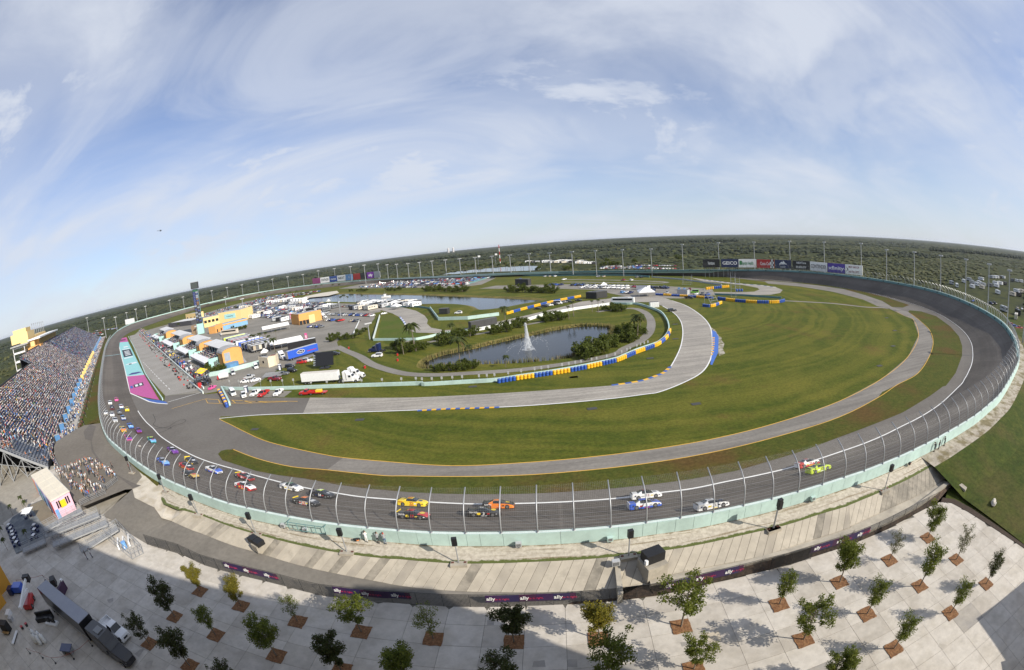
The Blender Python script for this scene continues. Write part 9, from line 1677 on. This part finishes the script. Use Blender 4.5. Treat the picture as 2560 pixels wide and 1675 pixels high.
while nb<21000 and tries<90000:
 tries+=1;az=rb.uniform(-1.45,1.5);dep=10**rb.uniform(math.log10(.0062),math.log10(.17));D=40/math.tan(dep)
 x,y=D*math.sin(az),D*math.cos(az)
 if y<-30 or any(inside((x,y),c)for c in CLR):continue
 f=mnoise.noise(Vector((x/210.,y/210.,3.1)))+.5*mnoise.noise(Vector((x/60.,y/60.,1.7)));belt=mnoise.noise(Vector((x/900.,y/330.,9.2)))
 if f<-.12 and rb.random()<.85:continue
 tall=1.0;mi=0 if f<.1 else(1 if f<.3 else 2)
 if D>500 and belt>.12 and D<4200:tall=rb.uniform(1.5,3.0);mi=3
 s=(1.1+D*.0034)*rb.uniform(.6,1.5);hgt=min(s,2.6)*rb.uniform(.6,1.2)*tall;hgt*=.62;blob_(x,y,hgt*.3,s*1.25,s*1.25,hgt,mi if rb.random()<.8 else rb.choice((0,1,2)));nb+=1
me=bpy.data.meshes.new('brush');me.from_pydata(bv,[],bf)
for nm,c,c2__ in(('brush olive',(.046,.050,.012),(.068,.070,.018)),('brush green',(.034,.044,.011),(.050,.058,.014)),('brush dark',(.024,.034,.011),(.036,.044,.014)),('pine dark',(.016,.024,.010),(.026,.034,.013))):me.materials.append(mat(nm,c,.9,.3,.25,second=c2__,sscale=.08))
me.polygons.foreach_set('material_index',bm);me.update();place('brush',me,None,label='dense scrub and tree belts covering the land beyond the speedway',cat='brush',kind='stuff')
bv,bf,bm=[],[],[]
for(P,n,h0,h1)in(([(543,2223,0),(802,2306,0),(950,2067,0),(1160,2047,0)],420,7,14),([(-784,2374,0),(-595,2428,0),(-367,2394,0),(-136,2365,0)],520,8,15),([(-132,2301,0),(79,2136,0),(295,1885,0),(450,1853,0)],380,6,11),([(1557,1081,0),(1959,1069,0),(2285,882,0)],400,8,13),([(-1755,1780,0),(-1515,1988,0),(-1257,2161,0),(-983,2298,0)],520,8,14),([(-2084,1380,0),(-1925,1595,0),(-1747,1788,0)],420,8,14),([(-2318,935,0),(-2228,1135,0),(-2088,1375,0)],300,8,13)):
 for i in range(n):
  f=rb.random()*(len(P)-1);k=int(f);q=Vector(P[k]).lerp(Vector(P[k+1]),f-k)*rb.uniform(.96,1.16);h=rb.uniform(h0,h1);w=h*rb.uniform(.35,.8);blob_(q.x,q.y,h*.5,w,w,h*.55,0 if rb.random()<.7 else 1)
me=bpy.data.meshes.new('pine_belt');me.from_pydata(bv,[],bf);me.materials.append(MATS['pine dark']);me.materials.append(MATS['brush dark']);me.polygons.foreach_set('material_index',bm);me.update();place('pine_belt',me,None,label='dark belts of tall trees near the horizon',cat='woods',kind='stuff')
for i,p in enumerate([(145.9,645.9,0),(149.1,632.1,0),(155.2,630.7,0),(137.1,635,0),(279,695.2,0),(194.5,671.3,0),(85,608.8,0),(80.5,601.7,0),(44.7,645.6,0),(169,749,0)]):
 t=thing('roadside_tree','broad dark tree by the lots beyond the back straight, %s of ten'%nth(i),'tree',(p[0],p[1],0),i,'trees by the far lots',3.0 if i!=4 else 3.6);place('crown',SHR[i%4],t);place('trunk',STM,t)
t=thing('cooling_blocks','pair of pale power station blocks on the horizon','building',(-420*8.2,1000*8.2,0))if False else None
q=Vector((-292,2483,0)).normalized()*9000
for k,s in enumerate((-1,1)):
 d=Vector((q.y,-q.x,0)).normalized()*48*s;t=thing('power_block','pale cylindrical power station tower on the horizon, %s of two'%('left','right')[k],'tower',(q.x+d.x,q.y+d.y,0));MB().cyl((0,0,0),20,84,12).build('shell',mat('pale tower',(.55,.52,.50),.8),t);MB().cyl((0,0,84),20,6,12,r2=10).build('dome',mat('tower dome',(.62,.60,.58),.8),t)
t=thing('helicopter','dark helicopter flying far off over the left horizon','helicopter',(-612,640,158),.8);m=MB();m.tube([(-1.6,0,0),(0,0,.2),(1.8,0,0),(2.6,0,-.2)],[.5,1.1,1.0,.3],8);m.build('fuselage',M_DARK,t);MB().tube([(-1.4,0,.2),(-6.5,0,.6)],[.35,.15],6).build('tail_boom',M_DARK,t);MB().box((-6.6,0,1.0),(.7,.1,1.4)).build('tail_fin',M_DARK,t);MB().cyl((0,0,1.1),.12,.7,6).build('mast',M_DARK,t)
for a in(0,1.57):MB().box((0,0,1.85),(10,.3,.06),a).build('rotor_blade',M_DARK,t)
for s in(-1,1):MB().beam((-1.2,s*.9,-1.3),(2,s*.9,-1.3),.12).build('skid',M_DARK,t)
def boat(p,rz,s,label):t=thing('boat',label,'boat',p,rz,None,s);m=MB();m.loft([[(x,-w,.9),(x,-w*.7,-.1),(x,w*.7,-.1),(x,w,.9)]for x,w in((-3,1.1),(0,1.3),(2,1.0),(3.6,.12))]);m.build('hull',P_('white'),t);MB().box((-.3,0,1.5),(1.6,1.5,1.3)).build('cabin',P_('white'),t);MB().box((-.3,0,2.3),(2.2,1.8,.12)).build('roof',P_('white'),t);MB().beam((-.3,0,2.3),(-.3,0,4.2),.1).build('mast',M_STEEL,t)
boat((-128.1,462.5,-1),.3,1.5,'white fishing boat with a mast in the middle of the far lake');boat((-207.4,494.2,-1),1.4,1.3,'white boat near the sandy tip of the far lake')
for i,p in enumerate([(-71.9,100.6,0),(-41.2,105.7,0),(-12.8,127.6,0),(17.1,128.1,0),(17.2,128.1,0),(44.8,140.1,0),(73.7,191.1,0),(63,163.6,0),(186.3,159.8,0),(165.1,135.5,0),(140.6,115.6,0),(113.9,99.2,0),(42.6,95.8,0),(17.6,101.2,0)]):MB().box((p[0],p[1],.05),(2.4,1.4,.1)).build('drain_grate',mat('grate',(.05,.05,.05),.7),None,label='dark drain grate set in the infield grass, %s of thirteen'%nth(i),cat='grate',group='drain grates in the grass')
for i,p in enumerate([(-47.4,177.6,0),(-45.1,168,0),(-56.5,160.4,0),(-56.6,161.1,0),(-77.4,201,0)]):
 t=thing('red_bin','red barrel bin on the grass near the pond path, %s of five'%nth(i),'bin',p,0,'red bins by the pond path');MB().cyl((0,0,0),.38,.9,8).build('drum',P_('red'),t);MB().cyl((0,0,.9),.4,.08,8).build('lid',P_('maroon'),t)
for i,p in enumerate([(-98.6,168.1,0),(-97.1,136.6,0)]):t=thing('porta_cabin','blue and white portable toilet %s'%('by the metal ramps','behind the white safety pickup')[i],'toilet',p,.3);MB().box((0,0,1.2),(1.3,1.3,2.4)).build('cabin',P_('navy'),t);MB().box((0,0,2.45),(1.4,1.4,.15)).build('roof',P_('white'),t);MB().box((0,-.67,1.1),(.8,.05,1.9)).build('door',P_('white'),t)
for i,p in enumerate([(-181.8,342.4,0),(-112.4,225.7,0)]):t=thing('feather_flag','pink and white feather flag %s'%('beside the orange ticket building','at the end of the flat white canopy')[i],'flag',p);MB().cyl((0,0,0),.06,6,5).build('pole',M_STEEL,t);MB().box((.8,0,3.6),(1.6,.06,4.4)).build('cloth',P_('pink'),t);MB().box((.8,-.04,3.8),(.7,.05,1.6)).build('mark',P_('white'),t)
t=thing('tank_trailer','white fuel tank trailer with red end by the teal wall','tank',(-123.9,158.6,0),.5);MB().tube([(-2.4,0,1.6),(-2.2,0,1.6),(2.2,0,1.6),(2.4,0,1.6)],[.7,1.2,1.2,.7],12).build('tank',P_('white'),t);MB().box((-2.8,0,1.2),(.6,1.8,1.4)).build('pump_end',P_('red'),t);add_wheels(t,(-.8,.8),.9,.4,.25)
t=thing('metal_ramps','stack of pale metal ramps lying beside the grey sedan','ramps',(-97.1,158.7,0),.15)
for k in range(6):MB().box((0,k*.9-2,.4+.1*k),(9,.6,.12)).build('plank',M_BENCH,t)
t=thing('flag_pole','tall red and white radio mast beyond the outer lake','mast',(-11,939,0))
for k in range(6):MB().cyl((0,0,k*7),.7,7,5).build('mast_section',P_('red' if k%2 else 'white'),t)
for i,p in enumerate([(-57,957,0),(-22,1005,0)]):t=thing('flag','white flag on a tall pole beyond the back straight, %s of two'%('left','right')[i],'flag',p);MB().cyl((0,0,0),.25,24,5).build('pole',M_STEEL,t);MB().box((2.6,0,21.5),(5,.15,3.6)).build('cloth',CLOTH['white'],t)
t=thing('rock','white rock lying on the grass bank at the right','rock',(69.08,23.81,3.3),.4);m=MB();m.blob((0,0,.25),(1.0,.6,.5),3,0,2);m.build('stone',mat('limestone',(.45,.42,.36),.9,.2,3),t)
def haze():
 m=bpy.data.materials.new('pale air');m.use_nodes=True;N=m.node_tree.nodes;N.clear();out=N.new('ShaderNodeOutputMaterial');v=N.new('ShaderNodeVolumePrincipled')
 v.inputs['Color'].default_value=(.80,.87,1.0,1);v.inputs['Density'].default_value=HAZE;v.inputs['Anisotropy'].default_value=.2;m.node_tree.links.new(v.outputs[0],out.inputs['Volume'])
 MB().box((0,11000,25),(44000,30000,80)).build('haze',m,kind='stuff')
HAZE=2.2e-5
haze()
